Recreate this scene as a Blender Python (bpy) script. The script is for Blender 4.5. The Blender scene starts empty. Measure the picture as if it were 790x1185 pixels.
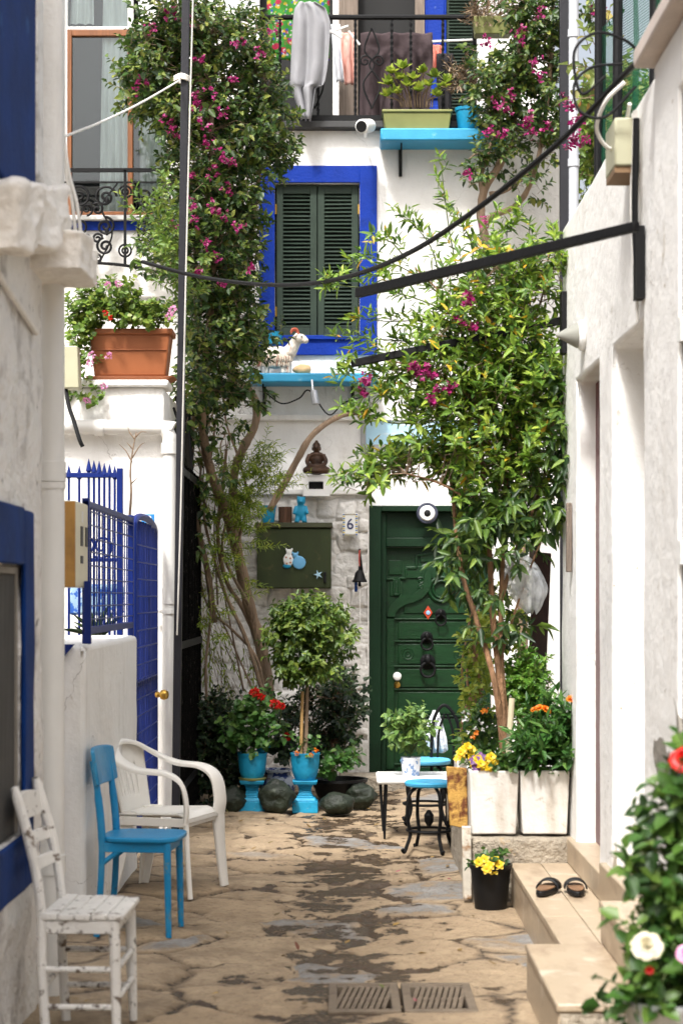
import bpy, bmesh, math, random
import numpy as np
from mathutils import Vector, Matrix, noise as mnoise
R = math.radians
SC = bpy.context.scene
COL = SC.collection
rnd = random.Random(7)
rng = np.random.default_rng(11)
# ---- camera geometry: street runs along +Y, eye 1.55 m above the paving
F, CX, CY, H = 2200.0, 395.0, 690.0, 1.55
def X(px, Y): return (px-CX)*Y/F
def Z(py, Y): return H+(CY-py)*Y/F
def P(px, py, Y): return Vector((X(px, Y), Y, Z(py, Y)))

# ------------------------------------------------------------------ materials
def nodes_of(m):
    m.use_nodes = True
    nt = m.node_tree
    for n in list(nt.nodes): nt.nodes.remove(n)
    return nt, nt.nodes, nt.links
def rgba(c): return (c[0], c[1], c[2], 1.0)
def coords(N, L, stretch=(1,1,1), kind='Object'):
    tc = N.new('ShaderNodeTexCoord')
    mp = N.new('ShaderNodeMapping'); mp.inputs['Scale'].default_value = stretch
    L.new(tc.outputs[kind], mp.inputs[0]); return mp.outputs[0]
def noise_node(N, L, vec, scale, detail=4, rough=.55):
    n = N.new('ShaderNodeTexNoise'); n.inputs['Scale'].default_value = scale
    n.inputs['Detail'].default_value = detail; n.inputs['Roughness'].default_value = rough
    L.new(vec, n.inputs['Vector']); return n.outputs['Fac']
def remap(N, L, val, lo, hi, a=0., b=1.):
    n = N.new('ShaderNodeMapRange'); n.inputs[1].default_value = lo; n.inputs[2].default_value = hi
    n.inputs[3].default_value = a; n.inputs[4].default_value = b
    L.new(val, n.inputs[0]); return n.outputs[0]
def mixc(N, L, fac, a, b):
    n = N.new('ShaderNodeMix'); n.data_type = 'RGBA'
    for s, v in ((6, a), (7, b)):
        if isinstance(v, (tuple, list)): n.inputs[s].default_value = rgba(v)
        else: L.new(v, n.inputs[s])
    if isinstance(fac, (float, int)): n.inputs[0].default_value = fac
    else: L.new(fac, n.inputs[0])
    return n.outputs[2]
def math_node(N, L, op, a, b=None):
    n = N.new('ShaderNodeMath'); n.operation = op
    for s, v in ((0, a), (1, b)):
        if v is None: continue
        if isinstance(v, (float, int)): n.inputs[s].default_value = v
        else: L.new(v, n.inputs[s])
    return n.outputs[0]
def M(name, col, rough=.55, var=.12, vs=3., bump=0., bs=60., metal=0., wear=(), stretch=(1,1,1), spec=.4, bd=.02, bdetail=5, edge=None, cracks=0):
    """plain procedural surface: tone variation, optional worn/stained patches, bump"""
    m = bpy.data.materials.new(name); nt, N, L = nodes_of(m)
    out = N.new('ShaderNodeOutputMaterial'); b = N.new('ShaderNodeBsdfPrincipled')
    L.new(b.outputs[0], out.inputs[0])
    v = coords(N, L, stretch)
    nz = noise_node(N, L, v, vs, 5)
    lo = tuple(c*(1-var) for c in col); hi = tuple(min(1, c*(1+var)) for c in col)
    c = mixc(N, L, remap(N, L, nz, .3, .7), lo, hi)
    r = None
    for w in wear:                        # (colour, scale, lo, hi, roughness, stretch)
        wv = coords(N, L, w[5] if len(w) > 5 else (1,1,1))
        f = remap(N, L, noise_node(N, L, wv, w[1], 6, .62), w[2], w[3])
        c = mixc(N, L, f, c, w[0])
    if cracks:                            # hairline cracks that come and go
        vt = N.new('ShaderNodeTexVoronoi'); vt.feature = 'DISTANCE_TO_EDGE'; vt.inputs['Scale'].default_value = 1.7
        wn_ = N.new('ShaderNodeTexNoise'); wn_.inputs['Scale'].default_value = 4; wn_.inputs['Detail'].default_value = 6; L.new(v, wn_.inputs['Vector'])
        s_ = N.new('ShaderNodeVectorMath'); s_.operation = 'SCALE'; s_.inputs['Scale'].default_value = .5; L.new(wn_.outputs['Color'], s_.inputs[0])
        a_ = N.new('ShaderNodeVectorMath'); L.new(v, a_.inputs[0]); L.new(s_.outputs[0], a_.inputs[1]); L.new(a_.outputs[0], vt.inputs['Vector'])
        f = math_node(N, L, 'MULTIPLY', remap(N, L, vt.outputs['Distance'], .0015, .006, .75, 0), remap(N, L, noise_node(N, L, v, 1.3, 3), .50, .60))
        c = mixc(N, L, f, c, (.30,.27,.24))
    if edge:                              # paint rubbed off along the edges
        g = N.new('ShaderNodeNewGeometry'); e = math_node(N, L, 'ADD', remap(N, L, g.outputs['Pointiness'], .5, .66, 0, .16), noise_node(N, L, coords(N, L), 24, 6, .7))
        c = mixc(N, L, remap(N, L, e, .665, .73), c, edge)
    L.new(c, b.inputs['Base Color'])
    b.inputs['Roughness'].default_value = rough; b.inputs['Metallic'].default_value = metal
    b.inputs['Specular IOR Level'].default_value = spec
    if bump:
        bn = N.new('ShaderNodeBump'); bn.inputs['Strength'].default_value = bump; bn.inputs['Distance'].default_value = bd
        L.new(noise_node(N, L, v, bs, bdetail, .6), bn.inputs['Height']); L.new(bn.outputs[0], b.inputs['Normal'])
    return m
def leaf_mat(name, stops, rough=.45, trans=.3, gloss=.5):
    """each leaf is its own mesh island, so each gets its own natural tone"""
    m = bpy.data.materials.new(name); nt, N, L = nodes_of(m)
    out = N.new('ShaderNodeOutputMaterial')
    g = N.new('ShaderNodeNewGeometry'); cr = N.new('ShaderNodeValToRGB')
    el = cr.color_ramp.elements
    while len(el) < len(stops): el.new(.5)
    for e, (p, c) in zip(el, stops): e.position = p; e.color = rgba(c)
    L.new(g.outputs['Random Per Island'], cr.inputs[0])
    v = coords(N, L); nz = noise_node(N, L, v, 30, 3)
    c = mixc(N, L, remap(N, L, nz, .35, .75, 0, .35), cr.outputs[0], tuple(x*.6 for x in stops[0][1]))
    b = N.new('ShaderNodeBsdfPrincipled'); b.inputs['Roughness'].default_value = rough; b.inputs['Specular IOR Level'].default_value = gloss
    t = N.new('ShaderNodeBsdfTranslucent'); mx = N.new('ShaderNodeMixShader'); mx.inputs[0].default_value = trans
    L.new(c, b.inputs['Base Color'])
    c2 = N.new('ShaderNodeHueSaturation'); c2.inputs['Value'].default_value = 1.3; L.new(c, c2.inputs['Color']); L.new(c2.outputs[0], t.inputs[0])
    L.new(b.outputs[0], mx.inputs[1]); L.new(t.outputs[0], mx.inputs[2]); L.new(mx.outputs[0], out.inputs[0])
    return m
def glass_mat(name, tint=(.9,.95,.95), op=.15, base=.25):
    m = bpy.data.materials.new(name); nt, N, L = nodes_of(m)
    out = N.new('ShaderNodeOutputMaterial')
    t = N.new('ShaderNodeBsdfTransparent'); t.inputs[0].default_value = rgba(tint)
    g = N.new('ShaderNodeBsdfGlossy'); g.inputs['Roughness'].default_value = .02
    fr = N.new('ShaderNodeFresnel'); mx = N.new('ShaderNodeMixShader')
    f = math_node(N, L, 'ADD', fr.outputs[0], op); L.new(f, mx.inputs[0]); L.new(t.outputs[0], mx.inputs[1]); L.new(g.outputs[0], mx.inputs[2])
    L.new(mx.outputs[0], out.inputs[0]); return m

# ------------------------------------------------------------------ mesh builder
def spl(pts, k=6):
    """Catmull-Rom through the points"""
    p = [Vector(q) for q in pts]
    if len(p) < 3: return p
    out = []
    e = [2*p[0]-p[1]]+p+[2*p[-1]-p[-2]]
    for i in range(1, len(e)-2):
        a, b, c, d = e[i-1], e[i], e[i+1], e[i+2]
        for j in range(k):
            t = j/k
            out.append(.5*((2*b)+(c-a)*t+(2*a-5*b+4*c-d)*t*t+(3*b-a-3*c+d)*t**3))
    out.append(p[-1]); return out
class MB:
    def __init__(s): s.v = []; s.f = []; s.np = []
    def raw(s, v, f):
        o = len(s.v); s.v += [tuple(q) for q in v]; s.f += [tuple(o+i for i in q) for q in f]; return s
    def box(s, x0, x1, y0, y1, z0, z1):
        return s.raw([(x0,y0,z0),(x1,y0,z0),(x1,y1,z0),(x0,y1,z0),(x0,y0,z1),(x1,y0,z1),(x1,y1,z1),(x0,y1,z1)],
                     [(0,3,2,1),(4,5,6,7),(0,1,5,4),(1,2,6,5),(2,3,7,6),(3,0,4,7)])
    def frustum(s, c, z0, z1, w0, d0, w1, d1):
        x, y = c; v = []
        for z, w, d in ((z0,w0,d0),(z1,w1,d1)): v += [(x-w/2,y-d/2,z),(x+w/2,y-d/2,z),(x+w/2,y+d/2,z),(x-w/2,y+d/2,z)]
        return s.raw(v, [(0,3,2,1),(4,5,6,7),(0,1,5,4),(1,2,6,5),(2,3,7,6),(3,0,4,7)])
    def beam(s, p, q, w, h, up=(0,0,1), w2=None, h2=None):
        p, q = Vector(p), Vector(q); d = (q-p).normalized(); a = d.cross(Vector(up))
        if a.length < 1e-4: a = d.cross(Vector((1,0,0)))
        a.normalize(); b = a.cross(d).normalized(); v = []
        for c, ww, hh in ((p, w, h), (q, w2 or w, h2 or h)):
            for sa, sb in ((-1,-1),(1,-1),(1,1),(-1,1)): v.append(c+a*sa*ww/2+b*sb*hh/2)
        return s.raw(v, [(0,3,2,1),(4,5,6,7),(0,1,5,4),(1,2,6,5),(2,3,7,6),(3,0,4,7)])
    def tube(s, pts, r, n=8, cap=True, closed=False, knot=0):
        pts = [Vector(p) for p in pts]; k = len(pts)
        rr = r if isinstance(r, (list, tuple)) else [r]*k
        if len(rr) == 2 and k > 2: rr = [rr[0]+(rr[1]-rr[0])*i/(k-1) for i in range(k)]
        if knot: rr = [q*(1+knot*mnoise.noise(Vector((i*.55, q*90, k)))*1.6) for i, q in enumerate(rr)]
        v = []; f = []; pa = None
        for i, p in enumerate(pts):
            if closed: t = pts[(i+1) % k]-pts[i-1]
            else: t = pts[min(i+1, k-1)]-pts[max(i-1, 0)]
            t.normalize()
            if pa is None:
                a = t.cross(Vector((.123,.317,.94)))
                if a.length < .1: a = t.cross(Vector((1,0,0)))
            else: a = pa-t*pa.dot(t)
            a.normalize(); pa = a; b = t.cross(a)
            for j in range(n):
                w = 2*math.pi*j/n; v.append(p+(a*math.cos(w)+b*math.sin(w))*rr[i])
        for i in range(k if closed else k-1):
            i2 = (i+1) % k
            for j in range(n): f.append((i*n+j, i*n+(j+1) % n, i2*n+(j+1) % n, i2*n+j))
        if cap and not closed: f.append(tuple(range(n-1, -1, -1))); f.append(tuple((k-1)*n+j for j in range(n)))
        return s.raw(v, f)
    def lathe(s, c, prof, n=24, axis=(0,0,1), cap=True):
        c = Vector(c); ax = Vector(axis).normalized(); a = ax.cross(Vector((1,0,0)))
        if a.length < .1: a = ax.cross(Vector((0,1,0)))
        a.normalize(); b = ax.cross(a); v = []; f = []; k = len(prof)
        for r, z in prof:
            for j in range(n):
                w = 2*math.pi*j/n; v.append(c+ax*z+(a*math.cos(w)+b*math.sin(w))*r)
        for i in range(k-1):
            for j in range(n): f.append((i*n+j, i*n+(j+1) % n, (i+1)*n+(j+1) % n, (i+1)*n+j))
        if cap: f.append(tuple(range(n-1, -1, -1))); f.append(tuple((k-1)*n+j for j in range(n)))
        return s.raw(v, f)
    def ell(s, c, r, n=14, m=9, rot=None):
        c = Vector(c); v = []; f = []
        for i in range(m+1):
            t = math.pi*i/m
            for j in range(n):
                w = 2*math.pi*j/n; q = Vector((r[0]*math.sin(t)*math.cos(w), r[1]*math.sin(t)*math.sin(w), r[2]*math.cos(t)))
                if rot: q = rot @ q
                v.append(c+q)
        for i in range(m):
            for j in range(n): f.append((i*n+j, (i+1)*n+j, (i+1)*n+(j+1) % n, i*n+(j+1) % n))
        return s.raw(v, f)
    def prism(s, poly, y0, y1):
        """polygon in (x,z), extruded from y0 to y1"""
        k = len(poly); v = [(x,y0,z) for x,z in poly]+[(x,y1,z) for x,z in poly]
        f = [tuple(range(k)), tuple(range(2*k-1, k-1, -1))]
        f += [(i, k+i, k+(i+1) % k, (i+1) % k) for i in range(k)]
        return s.raw(v, f)
    def rock(s, c, r, seed=0, amp=.18, sub=4, freq=1.6):
        bm = bmesh.new(); bmesh.ops.create_icosphere(bm, subdivisions=sub, radius=1)
        off = Vector((seed*7.3, seed*3.1, seed*1.7)); v = []
        for q in bm.verts:
            p = q.co.normalized(); k = 1+amp*mnoise.noise(p*freq+off)*1.6+amp*.45*mnoise.noise(p*freq*3+off)+amp*.15*mnoise.noise(p*freq*9+off)
            if sub > 5:
                k += amp*.55*(.5-abs(mnoise.noise(p*freq*2.2+off*2)))-amp*.35*abs(mnoise.noise(p*freq*6+off))+amp*.12*mnoise.noise(p*freq*20+off)
            v.append((c[0]+p.x*r[0]*k, c[1]+p.y*r[1]*k, c[2]+p.z*r[2]*k))
        f = [tuple(w.index for w in q.verts) for q in bm.faces]; bm.free()
        return s.raw(v, f)
    def slab(s, x0, x1, y0, y1, z0, z1, seed=0, amp=.03, n=18, dip=0):
        """roughly broken block of stone: a box whose faces are chipped and creased"""
        off = Vector((seed*7.3, seed*3.1, seed*1.7)); c = Vector(((x0+x1)/2,(y0+y1)/2,(z0+z1)/2)); h = Vector(((x1-x0)/2,(y1-y0)/2,(z1-z0)/2))
        pr = np.random.default_rng(seed+40); sd = np.array(c)+pr.uniform(-1.12,1.12,(80,3))*np.array(h); hh = pr.uniform(0,.035,80); rc = pr.uniform(.12,.45,80)
        bm = bmesh.new(); bmesh.ops.create_cube(bm, size=2); bmesh.ops.subdivide_edges(bm, edges=bm.edges, cuts=n, use_grid_fill=True); v = []
        for q in bm.verts:
            p = q.co; k = 1/(abs(p.x)**14+abs(p.y)**14+abs(p.z)**14)**(1/14); g = c+Vector((p.x*k*h.x, p.y*k*h.y, p.z*k*h.z))
            dd = ((np.array(g)-sd)**2*np.array([1,1,1.8])).sum(1)/(2*rc)+hh; d = min(float(dd.min()), .07)-.03
            d = d*amp/.03+.003*mnoise.noise(g*40+off)+.004*mnoise.noise(Vector((g.x*9,g.y*9,g.z*30))+off)
            nn = Vector((p.x**5, p.y**5, p.z**5)).normalized(); v.append(g+nn*d-Vector((0,0,dip*(y1-g.y))))
        f = [tuple(w.index for w in q.verts) for q in bm.faces]; bm.free()
        return s.raw(v, f)
    def walls(s, axis, c, c2, u0, u1, z0, z1, holes=()):
        """slab with rectangular holes; front plane at c, back at c2 (both on the axis 'X' or 'Y')"""
        us = sorted({u0, u1, *[h[0] for h in holes], *[h[1] for h in holes]}); zs = sorted({z0, z1, *[h[2] for h in holes], *[h[3] for h in holes]})
        pt = (lambda u, d, z: (d, u, z)) if axis == 'X' else (lambda u, d, z: (u, d, z))
        def solid(i, j):
            if i < 0 or j < 0 or i >= len(us)-1 or j >= len(zs)-1: return False
            um, zm = (us[i]+us[i+1])/2, (zs[j]+zs[j+1])/2
            return not any(h[0] < um < h[1] and h[2] < zm < h[3] for h in holes)
        for i in range(len(us)-1):
            for j in range(len(zs)-1):
                if not solid(i, j): continue
                a, b, z_, w = us[i], us[i+1], zs[j], zs[j+1]
                s.raw([pt(a,c,z_), pt(b,c,z_), pt(b,c,w), pt(a,c,w)], [(0,1,2,3)])
                s.raw([pt(a,c2,z_), pt(b,c2,z_), pt(b,c2,w), pt(a,c2,w)], [(3,2,1,0)])
                if not solid(i-1, j): s.raw([pt(a,c,z_), pt(a,c,w), pt(a,c2,w), pt(a,c2,z_)], [(0,1,2,3)])
                if not solid(i+1, j): s.raw([pt(b,c,z_), pt(b,c2,z_), pt(b,c2,w), pt(b,c,w)], [(0,1,2,3)])
                if not solid(i, j-1): s.raw([pt(a,c,z_), pt(a,c2,z_), pt(b,c2,z_), pt(b,c,z_)], [(0,1,2,3)])
                if not solid(i, j+1): s.raw([pt(a,c,w), pt(b,c,w), pt(b,c2,w), pt(a,c2,w)], [(0,1,2,3)])
        return s
    def npadd(s, v, q): s.np.append((np.asarray(v, dtype=np.float64).reshape(-1,3), np.asarray(q, dtype=np.int64).reshape(-1,4))); return s
    def build(s, name, mat, parent=None, loc=None, bevel=0, seg=2, sharp=35, subdiv=0, disp=0, dscale=.25, weld=False, smooth=True, remesh=0, sub=0, solid=0, fixn=True):
        me = bpy.data.meshes.new(name); o = bpy.data.objects.new(name, me)
        if parent is not None:
            org = Vector(parent['_org'])
        else: org = Vector(loc) if loc is not None else Vector((0,0,0))
        if s.np:
            vs = [np.array(s.v, dtype=np.float64).reshape(-1,3)] if s.v else []; n0 = len(s.v); qs = []; nn = n0
            for v, q in s.np: vs.append(v); qs.append(q+nn); nn += len(v)
            V = np.concatenate(vs)-np.array(org); Q = np.concatenate(qs)
            fl = [len(f) for f in s.f]; li = [i for f in s.f for i in f]
            loops = np.concatenate([np.array(li, dtype=np.int64), Q.ravel()]); tot = np.concatenate([np.array(fl, dtype=np.int64), np.full(len(Q), 4)])
            st = np.concatenate([[0], np.cumsum(tot)[:-1]])
            me.vertices.add(len(V)); me.vertices.foreach_set('co', V.astype(np.float32).ravel())
            me.loops.add(len(loops)); me.loops.foreach_set('vertex_index', loops.astype(np.int32))
            me.polygons.add(len(tot)); me.polygons.foreach_set('loop_start', st.astype(np.int32)); me.polygons.foreach_set('loop_total', tot.astype(np.int32))
            me.update(calc_edges=True)
        else:
            me.from_pydata([(v[0]-org.x, v[1]-org.y, v[2]-org.z) for v in s.v], [], s.f)
            if fixn:
                bm = bmesh.new(); bm.from_mesh(me)
                if weld: bmesh.ops.remove_doubles(bm, verts=bm.verts, dist=1e-5)
                bmesh.ops.recalc_face_normals(bm, faces=bm.faces); bm.to_mesh(me); bm.free()
        if smooth:
            me.shade_smooth()
            if sharp < 180: me.set_sharp_from_angle(angle=R(sharp))
        if mat is not None: me.materials.append(mat)
        COL.objects.link(o)
        if parent is not None: o.parent = parent
        else: o.location = org
        o['_org'] = tuple(org)
        if remesh: md = o.modifiers.new('merge', 'REMESH'); md.mode = 'VOXEL'; md.voxel_size = remesh; md.use_smooth_shade = True
        if solid: md = o.modifiers.new('thickness', 'SOLIDIFY'); md.thickness = solid; md.offset = 0
        if bevel: md = o.modifiers.new('edge', 'BEVEL'); md.width = bevel; md.segments = seg; md.limit_method = 'ANGLE'; md.angle_limit = R(40)
        if sub: md = o.modifiers.new('round', 'SUBSURF'); md.levels = sub; md.render_levels = sub
        if subdiv: md = o.modifiers.new('grid', 'SUBSURF'); md.subdivision_type = 'SIMPLE'; md.levels = subdiv; md.render_levels = subdiv
        if disp:
            tx = bpy.data.textures.get('clouds%g' % dscale) or bpy.data.textures.new('clouds%g' % dscale, 'CLOUDS'); tx.noise_scale = dscale; tx.noise_depth = 3
            md = o.modifiers.new('uneven', 'DISPLACE'); md.texture = tx; md.strength = disp; md.mid_level = .5; md.texture_coords = 'GLOBAL'
        return o
def tag(o, label=None, cat=None, group=None, kind=None):
    if label: o['label'] = label
    if cat: o['category'] = cat
    if group: o['group'] = group
    if kind: o['kind'] = kind
    return o
def thing(name, label, cat, loc, group=None):
    o = bpy.data.objects.new(name, None); COL.objects.link(o); o.location = loc; o['_org'] = tuple(loc); o.empty_display_size = .1
    return tag(o, label, cat, group)
def text_mesh(s, size, name, mat, parent, at, depth=.002, rot=(math.pi/2,0,0)):
    cu = bpy.data.curves.new(name, 'FONT'); cu.body = s; cu.size = size; cu.extrude = depth; cu.align_x = 'CENTER'; cu.align_y = 'CENTER'
    t = bpy.data.objects.new('tmp', cu); COL.objects.link(t); dg = bpy.context.evaluated_depsgraph_get()
    me = bpy.data.meshes.new_from_object(t.evaluated_get(dg)); bpy.data.objects.remove(t)
    me.transform(Matrix.Translation(Vector(at)-Vector(parent['_org'])) @ Matrix.Rotation(rot[0], 4, 'X'))
    me.materials.clear(); me.materials.append(mat); me.name = name
    o = bpy.data.objects.new(name, me); COL.objects.link(o); o.parent = parent; o['_org'] = parent['_org']; return o

# ------------------------------------------------------------------ foliage
def unit(a): return a/np.maximum(np.linalg.norm(a, axis=-1, keepdims=True), 1e-9)
def leaf_np(pos, d, nr, L, W, fold=.22, curl=.15):
    d = unit(d); side = unit(np.cross(d, nr)); nr = np.cross(side, d)
    L = L[:,None]; W = W[:,None]
    v = np.stack([pos,
        pos+d*.33*L+side*.5*W+nr*fold*W, pos+d*.72*L+side*.36*W+nr*(fold*.7*W-curl*.45*L), pos+d*L-nr*curl*L,
        pos+d*.72*L-side*.36*W+nr*(fold*.7*W-curl*.45*L), pos+d*.33*L-side*.5*W+nr*fold*W], axis=1)
    n = len(pos); b = (np.arange(n)*6)[:,None]
    q = np.concatenate([b+np.array([[0,3,2,1]]), b+np.array([[0,5,4,3]])], axis=0)
    return v.reshape(-1,3), q
def tri_stems(A, B, r):
    d = unit(B-A); a = unit(np.cross(d, np.array([.3,.5,.81]))); b = np.cross(d, a); v = []
    for Pn, k in ((A, 1.), (B, .6)):
        for w in (0, 2.094, 4.189): v.append(Pn+(a*math.cos(w)+b*math.sin(w))*r*k)
    v = np.stack(v, axis=1); n = len(A); o = (np.arange(n)*6)[:,None]
    q = np.concatenate([o+np.array([[i, (i+1) % 3, 3+(i+1) % 3, 3+i]]) for i in range(3)], axis=0)
    return v.reshape(-1,3), q
def shoots(mb, C, D, L, n, ll, lw, ang=55, droop=.25, jit=.3, stems=None, sr=.0015, fold=.22, curl=.15):
    """N twigs at C along D, n leaves spiralling along each"""
    N_ = len(C); D = unit(D); L = np.full(N_, L)*rng.uniform(.6, 1.3, N_)
    a = unit(np.cross(D, rng.normal(size=(N_,3)))); b = np.cross(D, a)
    pos, dr, nm, le, wi = [], [], [], [], []
    for j in range(n):
        t = (j+.6)/n; ph = j*2.4+rng.uniform(-.5,.5,N_); A = np.radians(ang*(1.15-.6*t))+rng.normal(0,.18,N_)
        rad = a*np.cos(ph)[:,None]+b*np.sin(ph)[:,None]
        d = D*np.cos(A)[:,None]+rad*np.sin(A)[:,None]; d[:,2] -= droop*rng.uniform(.3,1.4,N_)
        pos.append(C+D*(L*t)[:,None]); dr.append(d)
        up = D*.6-rad*.2+np.array([0,-.25,.75])+rng.normal(0,.25,(N_,3)); nm.append(up)
        s = rng.uniform(1-jit,1+jit,N_)*(1.1-.35*t); le.append(ll*s); wi.append(lw*s*rng.uniform(.85,1.15,N_))
    v, q = leaf_np(np.concatenate(pos), np.concatenate(dr), np.concatenate(nm), np.concatenate(le), np.concatenate(wi), fold, curl)
    mb.npadd(v, q)
    if stems is not None: stems.npadd(*tri_stems(C-D*.3*L[:,None], C+D*L[:,None], sr))
def ball(n, p=2.2):
    d = unit(rng.normal(size=(n,3))); return d*(rng.uniform(0,1,n)**(1/p))[:,None]
CLEAR = []      # gaps left open in a crown: (px, py, radius)
def blobs(bl, Y, dy):
    """(px,py,rx,ry,n[,Y,dy]) in photo units at depth Y -> points and outward directions"""
    C, D = [], []
    for b in bl:
        y = b[5] if len(b) > 5 else Y; d = b[6] if len(b) > 6 else dy
        k = ball(b[4]); sc = y/F; gaps = CLEAR
        c = np.array([X(b[0], y), y, Z(b[1], y)])+k*np.array([b[2]*sc, d, b[3]*sc])
        keep = np.ones(len(c), bool)
        for gx, gy, gr in gaps: keep &= ((CX+c[:,0]*F/c[:,1]-gx)**2+(CY-(c[:,2]-H)*F/c[:,1]-gy)**2) > gr*gr
        c = c[keep]; k = k[keep]
        C.append(c); D.append(unit(k*.8+rng.normal(0,.5,k.shape)+np.array([0,-.25,.45])))
    return np.concatenate(C), np.concatenate(D)
def twigs_to(stems, skel, C, r=.003, frac=.3, maxd=1.):
    S = np.array([tuple(p) for p in skel]); idx = np.nonzero(rng.uniform(size=len(C)) < frac)[0]
    if not len(idx): return
    c = C[idx]; d = np.linalg.norm(c[:,None]-S[None], axis=2); j = d.argmin(1); ok = d.min(1) < maxd
    A = S[j][ok]; B = c[ok]
    if not len(A): return
    mid = (A+B)/2+rng.normal(0,.04,A.shape)+np.array([0,0,.03])
    stems.npadd(*tri_stems(A, mid, r)); stems.npadd(*tri_stems(mid, B, r*.6))
def petals_ball(mb, c, r, n=40, pl=None, up=0):
    d = unit(rng.normal(size=(n,3))+np.array([0,-.3,up])); pl = pl or r*.7
    pos = np.array(tuple(c))+d*r*.45
    v, q = leaf_np(pos, unit(d+rng.normal(0,.35,d.shape)), unit(rng.normal(size=d.shape)), np.full(n, pl)*rng.uniform(.7,1.2,n), np.full(n, pl*.8), .1, .1); mb.npadd(v, q)
def daisy(mb, c, nrm, r, n=16, rows=2, wide=.34):
    nrm = Vector(nrm).normalized(); a = nrm.cross(Vector((.2,.9,.4))).normalized(); b = nrm.cross(a)
    for k in range(rows):
        w = [2*math.pi*(i+.5*k)/n for i in range(n)]
        d = np.array([tuple((a*math.cos(x)+b*math.sin(x))+nrm*(.12+.45*k)) for x in w])
        v, q = leaf_np(np.tile(np.array(tuple(c)), (n,1))+d*r*.12, d, np.tile(np.array(tuple(nrm)), (n,1)), np.full(n, r*(1-.25*k)), np.full(n, r*wide), .1, .1); mb.npadd(v, q)
def cup_rose(mb, c, r, layers=5, tilt=(0,-.5,.85)):
    ax = Vector(tilt).normalized(); a = ax.cross(Vector((1,0,.1))).normalized(); b = ax.cross(a); c = Vector(c)
    for l in range(layers):
        n = 4+l; rr = r*(l+1)/layers
        for i in range(n):
            w0 = 2*math.pi*(i/n)+l*.7; v = []; f = []
            for u in range(5):
                for t in range(4):
                    w = w0+(u-2)*.28*4.5/n*1.25; k = t/3; rad = rr*(.25+.75*k**.7)*(1+.08*rnd.uniform(-1,1)); hgt = r*(.75*k*(1-.14*l)-.25-.12*l*k*k)*(1-.1*abs(u-2)*k)
                    v.append(c+(a*math.cos(w)+b*math.sin(w))*rad+ax*hgt)
            for u in range(4):
                for t in range(3): f.append((u*4+t, u*4+t+1, (u+1)*4+t+1, (u+1)*4+t))
            mb.raw(v, f)
def spiral(c, r0, r1, turns, a0, n=40, plane='XZ', cw=1):
    out = []
    for i in range(n+1):
        t = i/n; w = a0+cw*2*math.pi*turns*t; r = r0+(r1-r0)*t
        dx, dz = r*math.cos(w), r*math.sin(w)
        out.append(Vector((c[0]+dx, c[1], c[2]+dz)) if plane == 'XZ' else Vector((c[0], c[1]+dx, c[2]+dz)))
    return out
def drape(mb, rows, Y, amp=.03, waves=3.2, seed=0, nu=26, nv=22, bulge=0):
    """hanging cloth: rows of (z, x_left, x_right) from top to bottom, folds deepen downwards"""
    zs = [r[0] for r in rows]; v = []; f = []
    for j in range(nv+1):
        t = j/nv*(len(rows)-1); i = min(int(t), len(rows)-2); k = t-i
        z = rows[i][0]*(1-k)+rows[i+1][0]*k; l = rows[i][1]*(1-k)+rows[i+1][1]*k; r = rows[i][2]*(1-k)+rows[i+1][2]*k
        g = j/nv
        for u in range(nu+1):
            q = u/nu; ph = waves*2*math.pi*q+seed+.7*math.sin(3*g+seed)
            y = Y+amp*(.25+.75*g)*math.sin(ph)+.4*amp*mnoise.noise(Vector((q*6, g*6, seed)))-bulge*math.sin(math.pi*g)
            v.append((l+(r-l)*q+.25*amp*math.cos(ph)*g, y, z+.008*mnoise.noise(Vector((q*5, seed, g*3)))))
    for j in range(nv):
        for u in range(nu): a = j*(nu+1)+u; f.append((a, a+1, a+nu+2, a+nu+1))
    return mb.raw(v, f)
# ------------------------------------------------------------------ materials of the place
WHT = (.80,.79,.765)
m_plaster = M('whitewashed_plaster', WHT, .85, .03, 2.2, .35, 22, wear=[((.60,.57,.53), 2.3, .52, .78, .9, (1,1,.35)), ((.62,.60,.56), 6, .60, .76, .9, (1.6,1.6,.22)), ((.38,.35,.32), 13, .69, .75)], bd=.03, cracks=1)
m_plaster_old = M('old_mottled_plaster', (.74,.72,.69), .9, .08, 3, .7, 16, wear=[((.36,.34,.32), 5, .52, .70), ((.22,.21,.20), 14, .62, .72), ((.74,.73,.70), 3, .55, .62)], bd=.05)
m_plaster_pilaster = M('flaking_plaster', (.80,.79,.765), .85, .03, 3, .3, 12, wear=[((.66,.64,.60), 2.6, .56, .75, .9, (1,1,.3)), ((.50,.46,.40), 5, .66, .70, .9, (1,1,.6)), ((.40,.34,.26), 16, .69, .72), ((.42,.36,.29), 13, .73, .76)], bd=.03, cracks=1)
m_rubble = M('whitewashed_rubble', (.70,.68,.645), .9, .06, 5, .6, 26, wear=[((.42,.39,.35), 7, .58, .72), ((.20,.18,.16), 24, .70, .78)], bd=.03)
m_rock = M('pale_rough_stone', (.76,.72,.66), .9, .08, 9, .5, 30, wear=[((.45,.40,.34), 6, .60, .76)], bd=.02)
m_white = M('white_paint', (.80,.80,.78), .45, .03, 6, .05, 90, wear=[((.5,.48,.45), 6, .68, .80, .6, (1,1,.3))])
m_pipe = M('white_drainpipe', (.66,.65,.62), .45, .04, 5, wear=[((.48,.46,.42), 4, .60, .80, .6, (1,1,.15))])
m_blue = M('cobalt_blue_paint', (.001,.027,.26), .6, .15, 5, .25, 40, spec=.2, wear=[((.001,.018,.16), 5, .55, .75), ((.05,.09,.30), 14, .68, .74)])
m_blue_dark = M('weathered_deep_blue', (.001,.024,.13), .75, .25, 5, .3, 30, spec=.15, wear=[((.03,.10,.28), 6, .62, .8)])
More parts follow.
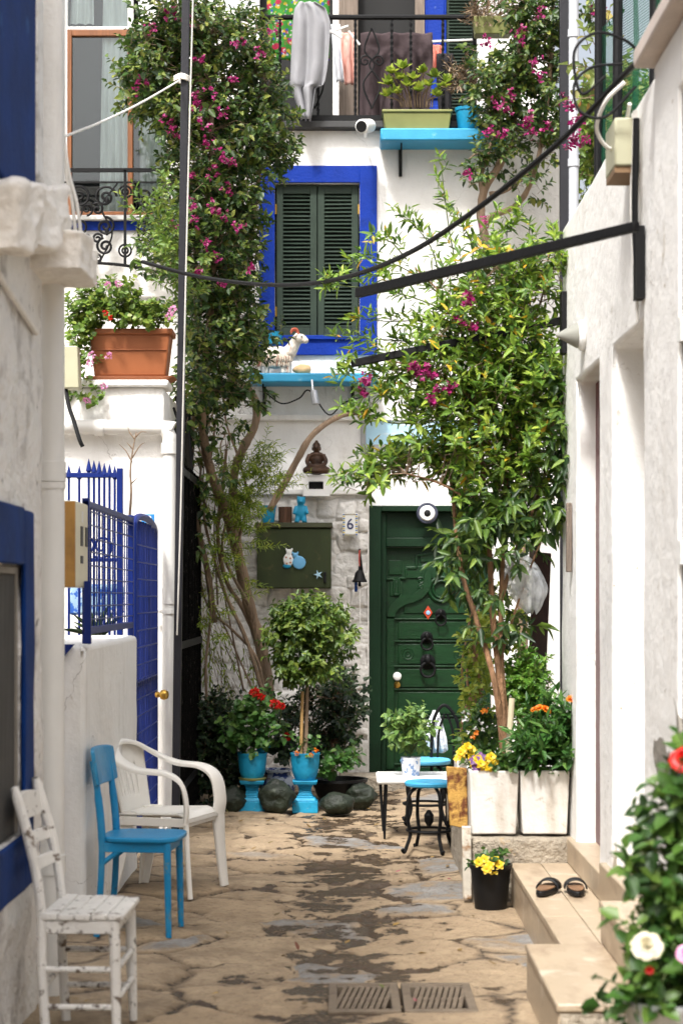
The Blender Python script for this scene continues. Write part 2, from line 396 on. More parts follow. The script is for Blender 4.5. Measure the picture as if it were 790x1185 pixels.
m_blue_iron = M('blue_painted_iron', (.0015,.014,.13), .5, .12, 6, spec=.25, wear=[((.10,.05,.03), 22, .70, .75)])
m_turq = M('turquoise_paint', (.030,.28,.48), .55, .1, 4, .1, 50, wear=[((.28,.52,.62), 9, .64, .74)])
m_turq_chair = M('turquoise_wood_paint', (.004,.20,.42), .42, .10, 5, .15, 60, wear=[((.02,.11,.20), 26, .66, .70), ((.06,.28,.46), 4, .55, .75)], edge=(.10,.20,.25))
m_turq_pot = M('turquoise_pot_paint', (.010,.27,.46), .55, .16, 6, .25, 25, wear=[((.006,.15,.28), 11, .55, .72), ((.10,.085,.06), 17, .655, .70), ((.20,.38,.46), 30, .68, .72)])
m_wood_brown = M('varnished_wood', (.19,.072,.026), .45, .25, 4, .1, 30, stretch=(14,14,1.2))
m_wood_dark = M('dark_brown_wood', (.035,.013,.009), .5, .3, 4, .2, 30, stretch=(14,14,1))
m_wood_grey = M('silvered_old_wood', (.19,.15,.12), .8, .35, 3, .5, 20, stretch=(16,16,1))
m_shutter = M('black_green_shutter', (.026,.042,.030), .6, .2, 4, .1, 40, spec=.25, wear=[((.045,.055,.045), 20, .66, .75)])
m_door = M('glossy_green_door', (.004,.031,.008), .36, .22, 4, .25, 26, stretch=(1.6,1.6,9), spec=.3, wear=[((.002,.016,.005), 6, .56, .72)])
m_door_frame = M('dark_green_door_frame', (.003,.021,.007), .5, .18, 5, .12, 40, spec=.25)
m_meter = M('olive_green_metal', (.026,.038,.009), .6, .22, 3.5, .08, 60, stretch=(2,2,.8), wear=[((.09,.075,.03), 8, .60, .76)])
m_iron = M('black_iron', (.0035,.0035,.004), .6, .3, 8, .15, 60, spec=.22)
m_iron_gate = M('weathered_black_boards', (.004,.0038,.0035), .95, .5, 8, 1., 24, spec=.06, stretch=(6,6,1), wear=[((.10,.085,.075), 16, .60, .72, .8, (5,5,1))])
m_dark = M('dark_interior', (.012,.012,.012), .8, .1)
m_steel_grey = M('grey_steel_post', (.012,.012,.016), .5, .15, 6, .1, 50, spec=.3)
m_grey_pipe = M('grey_drainpipe', (.42,.44,.47), .45, .08, 4)
m_cream = M('cream_plastic', (.62,.58,.43), .45, .05, 5)
m_beige_box = M('beige_box', (.40,.39,.27), .5, .05, 5)
m_orange_side = M('yellowed_cabinet_side', (.36,.19,.045), .55, .2, 4, wear=[((.18,.09,.03), 6, .55, .8)])
m_terra = M('terracotta_plastic', (.27,.085,.028), .5, .1, 4, .06, 60, wear=[((.24,.07,.02), 5, .58, .8)])
m_olive_box = M('olive_plastic', (.19,.20,.065), .55, .12, 5)
m_soil = M('soil', (.045,.030,.020), .95, .4, 20, .9, 60)
m_plastic_white = M('white_plastic', (.78,.76,.71), .4, .03, 4, spec=.4, wear=[((.55,.50,.43), 7, .60, .80)])
m_wood_worn = M('white_chippy_wood', (.70,.68,.64), .65, .06, 6, .35, 40, wear=[((.16,.12,.09), 9, .60, .64, .8, (1,1,1.6)), ((.06,.05,.042), 26, .63, .68)], edge=(.10,.075,.058))
m_marble = M('beige_marble', (.40,.315,.22), .42, .14, 3.2, .08, 30, stretch=(1,.45,1), wear=[((.27,.195,.13), 5, .50, .70, .5, (1.5,.5,1.5)), ((.22,.16,.11), 16, .66, .74), ((.52,.44,.34), 7, .58, .72)])
m_cement = M('rough_cement', (.36,.31,.24), .95, .2, 7, 1., 24, wear=[((.15,.125,.10), 6, .50, .70), ((.42,.26,.08), 5, .62, .72)], bd=.04)
m_planter = M('white_fibre_cement', (.74,.72,.68), .7, .05, 5, .2, 30, wear=[((.50,.44,.36), 4, .50, .72, .8, (1.4,1.4,.35)), ((.40,.33,.24), 11, .60, .72), ((.13,.08,.05), 9, .70, .74)])
m_rust = M('rusting_painted_tin', (.52,.30,.07), .75, .25, 5, .5, 30, wear=[((.13,.040,.012), 9, .46, .55), ((.70,.62,.46), 5, .60, .66)])
m_blackplastic = M('black_plastic', (.006,.006,.0065), .5, .1, 4, spec=.3)
m_green_stone = M('mossy_dark_green_stone', (.012,.018,.009), .55, .45, 6, .9, 22, wear=[((.06,.07,.05), 12, .58, .72)], bd=.02)
m_bark = M('pale_bark', (.25,.175,.115), .85, .45, 9, 1., 30, stretch=(1,1,.22), bd=.04)
m_bark_red = M('reddish_bark', (.24,.13,.065), .8, .45, 9, 1., 30, stretch=(1,1,.25), bd=.04)
m_stem = M('green_stem', (.08,.11,.03), .7, .2)
m_bamboo = M('bamboo_stake', (.42,.26,.10), .6, .2, 6, stretch=(1,1,.4))
m_bronze = M('aged_bronze', (.05,.024,.012), .42, .5, 12, .3, 40, metal=.4)
m_gold = M('brass', (.55,.33,.07), .35, .15, metal=.9)
m_rope = M('white_cord', (.72,.70,.66), .8, .08, 30)
m_cord = M('greyed_cord', (.50,.48,.44), .8, .08, 30)
m_cable = M('black_cable', (.004,.004,.0045), .6, .1, spec=.2)
m_red_door = M('deep_red_door', (.08,.006,.006), .45, .2, 5)
m_bag = None
def bag_mat():
    m = bpy.data.materials.new('thin_plastic_bag'); nt, N, L = nodes_of(m)
    out = N.new('ShaderNodeOutputMaterial'); b = N.new('ShaderNodeBsdfPrincipled'); b.inputs['Base Color'].default_value = (.62,.64,.67,1); b.inputs['Roughness'].default_value = .3
    t = N.new('ShaderNodeBsdfTransparent'); mx = N.new('ShaderNodeMixShader'); v = coords(N, L, (1,1,.5))
    f = remap(N, L, noise_node(N, L, v, 22, 5), .32, .7, .30, .85); L.new(f, mx.inputs[0]); L.new(t.outputs[0], mx.inputs[1]); L.new(b.outputs[0], mx.inputs[2]); L.new(mx.outputs[0], out.inputs[0]); return m
m_bag = bag_mat()
m_glass = glass_mat('window_glass', op=.03)
m_skyglass = M('pane_with_painted_sky', (.42,.66,.80), .15, .10, 1.6, spec=.6, wear=[((.72,.80,.84), 3, .52, .60, .2, (.4,1,2.2))])  # sky reflection painted into the pane: pale blue with whiter streaks
# leaves
l_boug = leaf_mat('bougainvillea_leaves', [(0,(0.0175,0.0418,0.0104)), (.35,(0.0394,0.0887,0.0167)), (.72,(0.0932,0.1566,0.0251)), (.9,(0.1754,0.2297,0.0365)), (1,(0.2850,0.3028,0.0626))])
l_boug_young = leaf_mat('young_green_leaves', [(0,(0.0718,0.1466,0.0196)), (.5,(0.1334,0.2248,0.0293)), (1,(0.2463,0.2932,0.0489))])
l_tree = leaf_mat('lance_shaped_leaves', [(0,(0.0292,0.0810,0.0130)), (.25,(0.0955,0.1944,0.0238)), (.65,(0.2134,0.3456,0.0389)), (.968,(0.4044,0.5184,0.0702)), (.972,(0.6402,0.4644,0.0324)), (1,(0.6739,0.3564,0.0216))])
l_tree_dark = leaf_mat('dark_hanging_leaves', [(0,(.014,.042,.010)), (.4,(.045,.105,.018)), (.75,(.11,.20,.03)), (1,(.22,.32,.05))])
l_dark = leaf_mat('dark_shrub_leaves', [(0,(0.0095,0.0238,0.0108)), (.6,(0.0214,0.0497,0.0173)), (1,(0.0594,0.1080,0.0270))])
l_topiary = leaf_mat('yellow_green_leaves', [(0,(0.0410,0.0868,0.0130)), (.5,(0.0911,0.1649,0.0217)), (1,(0.2187,0.2778,0.0434))])
l_geran = leaf_mat('geranium_leaves', [(0,(0.0345,0.1031,0.0206)), (.6,(0.0689,0.1781,0.0329)), (1,(0.1477,0.2531,0.0562))])
l_lime = leaf_mat('lime_leaves', [(0,(0.1361,0.2160,0.0270)), (.5,(0.2722,0.3672,0.0432)), (1,(0.4763,0.4968,0.0756))])
l_basil = leaf_mat('fresh_basil_leaves', [(0,(0.0591,0.1688,0.0187)), (.5,(0.1181,0.2625,0.0281)), (1,(0.2166,0.3562,0.0469))])
l_fern = leaf_mat('feathery_leaves', [(0,(.12,.20,.02)), (.6,(.25,.34,.03)), (1,(.42,.46,.06))])
l_dry = leaf_mat('dry_straw_leaves', [(0,(.10,.06,.035)), (.6,(.24,.16,.09)), (1,(.38,.28,.17))], trans=.15)
l_rose = leaf_mat('rose_leaves', [(0,(0.0175,0.0560,0.0098)), (.5,(0.0490,0.1260,0.0182)), (1,(0.1260,0.2100,0.0350))])
f_mag = leaf_mat('magenta_bracts', [(0,(.11,.003,.035)), (.5,(.27,.006,.10)), (1,(.45,.025,.20))], trans=.3)
f_red = leaf_mat('red_petals', [(0,(.45,.008,.006)), (1,(.75,.03,.02))])
f_orange = leaf_mat('orange_petals', [(0,(.75,.17,.01)), (1,(.85,.30,.02))])
f_yellow = leaf_mat('yellow_petals', [(0,(.75,.48,.01)), (1,(.85,.66,.04))])
f_pink = leaf_mat('pink_petals', [(0,(.60,.22,.42)), (1,(.75,.42,.60))])
f_cream = leaf_mat('cream_petals', [(0,(.60,.54,.36)), (.6,(.66,.61,.46)), (1,(.70,.67,.55))], trans=.15)
f_white = leaf_mat('white_petals', [(0,(.75,.75,.72)), (1,(.8,.8,.8))])
# ------------------------------------------------------------------ camera, light, sky
cam = bpy.data.cameras.new('camera'); camo = bpy.data.objects.new('camera', cam); COL.objects.link(camo)
camo.location = (0,0,H); camo.rotation_euler = (R(90),0,0)
cam.sensor_fit = 'VERTICAL'; cam.sensor_height = 36; cam.sensor_width = 24; cam.lens = 36*F/1185; cam.shift_y = (CY-592.5)/1185
cam.clip_start = .1; cam.clip_end = 2000
cam.dof.use_dof = True; cam.dof.focus_distance = 12.2; cam.dof.aperture_fstop = 3.3
SC.camera = camo
SUN_EL, SUN_AZ = 56., 201.           # compass azimuth of the sun, +Y = 0, clockwise
w = bpy.data.worlds.new('World'); SC.world = w; w.use_nodes = True; nt = w.node_tree
for n in list(nt.nodes): nt.nodes.remove(n)
sky = nt.nodes.new('ShaderNodeTexSky'); sky.sky_type = 'NISHITA'; sky.sun_disc = False
sky.sun_elevation = R(SUN_EL); sky.sun_rotation = R(SUN_AZ); sky.air_density = 1.0; sky.dust_density = 8; sky.ozone_density = .6
bg = nt.nodes.new('ShaderNodeBackground'); bg.inputs[1].default_value = .118
wo = nt.nodes.new('ShaderNodeOutputWorld'); hs = nt.nodes.new('ShaderNodeHueSaturation'); hs.inputs['Saturation'].default_value = .4; nt.links.new(sky.outputs[0], hs.inputs['Color']); nt.links.new(hs.outputs[0], bg.inputs[0]); nt.links.new(bg.outputs[0], wo.inputs[0])
sl = bpy.data.lights.new('sun', 'SUN'); so = bpy.data.objects.new('sun', sl); COL.objects.link(so)
sl.energy = 2.0; sl.angle = R(7); sl.color = (1,.982,.955)
sd = Vector((math.sin(R(SUN_AZ))*math.cos(R(SUN_EL)), math.cos(R(SUN_AZ))*math.cos(R(SUN_EL)), math.sin(R(SUN_EL))))
so.rotation_euler = sd.to_track_quat('Z', 'Y').to_euler(); so.location = (0,-5,20)
SC.view_settings.view_transform = 'Standard'; SC.view_settings.look = 'None'; SC.view_settings.exposure = 1.3; SC.view_settings.gamma = 1
SC.cycles.max_bounces = 8; SC.cycles.diffuse_bounces = 4; SC.cycles.transparent_max_bounces = 10
try: SC.cycles.use_denoising = True
except Exception: pass

# ------------------------------------------------------------------ ground
def paving_mat():
    m = bpy.data.materials.new('worn_flagstones'); nt, N, L = nodes_of(m)
    out = N.new('ShaderNodeOutputMaterial'); b = N.new('ShaderNodeBsdfPrincipled'); L.new(b.outputs[0], out.inputs[0])
    v = coords(N, L)
    def attr(nm): t = N.new('ShaderNodeAttribute'); t.attribute_name = nm; return t.outputs['Fac']
    e, cellv, low = attr('joint'), attr('stone'), attr('hollow')
    sep_r, sep_g = cellv, math_node(N, L, 'FRACT', math_node(N, L, 'MULTIPLY', cellv, 7.31))
    n1 = noise_node(N, L, v, 5, 6, .65); n2 = noise_node(N, L, v, 34, 5, .65); n3 = noise_node(N, L, v, 1.1, 4)
    # stone tone: mostly sandy tan, some stones blue grey
    sand = mixc(N, L, remap(N, L, n1, .35, .68), (.21,.155,.10), (.41,.315,.205))
    sand = mixc(N, L, remap(N, L, sep_r, .2, .9, 0, .55), sand, (.33,.24,.148))
    grey = mixc(N, L, remap(N, L, n1, .35, .65), (.12,.118,.115), (.26,.25,.235))
    isg = remap(N, L, sep_g, .83, .84); core = remap(N, L, e, .03, .08)
    c = mixc(N, L, math_node(N, L, 'MULTIPLY', isg, math_node(N, L, 'MULTIPLY', core, remap(N, L, n1, .38, .50))), sand, grey)
    c = mixc(N, L, remap(N, L, n2, .50, .70, 0, .7), c, (.17,.115,.07))
    # joints, mortar wide and sandy with a dark crack that comes and goes
    jn = math_node(N, L, 'ADD', e, math_node(N, L, 'MULTIPLY', math_node(N, L, 'SUBTRACT', n2, .5), .05))
    c = mixc(N, L, remap(N, L, jn, .010, .034, .8, 0), c, (.15,.108,.07))
    c = mixc(N, L, remap(N, L, jn, .000, .011, .95, 0), c, (.030,.022,.015))
    # water left in the hollows down the middle of the lane
    sx = N.new('ShaderNodeSeparateXYZ'); L.new(v, sx.inputs[0])
    mid = math_node(N, L, 'ABSOLUTE', math_node(N, L, 'ADD', sx.outputs[0], -.05)); mid = remap(N, L, mid, .05, .75, .075, -.060)
    wn = noise_node(N, L, coords(N, L, (1.0,1.0,1)), 4.2, 9, .7); wsum = math_node(N, L, 'ADD', math_node(N, L, 'ADD', wn, mid), remap(N, L, low, -.035, .012, .10, -.06)); wsum = math_node(N, L, 'ADD', wsum, remap(N, L, e, 0, .06, .05, -.01))
    wet = remap(N, L, wsum, .595, .61)
    damp = remap(N, L, wsum, .56, .61, 0, .5)
    c = mixc(N, L, damp, c, (.17,.115,.07))
    c = mixc(N, L, math_node(N, L, 'MULTIPLY', wet, .9), c, (.050,.031,.017))
    L.new(c, b.inputs['Base Color'])
    L.new(remap(N, L, wet, 0, 1, .85, .24), b.inputs['Roughness']); b.inputs['Specular IOR Level'].default_value = .35
    hgt = math_node(N, L, 'ADD', math_node(N, L, 'MULTIPLY', remap(N, L, e, 0, .03), .3), math_node(N, L, 'MULTIPLY', n2, .55))
    hgt = math_node(N, L, 'ADD', hgt, math_node(N, L, 'MULTIPLY', n1, 1.1)); hgt = math_node(N, L, 'SUBTRACT', hgt, math_node(N, L, 'MULTIPLY', wet, .25))
    bn = N.new('ShaderNodeBump'); bn.inputs['Strength'].default_value = 1.; bn.inputs['Distance'].default_value = .03
    L.new(hgt, bn.inputs['Height']); L.new(bn.outputs[0], b.inputs['Normal']); return m
m_paving = paving_mat()
# one sheet of paving: irregular slabs with worn joints, sunk a little along the middle
GX0, GX1, GY0, GY1 = X(380,7.44), X(547,7.44), 7.13, 7.66
nx, ny = 230, 820; xs = np.linspace(-2.2, 1.5, nx); ys = np.linspace(3.4, 16.2, ny)
gx, gy = np.meshgrid(xs, ys); gx = gx.ravel(); gy = gy.ravel()
pr = np.random.default_rng(5); S = []
while len(S) < 230:
    p = (pr.uniform(-2.4,1.7), pr.uniform(3.2,16.4)); w_ = pr.choice([.0,.05,.11], p=[.45,.35,.2])
    if all((p[0]-q[0])**2+(p[1]-q[1])**2 > (.17+.7*(w_+q[2]))**2 for q in S): S.append((p[0], p[1], w_))
    elif pr.uniform() < .0005: break
S = np.array(S)
def nz(f, k): return np.array([mnoise.noise(Vector((a*f, b*f, k))) for a, b in zip(gx, gy)])
n5, n5b, n14, n2 = nz(4.5, 1), nz(4.5, 7), nz(13, 3), nz(1.6, 9)
wx = gx+.075*n5+.030*n14; wy = gy+.075*n5b+.030*nz(13, 12)
D = np.sqrt((wx[:,None]-S[None,:,0])**2+(wy[:,None]-S[None,:,1])**2)-S[None,:,2]
o2 = np.partition(D, 1, axis=1); near = D.argmin(1); edge = (o2[:,1]-o2[:,0])*.5; del D
worn = np.clip((n2+.35)*2.2, .3, 1)                       # some joints are packed with sand
prof = np.clip(edge/.055, 0, 1); prof = 1-(1-prof)**2
tilt = pr.normal(0, .022, (len(S), 2)); lift = pr.uniform(-.008, .010, len(S))
zz = .026*worn*(prof-1)+prof*(lift[near]+tilt[near,0]*(gx-S[near,0])+tilt[near,1]*(gy-S[near,1]))
zz += .006*n14*prof+.004*nz(32, 5)+.012*n2-.016*np.exp(-((gx-.05)/.42)**2)
side = np.clip(np.minimum((.62-gx)/.15, (gx+1.05)/.15), .15, 1); zz *= side
flat = (gx > GX0-.16) & (gx < GX1+.16) & (gy > GY0-.2) & (gy < GY1+.2); zz[flat] = zz[flat]*.25-.008
pit = (gx > GX0+.012) & (gx < GX1-.012) & (gy > GY0+.012) & (gy < GY1-.012); zz[pit] = -.085
idx = np.arange(nx*ny).reshape(ny,nx); Q = np.stack([idx[:-1,:-1], idx[:-1,1:], idx[1:,1:], idx[1:,:-1]], -1).reshape(-1,4)
mb = MB(); mb.npadd(np.stack([gx,gy,zz],1), Q); o = mb.build('street_paving', m_paving, sharp=180); tag(o, kind='structure')
for nm, val in (('joint', edge/np.maximum(worn,.25)), ('stone', pr.uniform(size=len(S))[near]), ('hollow', zz)):
    at = o.data.attributes.new(nm, 'FLOAT', 'POINT'); at.data.foreach_set('value', val.astype(np.float32))
mb = MB(); mb.raw([(-400,-300,-.10),(400,-300,-.10),(400,900,-.10),(-400,900,-.10)], [(0,1,2,3)])
tag(mb.build('ground', M('dusty_earth', (.25,.20,.14), .95, .2, 2), fixn=False), kind='structure')
# drain grates
for k, (gx0, gx1) in enumerate(((GX0, (GX0+GX1)/2-.006), ((GX0+GX1)/2+.006, GX1))):
    root = thing('drain_grate', ['left drain grate of the rusty slotted pair in the paving', 'rusty slotted drain grate nearer the marble step'][k], 'drain grate', ((gx0+gx1)/2, (GY0+GY1)/2, 0), 'drain grates in the paving')
    m_gr = M('worn_iron_grate', (.15,.115,.08), .7, .3, 8, .3, 50, wear=[((.07,.05,.035), 7, .5, .7)])
    f = MB(); t = .035
    f.box(gx0, gx1, GY0, GY0+t, -.05, -.006); f.box(gx0, gx1, GY1-t, GY1, -.05, -.006); f.box(gx0, gx0+t, GY0+t, GY1-t, -.05, -.006); f.box(gx1-t, gx1, GY0+t, GY1-t, -.05, -.006)
    f.build('frame', m_gr, root, bevel=.004)
    f = MB(); n = 9
    f.box(gx0+t, gx1-t, (GY0+GY1)/2-.012, (GY0+GY1)/2+.012, -.045, -.014)
    for i in range(n):
        xx = gx0+t+(gx1-gx0-2*t)*(i+.5)/n
        f.beam((xx-.022, GY0+t+.03, -.022), (xx+.022, GY1-t-.03, -.022), .017, .028)
    for sgn in (0, 1):
        yy = GY0+t if not sgn else GY1-t-.035
        f.box(gx0+t, gx1-t, yy, yy+.035, -.046, -.011)
    f.build('bars', m_gr, root, bevel=.002)

# ------------------------------------------------------------------ back house (green door, blue window, balcony)
YB = 15.7
house = thing('white_house', 'whitewashed house with green door, blue framed shutter window and balcony closing the lane', 'house', (.3, YB, 0))
ZF = Z(143, YB)                                    # balcony floor
wx0, wx1, wz0, wz1 = X(318,YB), X(416,YB), Z(393,YB), Z(212,YB)
dx0, dx1, dz1 = X(427,YB), X(566,YB), Z(588,YB)
tx0, tx1, tz0, tz1 = X(417,YB), X(574,YB), Z(525,YB), Z(486,YB)
mb = MB(); mb.walls('Y', YB, YB+.35, -3.2, 1.86, -.1, ZF-.06, [(wx0,wx1,wz0,wz1),(dx0,dx1,-.1,dz1),(tx0,tx1,tz0,tz1)])
mb.build('wall', m_plaster, house, weld=True, subdiv=4, disp=.012, dscale=.5, sharp=40)
# coursed rubble, whitewashed, lower left of the door
x0, x1, z0, z1 = -1.75, dx0-.012, -.05, Z(574,YB); nxr, nzr = 330, 330
gx, gz = np.meshgrid(np.linspace(x0,x1,nxr), np.linspace(z0,z1,nzr))
seeds = []; zc = z0; row = 0
while zc < z1:
    hh = rng.uniform(.10,.22); xx = x0-rng.uniform(0,.3)
    while xx < x1+.2:
        ww = rng.uniform(.10,.36); seeds.append((xx+ww/2, zc+hh/2+rng.uniform(-.03,.03), ww/2, hh/2, rng.uniform(0,.035))); xx += ww
    zc += hh
S = np.array(seeds)
wob = np.array([mnoise.noise(Vector((a*5, b*5, 1)))*.055 for a, b in zip(gx.ravel(), gz.ravel())]); wob2 = np.array([mnoise.noise(Vector((a*5, b*5, 7)))*.055 for a, b in zip(gx.ravel(), gz.ravel())])
gxx = gx.ravel()+wob; gzz = gz.ravel()+wob2
d = np.maximum(np.abs(gxx[:,None]-S[None,:,0])/S[None,:,2], np.abs(gzz[:,None]-S[None,:,1])/S[None,:,3])
# distance to a stone's own edge in metres
dm = np.minimum(S[None,:,2]-np.abs(gxx[:,None]-S[None,:,0]), S[None,:,3]-np.abs(gzz[:,None]-S[None,:,1]))
best = dm.argmax(1); edge = dm.max(1)
hgt = np.clip(edge/.035, 0, 1); hgt = np.sqrt(np.clip(1-(1-hgt)**2, 0, 1))*(.012+.9*S[best,4])
fine = np.array([mnoise.noise(Vector((a*11, b*11, 4)))*.011+mnoise.noise(Vector((a*30, b*30, 4)))*.005 for a, b in zip(gx.ravel(), gz.ravel())])
yv = YB-.035-hgt-fine*np.clip(edge/.02,.2,1)
V = np.stack([gx.ravel(), yv, gz.ravel()], 1); idx = np.arange(nxr*nzr).reshape(nzr,nxr)
Q = np.stack([idx[:-1,:-1], idx[:-1,1:], idx[1:,1:], idx[1:,:-1]], -1).reshape(-1,4)
mb = MB(); mb.npadd(V, Q); mb.box(x1-.002, x1+.010, YB-.07, YB-.002, z0, z1); mb.build('rubble_masonry', m_rubble, house, sharp=60)
# cornices
mb = MB(); mb.box(-2.9, X(415,YB), YB-.05, YB-.004, Z(487,YB), Z(480,YB)); mb.build('string_course', m_plaster, house, bevel=.008)
mb = MB(); mb.box(-2.9, X(426,YB), YB-.10, YB-.004, Z(574,YB)+.004, Z(566,YB)); mb.build('ledge', m_plaster, house, bevel=.012)
# shutter window
win = tag(MB().prism([(X(300,YB),wz0-.13),(wx0,wz0-.13),(wx0,wz1+.14),(X(300,YB),wz1+.14)], YB-.03, YB-.003).build('window_surround', m_blue, house, bevel=.004))
mb = MB(); a, b = X(300,YB), X(436,YB)
mb.box(wx1, b, YB-.03, YB-.003, wz0-.13, wz1+.14); mb.box(wx0, wx1, YB-.0302, YB-.003, wz1, wz1+.14); mb.box(wx0, wx1, YB-.0302, YB-.003, wz0-.13, wz0)
mb.box(wx0-.004, wx1+.004, YB-.05, YB+.10, wz0-.004, wz0+.03)
o = mb.build('surround_band', m_blue, win, bevel=.004)
xm = (wx0+wx1)/2
for s in (0, 1):
    l, r_ = (wx0+.012, xm-.004) if s == 0 else (xm+.004, wx1-.012)
    zb, zt = wz0+.035, wz1-.01; st = .055; yy = YB+.03
    mb = MB(); mb.box(l, l+st, yy, yy+.035, zb, zt); mb.box(r_-st, r_, yy, yy+.035, zb, zt); mb.box(l+st, r_-st, yy+.001, yy+.034, zb, zb+.07); mb.box(l+st, r_-st, yy+.001, yy+.034, zt-.07, zt)
    shu = mb.build('shutter', m_shutter, house, bevel=.003)
    mb = MB(); n = 34
    for i in range(n):
        zz = zb+.07+(zt-zb-.14)*(i+.5)/n
        tl = rnd.uniform(-.10,.10); zj = rnd.uniform(-.002,.002); mb.beam((l+st-.004, yy+.018, zz+zj), (r_-st+.004, yy+.018, zz-zj), .036, .006, up=(0,-.62+tl,.78+tl*.5))
    mb.build('louvres', m_shutter, shu)
    mb = MB()
    hx = l-.004 if s == 0 else r_+.004
    for zz in (zb+.2, zt-.2): MB().tube([(hx,yy-.005,zz-.04),(hx,yy-.005,zz+.04)], .009, 8).build('hinge', m_gold, shu)
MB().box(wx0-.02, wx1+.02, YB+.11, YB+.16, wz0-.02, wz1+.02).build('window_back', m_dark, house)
# transom light over the door
tr = MB(); t = .022
tr.box(tx0, tx1, YB-.02, YB+.05, tz0, tz0+.075); tr.box(tx0, tx0+t*2, YB-.019, YB+.05, tz0+.075, tz1); tr.box(tx1-t*2, tx1, YB-.019, YB+.05, tz0+.075, tz1)
tro = tr.build('transom_window', M('grey_frame_paint', (.30,.30,.29), .6, .1, 6, .1, 40), house, bevel=.005)
MB().box(tx0+.02, tx1-.02, YB+.02, YB+.06, tz0+.02, tz1).build('pane', m_skyglass, tro)
# door
door = MB()
lx0, lx1, lz0, lz1 = X(447,YB), X(548,YB), .10, Z(633,YB); yd = YB+.10
door.box(lx0, lx1, yd, yd+.05, lz0, lz1)
dr = door.build('front_door', m_door, house)
fr = MB(); fr.box(dx0-.006, lx0-.045, YB-.035, YB+.17, .02, dz1+.02); fr.box(lx1+.03, dx1+.006, YB-.035, YB+.17, .02, dz1+.02)
fr.box(lx0-.045, lx1+.03, YB-.03, YB+.165, Z(592,YB), dz1+.02); fr.box(lx0-.045, lx0-.002, YB+.03, YB+.165, .02, Z(592,YB)); fr.box(lx1+.002, lx1+.03, YB+.03, YB+.165, .02, Z(592,YB))
fr.box(lx0-.002, lx1+.002, YB+.02, YB+.165, Z(633,YB)+.002, Z(622,YB)); fr.box(lx0-.002, lx1+.002, YB+.06, YB+.10, Z(622,YB), Z(592,YB))
fr.box(lx0-.03, lx1+.03, YB+.05, YB+.16, .025, .10)
fr.build('door_frame', m_door_frame, house, bevel=.006)
# raised panels between rails
pn = MB(); ys_ = [716, 742, 771, 798, 829, 859, 885, 903]
for a, b in zip(ys_[:-1], ys_[1:]):
    za, zb = Z(a+3.5,YB), Z(b-2,YB); pn.box(X(461,YB), lx1-.03, yd-.012, yd-.001, zb, za)
pn.box(lx0+.03, X(466,YB), yd-.012, yd-.001, Z(690,YB), Z(673,YB)); pn.box(X(468,YB), lx1-.03, yd-.010, yd-.001, Z(710,YB), Z(692,YB))
pn.box(lx0+.02, X(465,YB), yd-.012, yd-.001, Z(665,YB), Z(648,YB)); pn.box(X(470,YB), lx1-.03, yd-.012, yd-.001, Z(669,YB), Z(655,YB)); pn.box(X(486,YB), lx1-.03, yd-.012, yd-.001, Z(650,YB), Z(640,YB))
pn.build('raised_panel', m_door, dr, bevel=.008)
mo = MB()                                            # stepped moulding and beaded rails
step = [(447,670),(456,670),(456,688),(462,688),(462,669),(470,669),(470,657),(482,657),(482,643),(500,640)]
for (a, b), (c, d_) in zip(step[:-1], step[1:]): mo.beam((X(a,YB),yd-.012,Z(b,YB)), (X(c,YB),yd-.012,Z(d_,YB)), .018, .022, up=(0,1,0))
for a in ys_[:-1]: mo.beam((X(455,YB),yd-.014,Z(a+.5,YB)), (lx1-.02,yd-.014,Z(a+.5,YB)), .016, .014)
mo.build('moulding', m_door, dr, bevel=.004)
sc = MB(); sc.box(X(447.5,YB), X(456,YB), yd-.035, yd-.001, lz0+.02, Z(714,YB))
left = [(447.5,716),(449,706),(453,699),(460,693),(464,687),(470,690),(477,689),(484,683),(489,676),(492,664),(494,655)]
right = [(456,716),(458,709),(462,704),(470,699),(479,697),(489,692),(496,684),(499,675),(499,664),(498,655)]
poly = [(X(a,YB),Z(b,YB)) for a, b in left]+[(X(a,YB),Z(b,YB)) for a, b in reversed(right)]
sc.prism(poly, yd-.035, yd-.001)
for (a, b, r0) in ((487,672,.03),(487,679,.026)): sc.tube(spiral((X(a,YB),yd-.03,Z(b,YB)), .004, r0, 1.3, .5), .008, 6)
sc.build('carved_scroll', m_door, dr, bevel=.008)
for (a, b) in ((452+8,757),(520,757),(520,668)): 
    ring = MB()
    for rr in (.02,.045): ring.tube(spiral((X(a+12,YB),yd-.013,Z(b,YB)), rr, rr, 1, 0, 20)[:-1], .005, 5, closed=True)
    ring.build('carved_ring', m_door, dr)
ring = MB()
ring.tube(spiral((X(511,YB),yd-.02,Z(682,YB)), .10, .10, 1, 0, 30)[:-1], .014, 6, closed=True)
ring.tube(spiral((X(511,YB),yd-.02,Z(682,YB)), .07, .07, 1, 0, 30)[:-1], .010, 6, closed=True)
ring.build('carved_ring', m_door, dr)
for (a, b, s) in ((510,711,.9),(494,738,1.),(495,766,1.25)):
    k = MB(); c = Vector((X(a,YB), yd-.03, Z(b,YB))); q = .047*s
    k.lathe(c+Vector((0,.012,0)), [(q*1.1,0),(q*1.1,.008),(q*.7,.022),(q*.45,.04),(.002,.046)], 18, (0,-1,0))
    k.ell(c+Vector((0,-.03,q*.3)), (q*.55,q*.5,q*.75))
    k.tube(spiral((c.x, c.y-.035, c.z-q*1.15), q, q, 1, 0, 24)[:-1], q*.2, 8, closed=True)
    k.build('door_knocker', m_iron, dr)
k = MB(); c = (X(459.5,YB), yd-.02, Z(783,YB)); k.lathe(c, [(.012,-.02),(.013,.015),(.030,.025),(.036,.04),(.030,.055),(.012,.063)], 18, (0,-1,0)); k.build('door_knob', m_white, dr)
